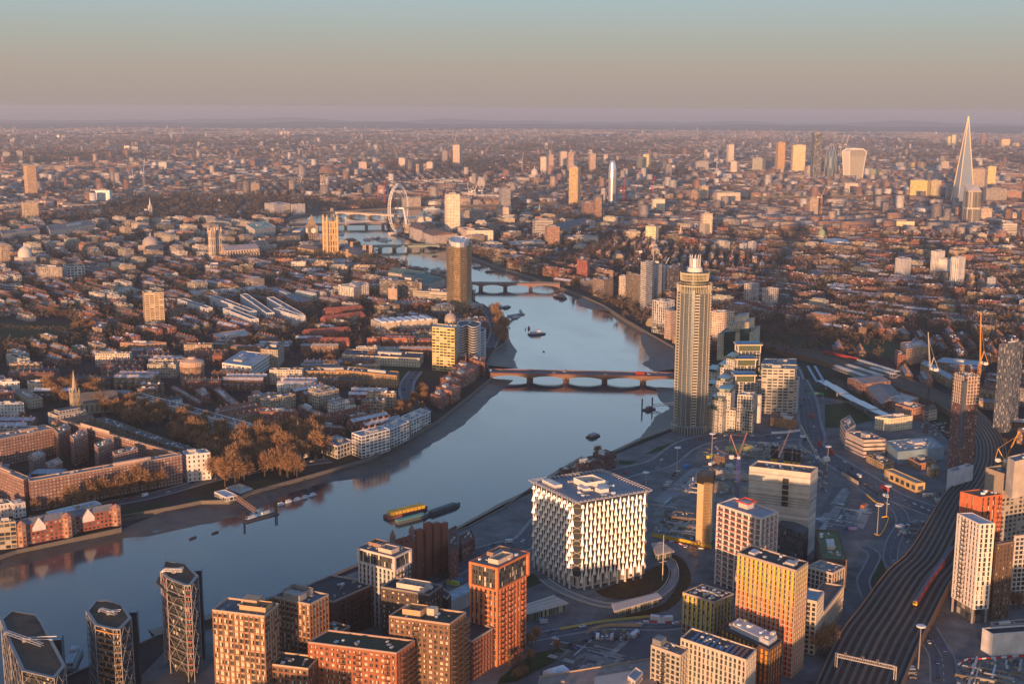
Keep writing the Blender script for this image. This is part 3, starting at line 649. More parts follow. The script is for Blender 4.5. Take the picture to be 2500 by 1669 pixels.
def framed_tower(label, z, L, Cc, R, h, col, boxh, lm, L2=None, R2=None):
 poly = foot(z, L, Cc, R, h); T = mk('apartment_tower', label, 'tower', poly, None, lm)
 c0, r0, f0, l0 = poly; ax = (r0-c0).normalized(); ay = (l0-c0).normalized()
 low = [c0, c0+(r0-c0)*.9, c0+(r0-c0)*.9+(l0-c0)*.97, c0+(l0-c0)*.97]
 mb = MB(); wins = []; zb = h-boxh
 geo_facade(T, mb, low, 0, zb, 3.3, 3.35, 1.5, .75, .5, col, wkinds=(0,3,1,4), wins=wins, scol=tuple(x*.6 for x in col))
 mb.slab(poly, zb-.5, zb+.5, col); mb.slab(poly, h-1.0, h, col)
 for cc in poly:
  d = (center(poly)-cc).normalized();
 for a, b, d, nn, Ln in edges(ccw(poly)):
  for t in (0, 1):
   pc_ = a+d*.9 if t == 0 else b-d*.9; mb.slab([pc_-d*.9, pc_+d*.9, pc_+d*.9-nn*1.6, pc_-d*.9-nn*1.6], zb+.5, h-1.0, col)
 T.part('wall', mb)
 g = MB(); ig = inset(ccw(poly), 1.4); g.prism(ig, zb+.5, h-1, (.03,.03,.032), top=False, m='plain'); T.part('penthouse_wall', g)
 for a, b, d, nn, Ln in edges(inset(ccw(poly), 1.25)):
  nb = max(2, round(Ln/2.4)); nf = max(1, round((boxh-1.5)/3.2)); fh = (boxh-1.5)/nf
  for j in range(nb):
   for k in range(nf):
    cc = a+d*((j+.5)*Ln/nb); wins.append((pane_mesh(Ln/nb-.15, fh-.35, random.choice((0,3,4,0,1,5))), cc.x, cc.y, zb+.6+k*fh, atan2(d.y, d.x)))
 place_many('window', wins, T)
 out = []
 a, b = c0, c0+(r0-c0)*.9; d = (b-a).normalized(); nn = Vector((d.y, -d.x)); nn = nn if nn.dot(Vector((EX,EY))-a) > 0 else -nn
 nf = round(zb/3.35)
 for u in (.15,.42,.85):
  for k in range(1, nf): pp = a+(b-a)*u+nn*.06; out.append((balcony_mesh(3.0, 1.5, (.12,.08,.06)), pp.x, pp.y, k*zb/nf, atan2(d.y, d.x)))
 place_many('balcony', out, T)
 r = roof_part(T, poly, h, (.15,.14,.14), tuple(x*.8 for x in col), .5)
 plant_box(T, poly, h, .15, .15, .6, .5, 3.0, tuple(min(1, x*1.2) for x in (.5,.4,.32)), parent=r); plant_box(T, poly, h, .45, .55, .85, .9, 2.6, (.3,.2,.15), parent=r); clutter(T, poly, h, 14, r)
 return T, poly
framed_tower('bright orange brick tower with big framed penthouse window box', 'I', (180,367), (462,432), (780,275), 62, (.62,.2,.085), 14, 'the orange tower')
framed_tower('white framed tower with wide penthouse windows at the river edge', 'L', (368,232), (738,325), (910,240), 50, (.62,.55,.5), 9, 'the white framed tower')
# brick warehouse style building behind the white tower
T, p, h = simple('warehouse_building', 'tall red brick gabled building with round windows beside the river road', 'building', 'L', (720,165), (935,110), (1262,8), h=34, col=(.25,.09,.06), rcol=(.14,.07,.06), bay=5, fl=4, wp=(.3,.35,0), lm='the red brick gabled riverside building', plant=0)
mb = MB()
for u, hh in ((.12,40),(.38,43),(.62,41),(.88,39)):
 cc = Vector(p[0]).lerp(Vector(p[1]), u); ang = atan2((p[1]-p[0]).y, (p[1]-p[0]).x); mb.box(cc.x, cc.y, 0, 5.5, 3.0, hh-2, ang, (.27,.1,.065))
T.part('gable_bay', mb)
for u in (.0, .55):
 cc = Vector(p[3]).lerp(Vector(p[2]), u); t = MB(); t.lathe(cc.x, cc.y, [(2.2,30),(2.2,38),(0,43)], 8, (.25,.16,.13)); T.part('turret', t)
simple('brick_building', 'lower red brick wing with white balconies beside river road trees', 'building', 'L', (1262,60), (1280,300), (1370,250), h=22, col=(.24,.09,.06), rcol=(.15,.08,.06), plant=0, wp=(.3,.4,0))
simple('brick_building', 'squat dark red brick building nearest the foreshore by river road', 'building', 'L', (1370,130), (1400,215), (1530,140), h=12, col=(.2,.08,.06), rcol=(.16,.08,.06), plant=0)
simple('storage_shed', 'long low grey storage building with ribbed white roof behind orange tower', 'shed', 'I', (-60,690), (5,760), (250,640), h=9, col=(.42,.4,.37), rcol=(.42,.45,.48), plant=0, wp=(.15,.2,0), clut=0)
# ---------------------------------------------------------------- the cube with faceted sails
def cube_building():
 h = 63; c, r, l = G(*q('J',690,478), h), G(*q('J',1475,350), h), G(*q('J',195,245), h); poly = [c, r, l+r-c, l]
 T = mk('office_cube', 'large white cube building covered in faceted pointed sails by the river', 'building', poly, None, 'the white sail covered cube', 6)
 z0 = 9; e1 = (r-c).normalized(); e2 = (l-c).normalized(); CH = 5.0
 p8 = []
 P4 = ccw(poly)
 for i in range(4):
  a, b, d_ = P4[i-1], P4[i], P4[(i+1)%4]; p8 += [b+(a-b).normalized()*CH, b+(d_-b).normalized()*CH]
 g = MB(); g.prism(inset(p8, .6), z0, h, (.1,.11,.125), top=False, m='skin'); T.part('glass_wall', g)
 sl = MB()
 for k in range(12):
  zz = z0+k*4.5; sl.slab(inset(p8, .45), zz, zz+.45, (.2,.18,.14))
 T.part('floor_slab', sl)
 # sail mesh, pointing to -Y
 mb = MB(); prof = [(0,.5,.2),(1.2,1.68,1.9),(3.0,1.15,1.3),(5.2,.74,.7),(9,.5,.2)]
 for (za,wa,oa),(zb_,wb,ob) in zip(prof, prof[1:]):
  for s in (-1, 1):
   f = [(s*wa,-.1,za),(0,-oa,za),(0,-ob,zb_),(s*wb,-.1,zb_)]; mb.face(f if s < 0 else f[::-1], (.74,.72,.71), 'sailskin')
 sail = mb.mesh('sail'); mb = MB(); ph = [(0,.5,.2),(1.2,1.68,1.9),(2.6,1.2,1.2),(3.4,.9,.6)]
 for (za,wa,oa),(zb_,wb,ob) in zip(ph, ph[1:]):
  for s in (-1, 1): f = [(s*wa,-.1,za),(0,-oa,za),(0,-ob,zb_),(s*wb,-.1,zb_)]; mb.face(f if s < 0 else f[::-1], (.74,.72,.71), 'sailskin')
 half = mb.mesh('sail')
 lst = []
 P = p8
 for i in range(0, 8):
  a, b = Vector(P[i]), Vector(P[(i+1)%8]); d = b-a; L = d.length
  if L < 10: continue
  d /= L; nn = Vector((d.y, -d.x)); n = round(L/3.35)
  for j in range(n+1):
   x = a+d*(j*L/n); off = 0 if j % 2 else -4.5; kk = 0
   while z0+off+kk*9 < h-3:
    zz = z0+off+kk*9
    if zz >= z0-4.6: lst.append((sail if zz < h-8.5 else half, x.x, x.y, zz, atan2(d.y, d.x)))
    kk += 1
 place_many('facade_sail', lst, T)
 # corner ovals
 cm = MB()
 for i in range(1, 8, 2):
  pass
 for i in range(0, 8):
  a, b = Vector(P[i]), Vector(P[(i+1)%8])
  if (b-a).length > 10: continue
  d = (b-a).normalized(); nn = Vector((d.y,-d.x)); mdl = (a+b)/2; W = (b-a).length/2
  for k in range(6):
   zc = z0+4.5+k*9
   pts = [(mdl+d*W*.98*cos(t*pi/10)+nn*(.6+.9*(1-abs(cos(t*pi/10)))), zc+4.4*sin(t*pi/10)) for t in range(20)]
   for t in range(20): u, v = pts[t], pts[(t+1)%20]; cm.beam((u[0].x,u[0].y,u[1]),(v[0].x,v[0].y,v[1]),.3,.3,(.5,.46,.4))
 T.part('corner_frame', cm)
 # columns
 cl = []
 cmb = MB(); cmb.lathe(0, 0, [(.9,0),(.6,z0+1)], 8, (.6,.55,.5)); cme = cmb.mesh('column')
 for a, b, d, nn, L in edges(P4):
  n = round(L/6.6)
  for j in range(1, n): x = a+d*(j*L/n)+nn*.5; cl.append((cme, x.x, x.y, 0, 0))
 for a in cl: put('column', a[0], T, *a[1:])
 lob = MB(); lob.prism(inset(P4, 3.5), 0, z0, (.6,.55,.48), top=False, bay=6, fl=9, wp=(.3,.7,0)); T.part('lobby_wall', lob)
 ro = MB(); ro.slab(inset(p8, .7), h-.6, h-.1, (.2,.24,.3), 'roof');
 for i in range(26):
  t = (i+1)/27; a = c+(l-c)*t+e1*4; b = c+(l-c)*t+(r-c)-e1*4; ro.beam((a.x,a.y,h+.15),(b.x,b.y,h+.15),.9,.12,(.16,.21,.29),'metal')
 rr = T.part('roof', ro)
 edge = MB()
 for a, b, d, nn, L in edges(P4):
  n = round(L/3.35)
  for j in range(n+1):
   x = a+d*(j*L/n); edge.beam((x.x-nn.x*1.5,x.y-nn.y*1.5,h+.8),(x.x+nn.x*1.6,x.y+nn.y*1.6,h+1.6),.3,.3,(.6,.57,.55))
   edge.beam((x.x-nn.x*1.4,x.y-nn.y*1.4,h-.5),(x.x-nn.x*1.4,x.y-nn.y*1.4,h+1.0),.2,.2,(.6,.57,.55))
  for o_ in (-1.4, 1.5): p_, r_ = a+nn*o_, b+nn*o_; edge.beam((p_.x,p_.y,h+1.3),(r_.x,r_.y,h+1.3),.22,.22,(.6,.57,.55))
 T.part('parapet', edge, parent=rr)
 W4 = (.72,.66,.6)
 for a in ((.42,.45,.68,.72,4.5,W4),(.1,.62,.2,.78,2.6,W4,False),(.1,.8,.2,.9,2.6,W4,False),(.45,.2,.56,.32,3.2,W4,False),(.55,.33,.66,.42,2.6,W4,False),(.33,.36,.42,.5,2.2,W4,False)): plant_box(T, poly, h, *a, parent=rr, fans=False)
 clutter(T, poly, h, 26, rr, ((.7,.68,.65),(.5,.45,.4),(.75,.75,.76)), 3.2)
cube_building()
# ---------------------------------------------------------------- colourful apartment blocks, right of the cube
YEL = [(.85,.55,.02),(.85,.42,.02),(.8,.26,.02),(.72,.13,.03),(.6,.05,.04),(.5,.03,.03)]
def rainbow(fr=.5, steps=YEL, every=1):
 def f(ei, j, k, nb, nf):
  if every > 1 and j % every: return None
  i = int((1-(k+.5)/nf)*len(steps)); return (fr, jit(steps[min(len(steps)-1, i)], .06))
 return f
ST = (.42,.33,.25)
T, p = brick_block('tall block with yellow to red window panels, beside the railway', 'D', (1112,98), (1778,303), (1912,206), 66, ST, bay=3.1, fl=3.2, pier=.8, span=.7, rcol=(.09,.07,.06), pc=(.4,.32,.26), accent=rainbow(.45), wk=(0,3,4,0,1), name='apartment_tower', cat='tower', lm='the yellow and red panelled tower', plant=[(.3,.1,.6,.25,2,(.5,.45,.4),False),(.2,.75,.6,.85,2,(.5,.5,.5),False)], clut=12)
T, p = brick_block('short block with bright yellow vertical panels and solar panels on its roof', 'D', (492,545), (850,657), (1072,560), 29.5, ST, bay=3.6, fl=3.2, pier=.8, span=.5, rcol=(.08,.06,.07), pc=(.45,.35,.27), accent=rainbow(.38, [(.85,.6,.03),(.75,.55,.03),(.25,.13,.08)]), wk=(0,3,3,1), lm='the short yellow panelled block', clut=30, plant=[(.55,.35,.62,.75,1.5,(.55,.5,.45),False)])
T, p = brick_block('dark brown block with orange vertical panels, stepped roof storey set back', 'D', (930,940), (1470,1197), (1617,1085), 30, (.1,.06,.05), bay=3.3, fl=3.2, pier=.9, span=.6, rcol=(.07,.065,.07), pc=(.1,.08,.08), accent=rainbow(.5, [(.8,.35,.03),(.75,.2,.03),(.6,.1,.03)]), wk=(0,3,4), lm='the orange panelled block', plant=[(.25,.08,.9,.88,3.4,(.5,.5,.52),False)], clut=0)
clutter(T, p, 33.5, 16)
T, p = brick_block('pale stone block with rows of solar panels on its roof, bottom right', 'D', (470,1062), (1213,1312), (1328,1187), 33, (.55,.48,.4), bay=2.9, fl=3.2, pier=1.2, span=.6, rcol=(.1,.08,.08), pc=(.55,.45,.36), wk=(0,3,4,1), lm='the pale stone block', clut=8)
so = MB(); Cc, Rr, Ll = p[0], p[1], p[3]
for i in range(9):
 for j in range(11):
  if (j in (4,5) and i > 3): continue
  a = Cc+(Rr-Cc)*(.12+.085*i)+(Ll-Cc)*(.1+.075*j); so.box(a.x, a.y, 33.3, 1.6, 2.0, .25, atan2((Rr-Cc).y,(Rr-Cc).x), (.04,.07,.16), 'skin')
T.part('solar_panels', so)
T, p = brick_block('grey stone wing with dark penthouse box left of the solar roof block', 'D', (135,1140), (470,1262), (560,1190), 28, (.45,.4,.34), bay=3.4, fl=3.2, pier=1.0, span=.9, rcol=(.2,.18,.16), pc=(.5,.4,.32), wk=(0,4,3), lm='the grey stone wing', plant=[(.1,.7,.8,.98,4.5,(.22,.22,.22),False)], balc=[('L',(.55,),3,1.4,(.1,.1,.1))])
T, p = brick_block('white gridded block with small balconies between railway and panelled tower', 'D', (1760,600), (2010,652), (2092,535), 34, (.5,.44,.38), bay=3.3, fl=3.2, pier=1.2, span=.9, rcol=(.3,.34,.38), pc=(.55,.48,.4), wk=(0,3,3), lm='the white gridded block', balc=[('L',(.5,),6,1.0,(.6,.58,.55))], clut=0)
T, p = brick_block('long concrete framed wing wrapped in scaffolding beside the railway', 'D', (1900,250), (2185,330), (2330,255), 27, (.48,.4,.34), bay=3.4, fl=3.2, pier=.8, span=.6, rcol=(.25,.24,.23), pc=(.5,.42,.36), wk=(0,3,3), lm='the scaffolded wing')
cc = [G(*q('D',2092,760),20), G(*q('D',2310,470),20)]; dd = (cc[1]-cc[0]).normalized(); nn = Vector((-dd.y, dd.x)); pl = [cc[0], cc[1], cc[1]+nn*14, cc[0]+nn*14]
T = mk('unfinished_building', 'long unfinished six storey concrete frame wing facing the railway', 'building', pl); mb = MB(); wins = geo_facade(T, mb, pl, 0, 20, 3.2, 3.3, .7, .6, .5, (.46,.4,.34), wkinds=(0,3)); T.part('frame', mb); place_many('opening', wins, T); roof_part(T, pl, 20, (.15,.12,.1), (.4,.34,.3))
# open concrete frame tower with red edge protection
def open_frame(label, z, L, Cc, R, h, fl, nb1, nb2, lm):
 poly = foot(z, L, Cc, R, h); T = mk('unfinished_tower', label, 'tower', poly, None, lm); P = ccw(poly); nf = int(h/fl)
 for k in range(nf+1):
  zz = h-k*fl
  mb = MB(); mb.slab(P, zz-.6, zz, (.62,.56,.5)); T.part('floor_slab', mb)
 col = MB(); col.prism(inset(P, 5.5), 0, h-.5, (.3,.28,.26), top=False, m='plain'); T.part('core', col)
 cm = MB(); cm.box(0, 0, 0, 1.1, .9, h, 0, (.72,.66,.6)); cme = cm.mesh('column'); cols = []
 red = MB()
 for a, b, d, nn, L_ in edges(P):
  n = max(2, round(L_/5.5))
  for j in range(n): x = a+d*(j*L_/n)-nn*.3+d*.3; cols.append((cme, x.x, x.y, 0, atan2(d.y, d.x)))
  for k in range(1, nf+1):
   zz = h-k*fl; p0, r0 = a+nn*.15, b+nn*.15; m = max(3, int(L_/2.2))
   for i in range(m):
    u, v = p0.lerp(r0, i/m), p0.lerp(r0, (i+.72)/m); red.beam((u.x,u.y,zz+.5),(v.x,v.y,zz+.5),.08,.55,jit((.55,.07,.05), .3))
 for a in cols: put('column', a[0], T, *a[1:])
 T.part('edge_barrier', red)
 r = MB(); r.slab(inset(P, .8), h, h+.12, (.3,.3,.32), 'roof'); ro = T.part('roof', r); pp = MB(); pp.parapet(P, h, .9, .8, (.6,.52,.45)); T.part('parapet', pp, parent=ro)
 plant_box(T, poly, h, .35, .45, .75, .65, 3.8, (.6,.52,.46), open_top=False, parent=ro); return T, poly, ro
T, p, ro = open_frame('unfinished concrete frame tower with red edge barriers on every floor', 'A', (1180,832), (1648,988), (1828,915), 58, 3.9, 7, 4, 'the unfinished concrete frame tower')
rb = MB()
for a, b, d, nn, L_ in edges(inset(ccw([p[0]+(p[1]-p[0])*u+(p[3]-p[0])*v for u, v in ((.33,.43),(.77,.43),(.77,.67),(.33,.67))]), -.5)): rb.beam((a.x,a.y,62.6),(b.x,b.y,62.6),.2,1.0,(.6,.08,.05))
T.part('edge_barrier', rb)
# white wrapped block
T, p, h = simple('wrapped_building', 'tall unfinished block wrapped in white sheeting with an open lift slot', 'building', 'A', (1520,450), (2170,525), (2248,460), h=63, col=(.5,.48,.45), rcol=(.2,.13,.11), wp=(0,0,0), plant=0, ph=2.0, pcol=(.6,.5,.42), lm='the white sheeted block', clut=24)
st = MB(); P = ccw(p)
for a, b, d, nn, L_ in edges(P):
 for k in range(28):
  zz = 4+k*2.1; u, v = a+nn*.12, b+nn*.12; st.beam((u.x,u.y,zz),(v.x,v.y,zz),.12,.25+random.uniform(0,.7),jit(random.choice([(.5,.45,.38),(.3,.28,.25),(.62,.6,.56)]),.25))
T.part('sheeting', st)
sl = MB(); a = G(*q('A',1910,505),63); d = (p[0]-p[3]).normalized(); nn = Vector((d.y,-d.x)); nn = nn if nn.dot(Vector((EX,EY))-a) > 0 else -nn
for k in range(5): cc = a+nn*.35; sl.box(cc.x, cc.y, 59-k*4.4-3.4, 4.4, .9, 3.3, atan2(d.y,d.x), (.035,.03,.03))
T.part('lift_slot', sl)
lw = MB(); lw.prism(foot('A', (1830,1030), (2100,1150), (2150,1080), 26), 0, 26, (.07,.07,.08), (.1,.1,.1), wp=(.6,.6,0)); T.part('lower_scaffold', lw)
# concrete core
pl = [G(*q('A',x,y),54) for x, y in ((972,545),(1030,560),(1130,550),(1150,500),(1060,495),(1000,500))]; T = mk('lift_core', 'slender free standing concrete lift core with black band at its top', 'tower', pl, None, 'the slender concrete core')
mb = MB(); mb.prism(pl, 0, 50, (.62,.45,.26), m='plain', top=False); T.part('shaft', mb)
sc = MB(); a = G(*q('A',1078,560),54); a = a+(Vector((EX,EY))-a).normalized()*1.2
for k in range(44): sc.box(a.x, a.y, 2+k*1.15, 5.5, 1.6, .18, radians(-30), (.5,.35,.18))
for dx in (-2.6, 0, 2.6):
 dv = Vector((cos(radians(-30)), sin(radians(-30))))*dx; sc.beam((a.x+dv.x,a.y+dv.y,0),(a.x+dv.x,a.y+dv.y,51),.3,.3,(.45,.32,.16))
T.part('stair_tower', sc)
mb = MB(); pi_ = inset(ccw(pl), -.8); mb.prism(pi_, 50, 56, (.02,.02,.02), (.15,.1,.08), m='plain'); T.part('top_wrap', mb)
# ---------------------------------------------------------------- white and orange tower, right edge
T, p = brick_block('lower white clad tower of the orange and white pair, stacked balconies', 'B', (1640,1100), (1880,1215), (2042,1208), 68, (.72,.66,.6), bay=3.2, fl=3.15, pier=1.7, span=.55, dep=.3, rcol=(.45,.45,.47), pc=(.7,.62,.56), wk=(0,3,3,1), name='apartment_tower', cat='tower', lm='the white clad tower', z0=10, balc=[('L',(.62,),4.0,1.2,(.12,.12,.12))], clut=0, ph=.4)
bs = MB(); bs.prism(inset(ccw(p), 2.5), 0, 10, (.07,.07,.08), top=False, wp=(.8,.8,0), bay=4, fl=5); T.part('base_wall', bs)
cm = MB()
for a in ccw(p): b = a+(center(p)-a).normalized()*1.5; cm.beam((b.x,b.y,0),(b.x,b.y,10),1.0,1.0,(.35,.32,.3))
T.part('column', cm)
T, p2 = brick_block('taller orange red clad tower joined behind the white clad tower', 'B', (1672,872), (1885,932), (2125,902), 77, BRK['terr'], bay=4.2, fl=3.15, pier=2.9, span=.35, dep=.3, rcol=(.2,.1,.07), pc=(.5,.14,.06), wk=(0,3,1,5), name='apartment_tower', cat='tower', lm='the orange red clad tower', clut=5, ph=.6, balc=[('R',(.85,),3.2,.9,(.3,.08,.04))])
T, p3 = brick_block('dark brown brick tower section right of the white clad tower', 'B', (2040,1420), (2062,1440), (2246,1408), 52, (.13,.085,.06), bay=3.0, fl=3.15, pier=1.6, span=1.1, rcol=(.08,.07,.07), pc=(.2,.15,.12), wk=(0,3,2,3), name='apartment_tower', cat='tower', lm='the dark brown brick tower', clut=2)
T, p, h = simple('podium_building', 'low building with broad blank white wall below the white clad tower', 'building', 'K', (1905,890), (2012,955), (2560,915), h=14, col=(.7,.66,.62), rcol=(.03,.035,.045), wp=(0,0,0), plant=0, clut=0)
T, p, h = simple('podium_building', 'low stepped terrace building behind the blank white walled building', 'building', 'K', (1990,830), (2040,870), (2420,830), h=13, col=(.35,.3,.28), rcol=(.1,.09,.09), wp=(.3,.6,0), plant=1, clut=3)
T, p4 = brick_block('dark glazed block with white bands at right edge by dark brown tower', 'B', (2242,1345), (2262,1350), (2500,1330), 48, (.5,.48,.46), bay=3.4, fl=3.2, pier=.8, span=.9, rcol=(.08,.07,.07), wk=(0,3,3), clut=2)
# ---------------------------------------------------------------- round glass tower by the bridge
def round_tower():
 b = G(1684, 1050); x, y = b.x, b.y; T = Thing('round_glass_tower', 'tallest cylindrical glass tower with stepped crown at the river bridge', 'tower', x, y); occupy(rect(x, y, 42, 42), 0); LAND.append((x, y, 'the round glass tower'))
 R1, R2, H1, H2, H3 = 17.3, 14.0, 150, 167, 183
 g = MB(); g.lathe(x, y, [(16.4,0),(R1-.5,40),(R1-.4,H1),(R1-3,H1+.2)], 40, (.15,.2,.24), 'skin'); g.lathe(x, y, [(R2,H1),(R2,H2)], 36, (.12,.13,.12), 'skin'); T.part('glass_wall', g)
 fl = MB(); n = 50
 for k in range(1, n+1):
  z = k*H1/n; r = 16.4+min(1, z/40)*(R1-.5-16.4)
  fl.lathe(x, y, [(r-.3,z-.28),(r+.1,z-.28),(r+.1,z),(r-.3,z)], 40, (.17,.18,.17), cap=False)
 for k in range(6): z = H1+k*3; fl.lathe(x, y, [(R2-.3,z-.4),(R2+.2,z-.4),(R2+.2,z),(R2-.3,z)], 36, (.5,.42,.28), cap=False)
 T.part('floor_rings', fl)
 fins = MB();
 for k in range(20):
  a = 2*pi*k/20; fins.beam((x+(16.7)*cos(a),y+16.7*sin(a),2),(x+(R1)*cos(a),y+R1*sin(a),40),.3,.45,(.55,.51,.43)); fins.beam((x+R1*cos(a),y+R1*sin(a),40),(x+R1*cos(a),y+R1*sin(a),H1+5),.3,.45,(.55,.51,.43))
 for k in range(80):
  if k % 4: a = 2*pi*k/80; fins.beam((x+16.8*cos(a),y+16.8*sin(a),8),(x+(R1-.2)*cos(a),y+(R1-.2)*sin(a),42),.09,.14,(.36,.34,.29)); fins.beam((x+(R1-.2)*cos(a),y+(R1-.2)*sin(a),42),(x+(R1-.2)*cos(a),y+(R1-.2)*sin(a),H1),.09,.14,(.36,.34,.29))
 T.part('fins', fins)
 va = atan2(EY-y, EX-x)+radians(4)
 bal = []
 for dk, wd in ((radians(8), 3.2), (radians(80), 3.2), (radians(-64), 3.2)):
  m = MB(); a = va+dk
  for k in range(3, 49):
   z = k*3.0; px_, py_ = x+(R1+.25)*cos(a), y+(R1+.25)*sin(a); m.box(px_, py_, z-.1, .9, 4.6, 1.35, a, (.5,.46,.38)); m.box(px_, py_, z+1.3, .5, 3.6, 1.4, a, (.03,.03,.03))
  T.part('balcony_stack', m)
 for z, r in ((H1, R1+.7), (H2-5, R2+.9)):
  m = MB(); N = 60
  m.lathe(x, y, [(r-.5,z+3.4),(r+.3,z+3.4),(r+.3,z+4.1),(r-.5,z+4.1)], 48, (.62,.56,.4), cap=False)
  for k in range(N): a = 2*pi*k/N; m.beam((x+(r-.8)*cos(a),y+(r-.8)*sin(a),z-4),(x+r*cos(a),y+r*sin(a),z+4.5),.3,.3,(.62,.56,.4))
  T.part('crown_ring', m)
 c = MB(); c.lathe(x, y, [(8,H2),(7.5,H2+4),(6,H2+4.5)], 20, (.6,.6,.58)); c.lathe(x, y, [(5.2,H2+4),(5.2,H3-3)], 12, (.5,.5,.52), 'metal')
 for k in range(10): a = 2*pi*k/10+.2; c.beam((x+5.4*cos(a),y+5.4*sin(a),H2+3),(x+5.4*cos(a),y+5.4*sin(a),H3+1.0),.55,.55,(.6,.6,.58))
 T.part('lantern', c)
 lb = MB(); lb.lathe(x, y, [(19,0),(19,7),(18.4,8.2)], 40, (.16,.2,.2), 'skin');
 for k in range(40): a = 2*pi*k/40; lb.beam((x+19.3*cos(a),y+19.3*sin(a),0),(x+19.1*cos(a),y+19.1*sin(a),8),.3,.3,(.5,.48,.42))
 T.part('lobby', lb)
round_tower()
# ---------------------------------------------------------------- stepped riverside complex
GR = (.06,.2,.19); PALE = (.52,.5,.46); BLU = (.14,.3,.42)
def slab_tower(label, x0, x1, ytop, yb, lm, depth=16, gull=True, extra=0):
 l, r = q('F', x0, ytop), q('F', x1, ytop); h = height(l[0], l[1], q('F', x0, yb)[1])
 a, b = G(*l, h), G(*r, h); d = (b-a).normalized(); nn = Vector((-d.y, d.x)); nn = nn if nn.dot(Vector((EX, EY))-a) < 0 else -nn
 poly = [b, b+nn*depth, a+nn*depth, a]; T = mk('apartment_tower', label, 'tower', poly, 'towers with blue butterfly roofs', lm)
 mb = MB(); wins = geo_facade(T, mb, poly, 0, h-7, 4, 3.2, .7, .55, .4, PALE, scol=(.5,.48,.42), wkinds=(0,4,4,1)); T.part('wall', mb)
 g = MB(); g.prism(inset(ccw(poly), 1.2), h-7, h-1, (.2,.25,.15), top=False, m='skin'); T.part('penthouse_wall', g)
 place_many('window', wins, T, 60)
 rf = MB(); P = [p+(p-center(poly)).normalized()*2.2 for p in poly]
 m1, m2 = (P[0]+P[1])/2, (P[2]+P[3])/2
 for q4 in ((P[0], m1, m2, P[3]), (m1, P[1], P[2], m2)):
  k = [(p.x, p.y, h-.6 if p in (m1, m2) else h+1.4) for p in q4]; rf.face(k, BLU, 'metal'); rf.face([(a_,b_,c_-.5) for a_,b_,c_ in k][::-1], (.5,.45,.3))
 for i in range(4):
  u, v = P[i], P[(i+1)%4]; rf.beam((u.x,u.y,h+.2),(v.x,v.y,h+.2),.8,1.3,(.6,.5,.34))
 T.part('roof', rf); cm = MB()
 for p in poly: cm.beam((p.x,p.y,h-9),(p.x,p.y,h),.9,.9,(.7,.64,.55))
 T.part('column', cm)
slab_tower('rearmost and tallest of the three blue butterfly roofed towers', 935, 1185, 470, 1130, 'the rear butterfly roofed tower')
slab_tower('middle one of the three blue butterfly roofed towers beside round tower', 922, 1128, 632, 1200, 'the middle butterfly roofed tower')
slab_tower('front one of the three blue butterfly roofed towers, stepping to the road', 908, 1120, 812, 1290, 'the front butterfly roofed tower')
def fb(name, label, cat, L, Cc, R, **k): return simple(name, label, cat, 'F', L, Cc, R, **k)
fb('apartment_block', 'narrow stepped glazed bay in front of the front butterfly roofed tower', 'apartment block', (925,1035), (1090,1045), (1130,1010), yb=1470, col=(.6,.56,.48), rcol=(.3,.34,.36), wp=(.72,.8,0), bay=3, fl=3.1, lm='the stepped glazed bay')
fb('apartment_block', 'lower green glazed bay stepping down nearest the roundabout', 'apartment block', (925,1195), (1095,1215), (1120,1180), yb=1478, col=(.5,.5,.42), rcol=(.3,.34,.36), wp=(.8,.8,0), bay=2.5, fl=3.1)
fb('apartment_block', 'wide pale apartment block lit golden beside the main road, dark flat roof', 'apartment block', (1110,862), (1600,880), (1625,835), yb=1240, col=PALE, rcol=(.12,.1,.1), wp=(.5,.5,0), bay=3.4, fl=3.3, lm='the wide golden lit apartment block')
fb('apartment_block', 'second pale and green glazed block behind the golden lit apartment block', 'apartment block', (1200,740), (1570,750), (1600,700), h=50, col=(.5,.48,.4), rcol=(.35,.34,.25), wp=(.8,.55,0), bay=6, fl=3.3)
fb('apartment_block', 'rear glazed block with curved corner and blue grey roof plant', 'apartment block', (1190,690), (1560,690), (1590,630), h=48, col=(.25,.32,.33), rcol=(.14,.2,.25), wp=(.8,.55,0), bay=4, fl=3.3, clut=16)
def stepped(label, pts, lm=None):
 T = None
 allp = [foot('F', *p[:3], p[3]) for p in pts]; hull = allp[0]; T = mk('stepped_apartments', label, 'apartment block', hull, 'stepped green glass and cream blocks', lm)
 for pl, p in zip(allp, pts):
  occupy(pl, 3); mb = MB(); mb.prism(pl, 0, p[3], PALE, (.2,.22,.22), 3.2, 3.2, (.45,.45,0)); w_ = T.part('wall', mb)
  g = MB(); g.prism(inset(ccw(pl), 1.5), p[3], p[3]+3.2, GR, (.12,.16,.17), 2.5, 3.2, (.85,.8,0)); T.part('penthouse_wall', g)
  r = MB(); P = inset(ccw(pl), .2); r.slab(P, p[3]+3.2, p[3]+3.6, (.12,.25,.28), 'metal'); T.part('roof', r)
stepped('lowest stepped cream and green glass block, nearest round tower foot', [((585,1180),(700,1210),(745,1150),24),((620,1080),(760,1110),(850,1060),33),((700,1000),(850,1010),(900,960),40)])
stepped('middle stepped cream and green glass block between tower and butterfly roofs', [((570,930),(700,950),(760,910),34),((690,870),(820,890),(880,850),43)])
stepped('rear stepped cream and green glass block near the riverside spy offices', [((580,770),(720,790),(780,740),36),((700,720),(830,730),(900,680),46),((800,620),(900,640),(960,600),56)])
fb('apartment_block', 'cream block with red brick arcade along its base left of glazed bay', 'apartment block', (575,1175), (905,1215), (915,1190), h=22, col=PALE, rcol=(.2,.22,.22), wp=(.45,.45,0), lm='the cream arcade block')
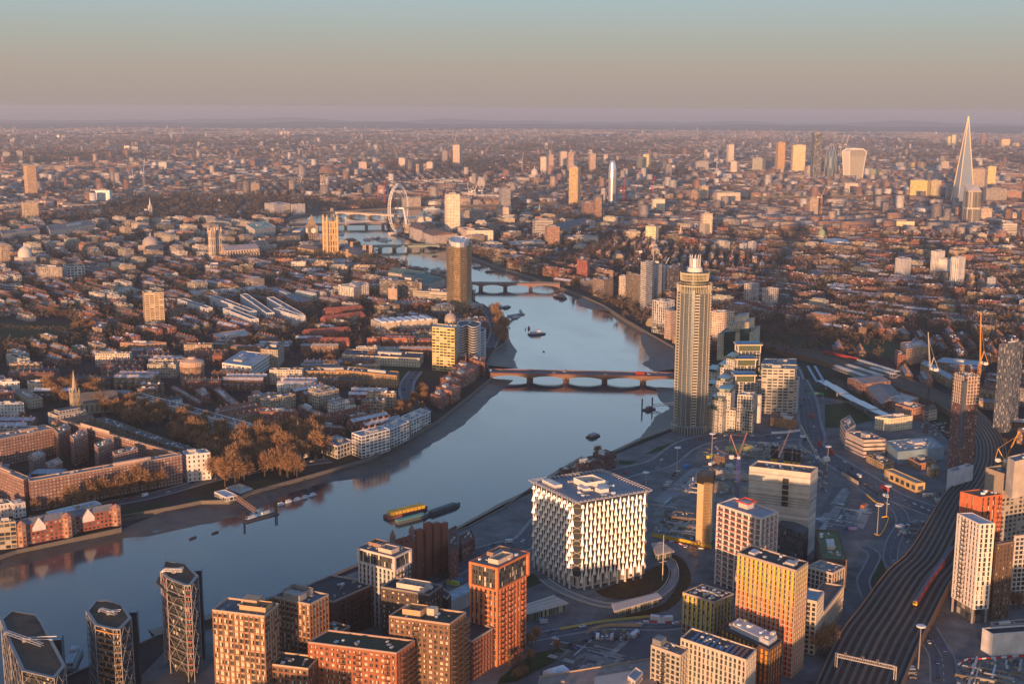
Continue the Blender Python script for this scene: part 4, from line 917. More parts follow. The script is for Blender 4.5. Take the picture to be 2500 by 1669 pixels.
fb('pavilion', 'blackened old brick hall behind white hoarding by the roundabout', 'building', (1295,1290), (1590,1330), (1600,1270), yb=1420, col=(.35,.2,.1), rcol=(.2,.14,.1), wp=(.3,.4,0), plant=2)
mb = MB(); a = G(*q('F',1150,1340)); mb.lathe(a.x, a.y, [(3.6,0),(3.6,30),(3.2,30.5)], 20, (.65,.58,.5)); single('drum_stack', mb, 'smooth cream cylindrical stair drum beside the stepped glazed bay', 'tower', a.x, a.y)
# secret service style building: cream ziggurat with green glass
def zig():
 T, p, h = fb('ziggurat_office', 'cream ziggurat office with dark green glass blocks behind butterfly roofed towers', 'office building', (700,360), (1100,330), (1180,260), h=34, col=(.55,.48,.34), rcol=(.3,.28,.22), wp=(.3,.3,0), lm='the cream and green ziggurat office', plant=0)
 C0, R0, L0 = p[0], p[1], p[3]
 def sub(u0, v0, u1, v1, z0, z1, col, m, nm):
  pl = [C0+(R0-C0)*u+(L0-C0)*v for u, v in ((u0,v0),(u1,v0),(u1,v1),(u0,v1))]; g = MB(); g.prism(pl, z0, z1, col, (.3,.3,.28), m=m); T.part(nm, g)
 sub(.1,.15,.9,.7,34,48,(.55,.48,.34),'facade','upper_wall'); sub(-.05,.1,.2,.35,6,40,(.03,.09,.08),'skin','glass_tower'); sub(-.05,.5,.2,.8,6,38,(.03,.09,.08),'skin','glass_tower'); sub(.3,.3,.8,.6,48,56,(.55,.48,.36),'plain','upper_wall')
zig()
# ---------------------------------------------------------------- table of blocks
TB = []
def t(z, L, Cc, R, hy, col, name, cat, label, lm=None, rcol=None, bay=3.3, fl=3.4, wp=(.5,.5,0), **k):
 if isinstance(col, str): col = BRK[col]
 h, yb = (None, hy) if hy > 120 or k.pop('y', False) else (hy, None)
 return simple(name, label, cat, z, L, Cc, R, h=h, yb=yb, col=col, rcol=rcol or jit(random.choice([(.1,.1,.11),(.2,.2,.22),(.3,.3,.32)])), bay=bay, fl=fl, wp=wp, lm=lm, **k)
# left, across the river
t('d',(907,287),(920,302),(1042,300),527,(.5,.38,.24),'tower_block','tower block','tan tower block with white window bands standing alone among brick terraces','the lone tan tower block',bay=7,fl=2.9,wp=(.8,.45,0),rcol=(.3,.25,.2),clut=10)
t('d',(1415,748),(1600,772),(1722,692),860,(.68,.66,.62),'exhibition_hall','building','white hall with bright white corner drums and ribbed glass barrel roof','the white glass roofed hall',rcol=(.35,.38,.42),bay=5,fl=4,wp=(.75,.4,0))
t('d',(1660,660),(1770,668),(1810,620),780,(.4,.33,.25),'office_block','office block','stone tower block with stepped top behind the white glass roofed hall',None)
t('d',(765,618),(905,630),(1060,618),700,(.42,.24,.15),'office_block','office block','long brick and stone block lit orange on top, left of the stone drum building',rcol=(.4,.36,.33),bay=5)
t('d',(585,520),(650,530),(685,495),600,(.33,.24,.16),'apartment_block','apartment block','small cream block with bright orange top by the playing field corner')
t('d',(400,120),(425,135),(540,130),218,(.7,.68,.64),'office_block','office block','bright white gridded office block in the left distance','the white gridded office block',bay=7,fl=5,wp=(.7,.6,0))
t('d',(225,120),(245,135),(395,140),240,(.3,.27,.25),'office_block','office block','dark grey twin office block left of the white gridded office block',bay=4)
t('d',(635,150),(690,160),(768,150),185,(.5,.35,.2),'office_block','office block','tan stone office block with yellow lit side near domed church',bay=4)
t('d',(735,270),(800,290),(905,285),325,(.5,.45,.38),'office_block','office block','low pale stepped office block beside the lone tan tower block',rcol=(.4,.36,.33))
t('d',(0,245),(30,255),(146,258),302,(.5,.46,.42),'office_block','office block','white horizontal banded office at the far left edge',fl=4,bay=20,wp=(.95,.4,0))
t('d',(2157,250),(2265,262),(2349,250),370,(.7,.65,.58),'hotel','hotel','cream gridded hotel block above the avenue of bare trees','the cream gridded hotel',bay=5)
t('d',(1350,560),(1400,600),(1612,570),650,(.36,.15,.09),'apartment_block','apartment block','brick block with white attic storey in front of zigzag white terraces',rcol=(.5,.45,.4))
t('d',(1295,110),(1310,130),(1490,125),165,(.42,.24,.15),'office_block','office block','red and cream office with dark roof in front of twin towered abbey',rcol=(.12,.1,.1))
for i, (xa, ya, xb, yb_) in enumerate([(1130,340,1310,400),(1335,320,1590,420),(1530,310,1700,430),(1700,330,1890,440),(1420,400,1600,470),(1740,400,1900,450)]):
 a, b = G(*q('d',xa,ya),17), G(*q('d',xb,yb_),17); d = (b-a).normalized(); nn = Vector((-d.y, d.x)); pl = [a, b, b+nn*12, a+nn*12]
 T = mk('striped_terrace', ['leftmost black and white checkered terrace in the estate','second black and white checkered terrace from the left','third black and white checkered terrace from the left','rightmost black and white checkered terrace in the estate','front left checkered terrace of the estate','front right checkered terrace of the estate'][i], 'terrace', pl, 'checkered terraces'); block(T, pl, 0, 17, (.7,.7,.7), (.25,.22,.22), 3, 2.9, (.6,.5,0), plant=0, clut=4)
t('d',(1210,290),(1240,310),(1530,290),340,(.62,.5,.38),'office_block','office block','long cream stone office range behind the checkered terraces','the long cream office range',rcol=(.5,.45,.4),fl=5,wp=(.3,.3,0))
t('d',(1520,270),(1560,290),(1720,270),320,(.6,.48,.36),'office_block','office block','second cream stone range continuing right of long cream office range',rcol=(.45,.42,.4),fl=5,wp=(.3,.3,0))
t('d',(1680,270),(1900,360),(1990,350),400,(.45,.22,.13),'office_block','office block','brick and cream government block receding right of the checkered terraces')
t('e',(70,388),(165,400),(265,372),510,(.68,.62,.55),'hotel','hotel','white hotel with vertical window bays above the leafy avenue',None,bay=4,wp=(.5,.8,0))
t('e',(90,825),(585,850),(610,815),905,(.6,.53,.4),'palazzo_block','building','long cream palace fronted block with solar panelled roof near square','the long cream palace front',rcol=(.08,.08,.1),fl=4.2,bay=3.6,wp=(.35,.5,0))
t('e',(0,915),(440,960),(455,935),1035,(.36,.23,.12),'terrace','terrace','long tan brick terrace with tall chimney rows behind the curved road','the long tan brick terrace',rcol=(.12,.11,.11),clut=16,wp=(.35,.5,0))
t('d',(1875,775),(1905,800),(2349,800),870,(.36,.23,.12),'terrace','terrace','long tan brick terrace with porches, further left along the same street',rcol=(.12,.11,.11),clut=20,wp=(.35,.5,0))
t('e',(665,648),(808,660),(826,640),935,(.75,.58,.2),'office_tower','tower','golden glazed office tower with vaulted cream roof by the river road','the golden office tower',bay=5,fl=3.6,wp=(.85,.6,0),rcol=(.6,.5,.36),plant=0,pcol=(.6,.5,.35))
t('e',(445,350),(600,365),(605,345),510,(.16,.14,.12),'office_block','office block','dark slab office with light end wall left of the riverside slab tower',bay=5,wp=(.75,.6,0),lm='the dark slab office')
t('e',(330,345),(445,360),(450,340),490,(.2,.18,.16),'office_block','office block','second dark slab office with pale vertical edge, left of dark slab office',wp=(.7,.6,0))
t('e',(385,400),(442,408),(448,398),530,(.5,.36,.28),'tower_block','tower block','small pink brown tower block in front of the dark slab offices',wp=(.3,.3,0))
t('e',(545,420),(760,430),(778,410),520,(.5,.46,.4),'office_block','office block','curved banded office at the foot of the riverside slab tower',bay=40,wp=(.98,.5,0))
t('e',(385,300),(610,330),(650,300),26,(.5,.45,.38),'office_block','office block','stone office with green hipped roof on the far bank, left one','the left green roofed office',pitched=6,rcol=(.12,.2,.17))
t('e',(530,340),(640,375),(750,340),24,(.5,.45,.38),'office_block','office block','stone office with green hipped roof nearest the riverside slab tower',pitched=6,rcol=(.12,.2,.17))
# stepped white riverside apartments
for i, (c_, r_, yb_) in enumerate([((215,1348),(395,1302),1485),((402,1302),(520,1252),1415),((530,1245),(600,1212),1340),((606,1212),(655,1190),1285)]):
 t('e',(c_[0]-62,c_[1]-24),c_,r_,yb_,(.72,.71,.69),'riverside_apartments','apartment block',['largest white balconied riverside block, nearest the tree filled garden','second white balconied riverside block from the garden','third white balconied riverside block from the garden','smallest white balconied riverside block, farthest from garden'][i],None if i else 'the largest white riverside block',rcol=(.3,.32,.34),bay=5.5,fl=3.0,wp=(.8,.68,0))
t('e',(-40,1372),(62,1410),(160,1375),1488,(.6,.57,.52),'riverside_apartments','apartment block','grey square framed block left of the white riverside blocks',rcol=(.2,.2,.22),bay=5,fl=4.2,wp=(.7,.7,0))
# brick ziggurat flats
for i, (L, Cc, R, yb_) in enumerate([((900,850),(1000,880),(1005,850),960),((790,905),(930,935),(975,890),1000),((770,935),(850,965),(935,925),1040),((715,975),(800,1010),(850,985),1090),((690,1030),(790,1060),(845,1030),1140),((655,1075),(720,1100),(790,1060),1170)]):
 t('e',L,Cc,R,yb_,(.3,.12,.07),'ziggurat_flats','apartment block',['topmost','second highest','third highest','fourth highest','fifth highest','lowest'][i]+' tier of the red brick stepped flats by the river road',None if i else 'the red brick stepped flats',rcol=(.4,.18,.12),bay=3.5,fl=3.0,wp=(.6,.55,0),plant=1,group='stepped red brick flats')
# right bank behind round tower
t('e',(1588,215),(1655,230),(1672,212),370,(.42,.12,.07),'tower_block','tower block','red brick office tower with tan crown standing beside the river trees','the red brick office tower',bay=4,rcol=(.4,.3,.2))
t('e',(1690,335),(1760,352),(1820,340),465,(.3,.22,.17),'office_block','office block','brown gridded office block right of the red brick office tower',bay=4)
t('e',(1610,345),(1640,360),(1695,350),420,(.45,.33,.24),'office_block','office block','small tan office block at the foot of the red brick office tower')
t('e',(1695,270),(1760,290),(1820,290),350,(.35,.22,.16),'office_block','office block','brown office with curved roof behind the brown gridded office')
t('e',(1857,325),(1900,330),(1910,322),480,(.6,.5,.42),'tower_block','tower block','slim pale balconied tower left of the dark tan slab by river',wp=(.6,.5,0))
t('e',(1905,292),(1915,300),(1996,330),500,(.3,.22,.13),'tower_block','tower block','dark tan slab with bright yellow windows by the river','the dark tan slab',bay=4,wp=(.5,.6,0))
t('e',(2070,478),(2150,490),(2212,478),695,(.6,.6,.6),'office_tower','tower','black and white checkered apartment tower by the river wall','the black and white checkered tower',bay=4,fl=4,wp=(.6,.85,0))
t('e',(2148,545),(2190,555),(2222,548),730,(.55,.4,.3),'hotel','hotel','tan pink hotel block just left of the round glass tower',bay=3,wp=(.5,.5,0))
t('f',(60,555),(90,565),(135,560),720,(.5,.38,.3),'hotel','hotel','taller tan hotel slab hidden partly by the round glass tower')
t('e',(2130,270),(2170,280),(2240,262),460,(.3,.2,.14),'unfinished_tower','tower','dark brown unfinished tower with white core beside the river cranes','the dark unfinished tower',bay=4,wp=(.8,.7,0))
t('f',(333,548),(400,560),(505,552),770,(.75,.56,.42),'office_block','office block','large peach stone gridded block just right of the round glass tower','the peach gridded block',bay=3.4,wp=(.5,.5,0),rcol=(.4,.35,.32))
t('f',(567,372),(612,378),(662,372),512,(.55,.5,.46),'tower_block','tower block','left tower of the grey white balconied pair right of round tower','the left grey white tower',bay=5,fl=2.9,wp=(.6,.6,0))
t('f',(682,400),(735,408),(785,403),545,(.55,.5,.46),'tower_block','tower block','right tower of the grey white balconied pair right of round tower','the right grey white tower',bay=5,fl=2.9,wp=(.6,.6,0))
t('f',(1530,210),(1590,222),(1632,212),345,(.8,.74,.66),'tower_block','tower block','lone white tower block left of the linked white towers','the lone white tower block',bay=4.5,fl=60,wp=(.25,1,0))
t('f',(1758,165),(1805,172),(1847,165),340,(.8,.74,.66),'tower_block','tower block','taller left tower of the linked white tower blocks','the linked white towers',bay=4.5,fl=60,wp=(.25,1,0))
t('f',(1800,215),(1860,222),(1895,215),345,(.72,.66,.6),'tower_block','tower block','wider middle slab between the linked white tower blocks',bay=4.5,fl=3,wp=(.25,.2,0))
t('f',(1885,205),(1935,212),(1978,205),390,(.8,.74,.66),'tower_block','tower block','right tower of the linked white tower blocks, shaded low down',bay=4.5,fl=60,wp=(.25,1,0))
t('f',(537,118),(560,122),(585,118),180,(.7,.68,.66),'tower_block','tower block','small white tower block among trees in the right distance',fl=3)
t('f',(590,105),(620,110),(645,105),175,(.6,.57,.54),'tower_block','tower block','grey white balconied block right of the small white tower block')
t('f',(282,-12),(318,-6),(357,-12),85,(.6,.5,.4),'tower_block','tower block','tan tower block with red base right of the thin church spire',fl=3,y=True)
t('f',(0,40),(8,42),(20,38),112,(.7,.6,.36),'tower_block','tower block','yellow lit tower block slice at the church spire road',fl=3,y=True)
t('f',(2115,335),(2140,340),(2170,335),425,(.7,.68,.66),'tower_block','tower block','slim white tower block right of the linked white towers',fl=3)
t('f',(1470,660),(1500,670),(1560,665),720,(.45,.28,.2),'pavilion','building','small flat roofed brick block above the green park slope')
t('f',(1562,750),(1600,790),(1740,770),890,(.42,.27,.17),'office_block','office block','brown stone block with rooftop sheds beside the green park','the brown stone block by the park',wp=(.4,.5,0),clut=20)
t('f',(1690,880),(1880,985),(1905,960),1040,(.45,.28,.13),'office_block','office block','long yellow brick wing of the triangular building with glass roof','the triangular yellow brick building',rcol=(.35,.4,.45),bay=5,wp=(.6,.5,0))
t('f',(1780,870),(2060,900),(2110,870),950,(.3,.22,.16),'office_block','office block','rear wing of the triangular building with pale blue roof deck',rcol=(.4,.48,.55))
t('f',(1225,970),(1320,1010),(1500,990),1080,(.25,.13,.1),'warehouse','building','dark brick warehouse with grey roof alongside the rail platforms','the dark brick warehouse',pitched=3)
t('f',(1320,1010),(1440,1140),(1570,1080),1190,(.26,.12,.08),'warehouse','building','long red brick warehouse range beside the curved viaduct',pitched=3)
t('f',(1440,1100),(1580,1140),(1680,1100),1190,(.4,.24,.16),'shop_building','building','low cream shop building with pale flat roof near red brick corner pub',rcol=(.5,.45,.4))
t('f',(1530,1140),(1640,1170),(1720,1150),1250,(.5,.26,.17),'shop_building','building','red and cream striped corner building beside the dark crane mast','the striped corner building',bay=3,wp=(.4,.6,0))
t('f',(1690,1165),(1720,1185),(1797,1170),1250,(.62,.52,.42),'shop_building','building','cream corner building with brown hipped roof beside rail bridge',pitched=4,rcol=(.16,.12,.1))
t('f',(1400,1222),(1500,1235),(1640,1218),1312,(.72,.6,.42),'office_block','office block','plain cream rendered block beside the big shed roof','the plain cream block',wp=(.3,.3,0),fl=3.4)
t('f',(1475,1205),(1520,1215),(1600,1205),1240,(.7,.6,.45),'stair_tower','building','raised cream lift housing block behind the plain cream block',wp=(0,0,0),clut=0,plant=0)
t('B',(455,240),(650,330),(880,322),505,(.52,.42,.36),'office_block','office block','white banded office with dark window strips beside the main road','the white banded office',bay=40,fl=4.4,wp=(1,.35,0),rcol=(.16,.15,.16))
t('B',(400,120),(460,225),(560,160),18,(.45,.38,.34),'office_block','office block','zigzag tail of the white banded office behind it',bay=40,fl=4.4,wp=(1,.35,0))
t('B',(880,340),(1010,455),(1500,400),12,(.2,.3,.38),'warehouse_shed','shed','huge flat pale shed roof with skylights and blue walls','the huge shed roof',rcol=(.33,.33,.32),wp=(0,0,0),clut=36)
t('B',(675,490),(850,580),(970,560),640,(.45,.3,.15),'terrace','terrace','tan brick terrace with big chimneys beside the main road','the tan roadside terrace',rcol=(.15,.12,.1),clut=14)
t('B',(865,640),(1205,790),(1300,780),880,(.6,.4,.17),'fire_station','building','low yellow stone art deco building with arched bays by the road','the yellow art deco building',bay=8,fl=9,wp=(.6,.5,0),rcol=(.45,.33,.24),plant=0,clut=0)
t('B',(1105,500),(1240,580),(1415,545),640,(.5,.24,.12),'office_block','office block','orange brick office with glass strip behind the art deco building',bay=4,rcol=(.14,.12,.12))
t('B',(1320,610),(1370,640),(1450,620),720,(.45,.3,.15),'brick_building','building','small yellow brick building beside the scaffold hoist')
t('f',(2190,760),(2250,745),(2349,738),1310,(.1,.12,.16),'office_tower','tower','blue grey tower with vertical fins at the right edge','the blue grey fin tower',bay=2.2,fl=3.2,wp=(.5,.85,0))
t('f',(2320,480),(2335,483),(2360,478),556,(.6,.5,.4),'tower_block','tower block','small tan gridded tower at the far right edge')
t('B',(2175,510),(2250,560),(2420,520),92,(.55,.47,.38),'lift_core','tower','pale core cap rising from the unfinished concrete tower at right edge',wp=(0,0,0),plant=0,clut=2,z0=66)
T, p, h = t('B',(1955,640),(2130,700),(2500,640),76,(.38,.33,.27),'unfinished_tower','tower','unfinished concrete tower wrapped in brown boards under the orange crane','the unfinished board wrapped tower',bay=4,fl=3.3,wp=(.6,.6,0))
mb = MB(); mb.prism(inset(ccw(p), -.6), 60, 78, (.36,.29,.22), top=False, m='plain'); T.part('board_screen', mb)
t('B',(1535,640),(1600,665),(1812,600),885,(.5,.5,.54),'wrapped_building','building','octagonal stump wrapped in white sheeting below the red brown tower','the white sheeted stump',wp=(0,0,0),rcol=(.3,.27,.25),fl=3.2)
# red brown tower with glazed middle
T, p, h = t('f',(1900,950),(1975,975),(2070,968),94,(.17,.085,.075),'apartment_tower','tower','slim red brown tower with bare concrete top storeys beside the curved tracks','the red brown tower',bay=2.6,fl=3.1,wp=(.5,.5,0),rcol=(.3,.27,.25))
mb = MB(); P = ccw(p)
for a, b, d, nn, L in edges(P):
 n = round(L/3)
 for j in range(n+1): x = a+d*(j*L/n); mb.beam((x.x,x.y,70),(x.x,x.y,96),.6,.6,(.55,.48,.4))
 for k in range(9): mb.beam((a.x+nn.x*.2,a.y+nn.y*.2,70+k*3.1),(b.x+nn.x*.2,b.y+nn.y*.2,70+k*3.1),.5,.5,(.55,.48,.4))
T.part('bare_frame', mb)
gm = MB(); cc = p[0]+(Vector((EX,EY))-p[0]).normalized()*.4; gm.box(cc.x, cc.y, 30, 3, 3, 62, atan2((p[1]-p[0]).y,(p[1]-p[0]).x), (.2,.22,.25), 'skin'); T.part('glass_shaft', gm)
t('e',(1995,235),(2030,243),(2072,232),548,(.62,.57,.5),'apartment_tower','tower','tall cream balconied tower with rounded look by the river left of round glass tower','the cream balconied tower',bay=4,fl=3.2,wp=(.8,.5,0))
t('e',(2075,250),(2100,257),(2132,250),500,(.5,.44,.38),'unfinished_tower','tower','second cream tower close behind the cream balconied tower',bay=4,fl=3.2,wp=(.6,.5,0))
t('e',(2215,250),(2240,258),(2262,248),430,(.25,.2,.17),'apartment_tower','tower','dark tower top just left of the round glass tower crown',bay=4,fl=3.2,wp=(.6,.5,0))
# mansion square with projecting wings, far left bank
def mansion():
 R_ = (.21,.09,.065); rc = (.34,.27,.23); wpp = (.58,.55,.55)
 def wing(label, L, Cc, R, h=25.5, lm=None, z='a'):
  return simple('mansion_block', label, 'apartment block', z, L, Cc, R, h=h, col=R_, rcol=rc, bay=3.0, fl=2.7, wp=wpp, lm=lm, pcol=(.5,.36,.28), clut=10, group='red brick mansion blocks round a court')
 wing('long front range of the red brick mansion court facing the river trees', (180,180), (190,200), (1160,30), lm='the front range of the mansion court')
 wing('left return range of the mansion court at the picture edge', (-160,60), (150,190), (185,170))
 wing('back left range of the mansion court, long and dark', (-60,1210), (0,1235), (345,1165), z='d')
 wing('back right range of the mansion court running to the front range', (375,1105), (395,1118), (1135,1330), z='d')
 wing('first projecting wing inside the mansion court from the left', (345,1170), (370,1200), (450,1160), z='d')
 wing('second projecting wing inside the mansion court from the left', (445,1210), (470,1235), (560,1195), z='d')
 wing('third projecting wing inside the mansion court from the left', (600,1265), (625,1290), (720,1250), z='d')
 wing('fourth projecting wing inside the mansion court, next to front range', (715,1315), (735,1335), (880,1295), z='d')
 wing('low inner wing of the mansion court in its lower left', (180,1340), (215,1370), (290,1330), 19, z='d')
 wing('second low inner wing of the mansion court beside it', (290,1385), (320,1415), (400,1380), 19, z='d')
mansion()
t('a',(1160,5),(1190,30),(1340,15),198,(.72,.68,.66),'villa_block','building','ornate white stucco corner block between mansion court and bare trees','the ornate white corner block',rcol=(.4,.38,.36),bay=4,fl=3.8,wp=(.35,.5,0),clut=14)
for i, (a_, b_, h_) in enumerate([((820,950),(1150,1035),15),((1170,1045),(1540,1150),15),((1570,1150),(1895,1262),15)]):
 a, b = G(*q('d',*a_),h_), G(*q('d',*b_),h_); d = (b-a).normalized(); nn = Vector((-d.y, d.x)); nn = nn if nn.dot(Vector((EX,EY))-a) < 0 else -nn
 pl = [a, b, b+nn*13, a+nn*13]; T = mk('stucco_terrace', ['far end','middle section','near end'][i]+' of the long white stucco terrace beside the garden trees', 'terrace', pl, 'white stucco terrace', None if i != 1 else 'the long white stucco terrace'); block(T, pl, 0, h_, (.68,.66,.62), (.14,.13,.13), 3, 3.6, (.35,.55,0), plant=0, clut=24)
for i, (a_, b_) in enumerate([((605,1105),(800,1175)),((815,1180),(1010,1250)),((1020,1255),(1165,1300))]):
 a, b = G(*q('d',*a_),13), G(*q('d',*b_),13); d = (b-a).normalized(); nn = Vector((-d.y, d.x)); pl = [a, b, b+nn*11, a+nn*11]
 T = mk('brick_terrace', ['far third','middle third','near third'][i]+' of the dark brick terrace directly behind mansion court', 'terrace', pl, 'dark terrace behind the court'); block(T, pl, 0, 13, (.22,.16,.11), (.12,.11,.11), 3, 3.3, (.35,.5,0), plant=0, clut=18)
t('d',(0,860),(20,870),(125,868),940,(.7,.68,.66),'stucco_terrace','terrace','white stucco terrace block at the left edge above the square',wp=(.3,.5,0),rcol=(.2,.18,.18))
t('d',(172,860),(185,880),(430,885),935,(.68,.6,.5),'stucco_terrace','terrace','cream lit stucco terrace left of the church spire','the cream stucco terrace',wp=(.3,.5,0),rcol=(.2,.18,.18),clut=12)
t('d',(430,885),(470,890),(600,893),930,(.66,.6,.54),'stucco_terrace','terrace','shorter cream stucco terrace right behind the church spire',wp=(.3,.5,0),rcol=(.2,.18,.18))
t('d',(-40,1000),(-20,1010),(152,1005),1095,(.7,.69,.67),'stucco_terrace','terrace','white stucco villa block at left edge below the square',wp=(.35,.5,0),rcol=(.2,.18,.18))
t('d',(75,925),(185,985),(272,972),1040,(.5,.4,.28),'brick_terrace','terrace','tan brick terrace end with white trim at the left square corner',wp=(.35,.5,0),rcol=(.3,.2,.14))
for i, (L, Cc, R, yb_) in enumerate([((1085,905),(1270,1010),(1290,990),1030),((1240,920),(1290,965),(1340,940),1010),((1355,915),(1500,1040),(1545,1020),1075),((1600,935),(1720,1010),(1750,985),1045),((1640,1035),(1660,1060),(1900,1060),1160),((1895,1025),(2040,1090),(2070,1070),1140),((1940,1140),(1960,1160),(2200,1165),1215)]):
 t('d',L,Cc,R,yb_,(.25,.1,.07),'mansion_block','apartment block','red brick mansion block with white bands, '+['first','second','third','fourth','fifth','sixth','seventh'][i]+' rightwards from the stone drum',None if i else 'the banded red mansion blocks',rcol=(.42,.24,.18),wp=(.45,.5,0),clut=12,group='banded red mansion blocks')
for i, (L, Cc, R, yb_) in enumerate([((2060,1075),(2240,1030),(2349,1010),1110),((2210,1080),(2230,1095),(2349,1075),1150)]):
 t('d',L,Cc,R,yb_,(.28,.12,.08),'mansion_block','apartment block',['upper','lower'][i]+' balconied mansion block with pink brick chimneys by the white riverside blocks',rcol=(.45,.25,.18),clut=14)
# riverside gabled brick blocks, left bank foreground
for i, (L, Cc, R, yb_) in enumerate([((115,460),(135,480),(425,425),608),((430,410),(450,425),(738,370),530)]):
 T, p, h = t('a',L,Cc,R,yb_,(.3,.1,.07),'gabled_apartments','apartment block',['left','right'][i]+' red brick riverside block with white gables and corner turrets','the '+['left','right'][i]+' gabled riverside block',pitched=4,rcol=(.16,.17,.2),wp=(.5,.5,0),fl=3.1)
 for k, cc in enumerate((p[0], p[1])):
  m = MB(); m.lathe(cc.x, cc.y, [(4,0),(4,h+1.5),(4.4,h+1.6),(0,h+4.5)], 8, (.4,.2,.13), 'facade', uvb=(8,3.1), wp=(.5,.5,0)); T.part('turret', m)
 m = MB(); cc = p[0].lerp(p[1], .38); d = (p[1]-p[0]).normalized(); nn = Vector((d.y,-d.x)); nn = nn if nn.dot(Vector((EX,EY))-cc) > 0 else -nn
 a, b = cc-d*5+nn*.2, cc+d*5+nn*.2; m.face([(a.x,a.y,h-3),(b.x,b.y,h-3),((a+b).x/2,(a+b).y/2,h+4.5)], (.75,.7,.66)); m.slab([a,b,b-nn*.4,a-nn*.4],h-6,h-3,(.7,.65,.6)); T.part('gable', m)
t('a',(-60,455),(-50,470),(100,455),635,(.4,.33,.22),'riverside_apartments','apartment block','glazed riverside block with curved dark roof at the left edge',rcol=(.16,.17,.2),wp=(.85,.7,0),bay=4)
t('a',(-20,320),(0,345),(70,335),425,(.6,.58,.56),'villa_block','building','white stucco terrace at left edge behind the gabled riverside blocks',wp=(.4,.5,0))
t('a',(60,325),(90,345),(162,330),430,(.66,.62,.6),'villa_block','building','second white stucco block left of the mansion court corner',wp=(.4,.5,0))
# riverboat club pavilion
t('a',(1365,265),(1440,300),(1510,285),325,(.6,.6,.6),'pavilion','building','white flat roofed glass pavilion on stilts at the pier','the white pier pavilion',wp=(.8,.7,0),rcol=(.6,.58,.58),clut=0,plant=0,bay=3)
t('a',(1440,240),(1530,275),(1612,245),275,(.55,.5,.44),'pavilion','building','low white building behind the pier pavilion, glazed roof',wp=(.6,.5,0),rcol=(.5,.5,.52),clut=0)
# dark brick riverside terraces behind the cube
t('b',(1475,115),(1500,130),(1640,100),160,(.15,.065,.05),'riverside_apartments','apartment block','low dark brick riverside flats just behind the sail covered cube',rcol=(.08,.1,.06),clut=12)
t('b',(1575,75),(1600,100),(1740,60),28,(.15,.065,.05),'riverside_apartments','apartment block','middle dark brick riverside flats behind the sail covered cube',rcol=(.08,.1,.06),clut=12)
t('b',(1690,15),(1760,40),(1840,20),130,(.16,.07,.055),'riverside_apartments','apartment block','tallest dark brick riverside flats behind the sail covered cube','the dark brick riverside flats',rcol=(.1,.08,.07))
# ---------------------------------------------------------------- odd shaped buildings, left bank and centre
def drum():
 b = G(*q('d',1228,865)); h = height(*q('d',1228,765), q('d',1228,895)[1]); x, y = b.x, b.y; r = 15
 T = Thing('drum_building', 'octagonal brown drum building with pink glazed lantern roof', 'building', x, y); occupy(rect(x, y, 34, 34), 0); LAND.append((x, y, 'the brown drum building'))
 m = MB(); m.lathe(x, y, [(r,0),(r,h-4)], 12, (.28,.17,.11), 'facade', uvb=(34,3.3), wp=(.5,.45,0)); T.part('wall', m)
 m = MB(); m.lathe(x, y, [(r+.6,h-4),(r+.6,h-2.5),(r-1,h-2.4),(r-1.5,h+1),(5,h+4),(4.6,h+6),(0,h+6.2)], 12, (.55,.38,.3));
 for k in range(36): a = 2*pi*k/36; m.beam((x+(r-.6)*cos(a),y+(r-.6)*sin(a),h-2.4),(x+(r-1.2)*cos(a),y+(r-1.2)*sin(a),h+1.1),.3,.3,(.7,.55,.45))
 T.part('roof', m)
drum()
def church(z, tip, base, h, label, col, w_, lm, nave=None, rc=(.1,.1,.11), nang=0):
 b = G(*q(z, *base)); h = h or height(*q(z, *tip), q(z, *base)[1]); x, y = b.x, b.y; T = Thing('church', label, 'church', x, y); occupy(rect(x, y, w_*2, w_*2), 0); LAND.append((x, y, lm))
 m = MB(); m.prism(rect(x, y, w_, w_, .3), 0, h*.45, col, wp=(.2,.4,0), bay=w_/2, fl=8); m.parapet(rect(x, y, w_+.8, w_+.8, .3), h*.45, 1.4, .6, col); T.part('tower', m)
 s = MB(); s.lathe(x, y, [(w_*.42,h*.45),(0,h)], 8, tuple(min(1,c*1.15) for c in col))
 for k in range(4): a = .3+pi/4+k*pi/2; s.lathe(x+cos(a)*w_*.62, y+sin(a)*w_*.62, [(.8,h*.42),(.8,h*.5),(0,h*.6)], 6, col)
 T.part('spire', s)
 if nave:
  L, W, H = nave; ux, uy = cos(nang), sin(nang); pl = rect(x+ux*(L/2+w_/2), y+uy*(L/2+w_/2), L, W, nang); m = MB(); m.prism(pl, 0, H, col, wp=(.3,.6,0), bay=5, fl=H, top=False); T.part('nave_wall', m); gable(T, pl, H, W*.5, rc); occupy(pl)
 return T
church('d', (473,785), (482,1062), None, 'stone church with slender tall spire standing in the tree filled square', (.36,.3,.22), 8, 'the spired church', (42,20,12), nang=radians(-10))
church('g', (688,550), (690,612), 56, 'distant white church steeple in the left part of the city', (.6,.56,.5), 9, 'the distant white steeple')
church('f', (160,-10), (160,88), None, 'pale church spire rising beside the railway in the right distance', (.5,.42,.34), 7, 'the pale right hand spire', (25,12,9), nang=.5)
church('h', (125,592), (125,615), 40, 'tiny church spire left of the curved station roof', (.4,.35,.3), 6, 'the tiny spire')
church('h', (2025,545), (2025,598), 60, 'grey church spire just left of the sharp pyramid skyscraper foot', (.4,.36,.32), 7, 'the grey spire')
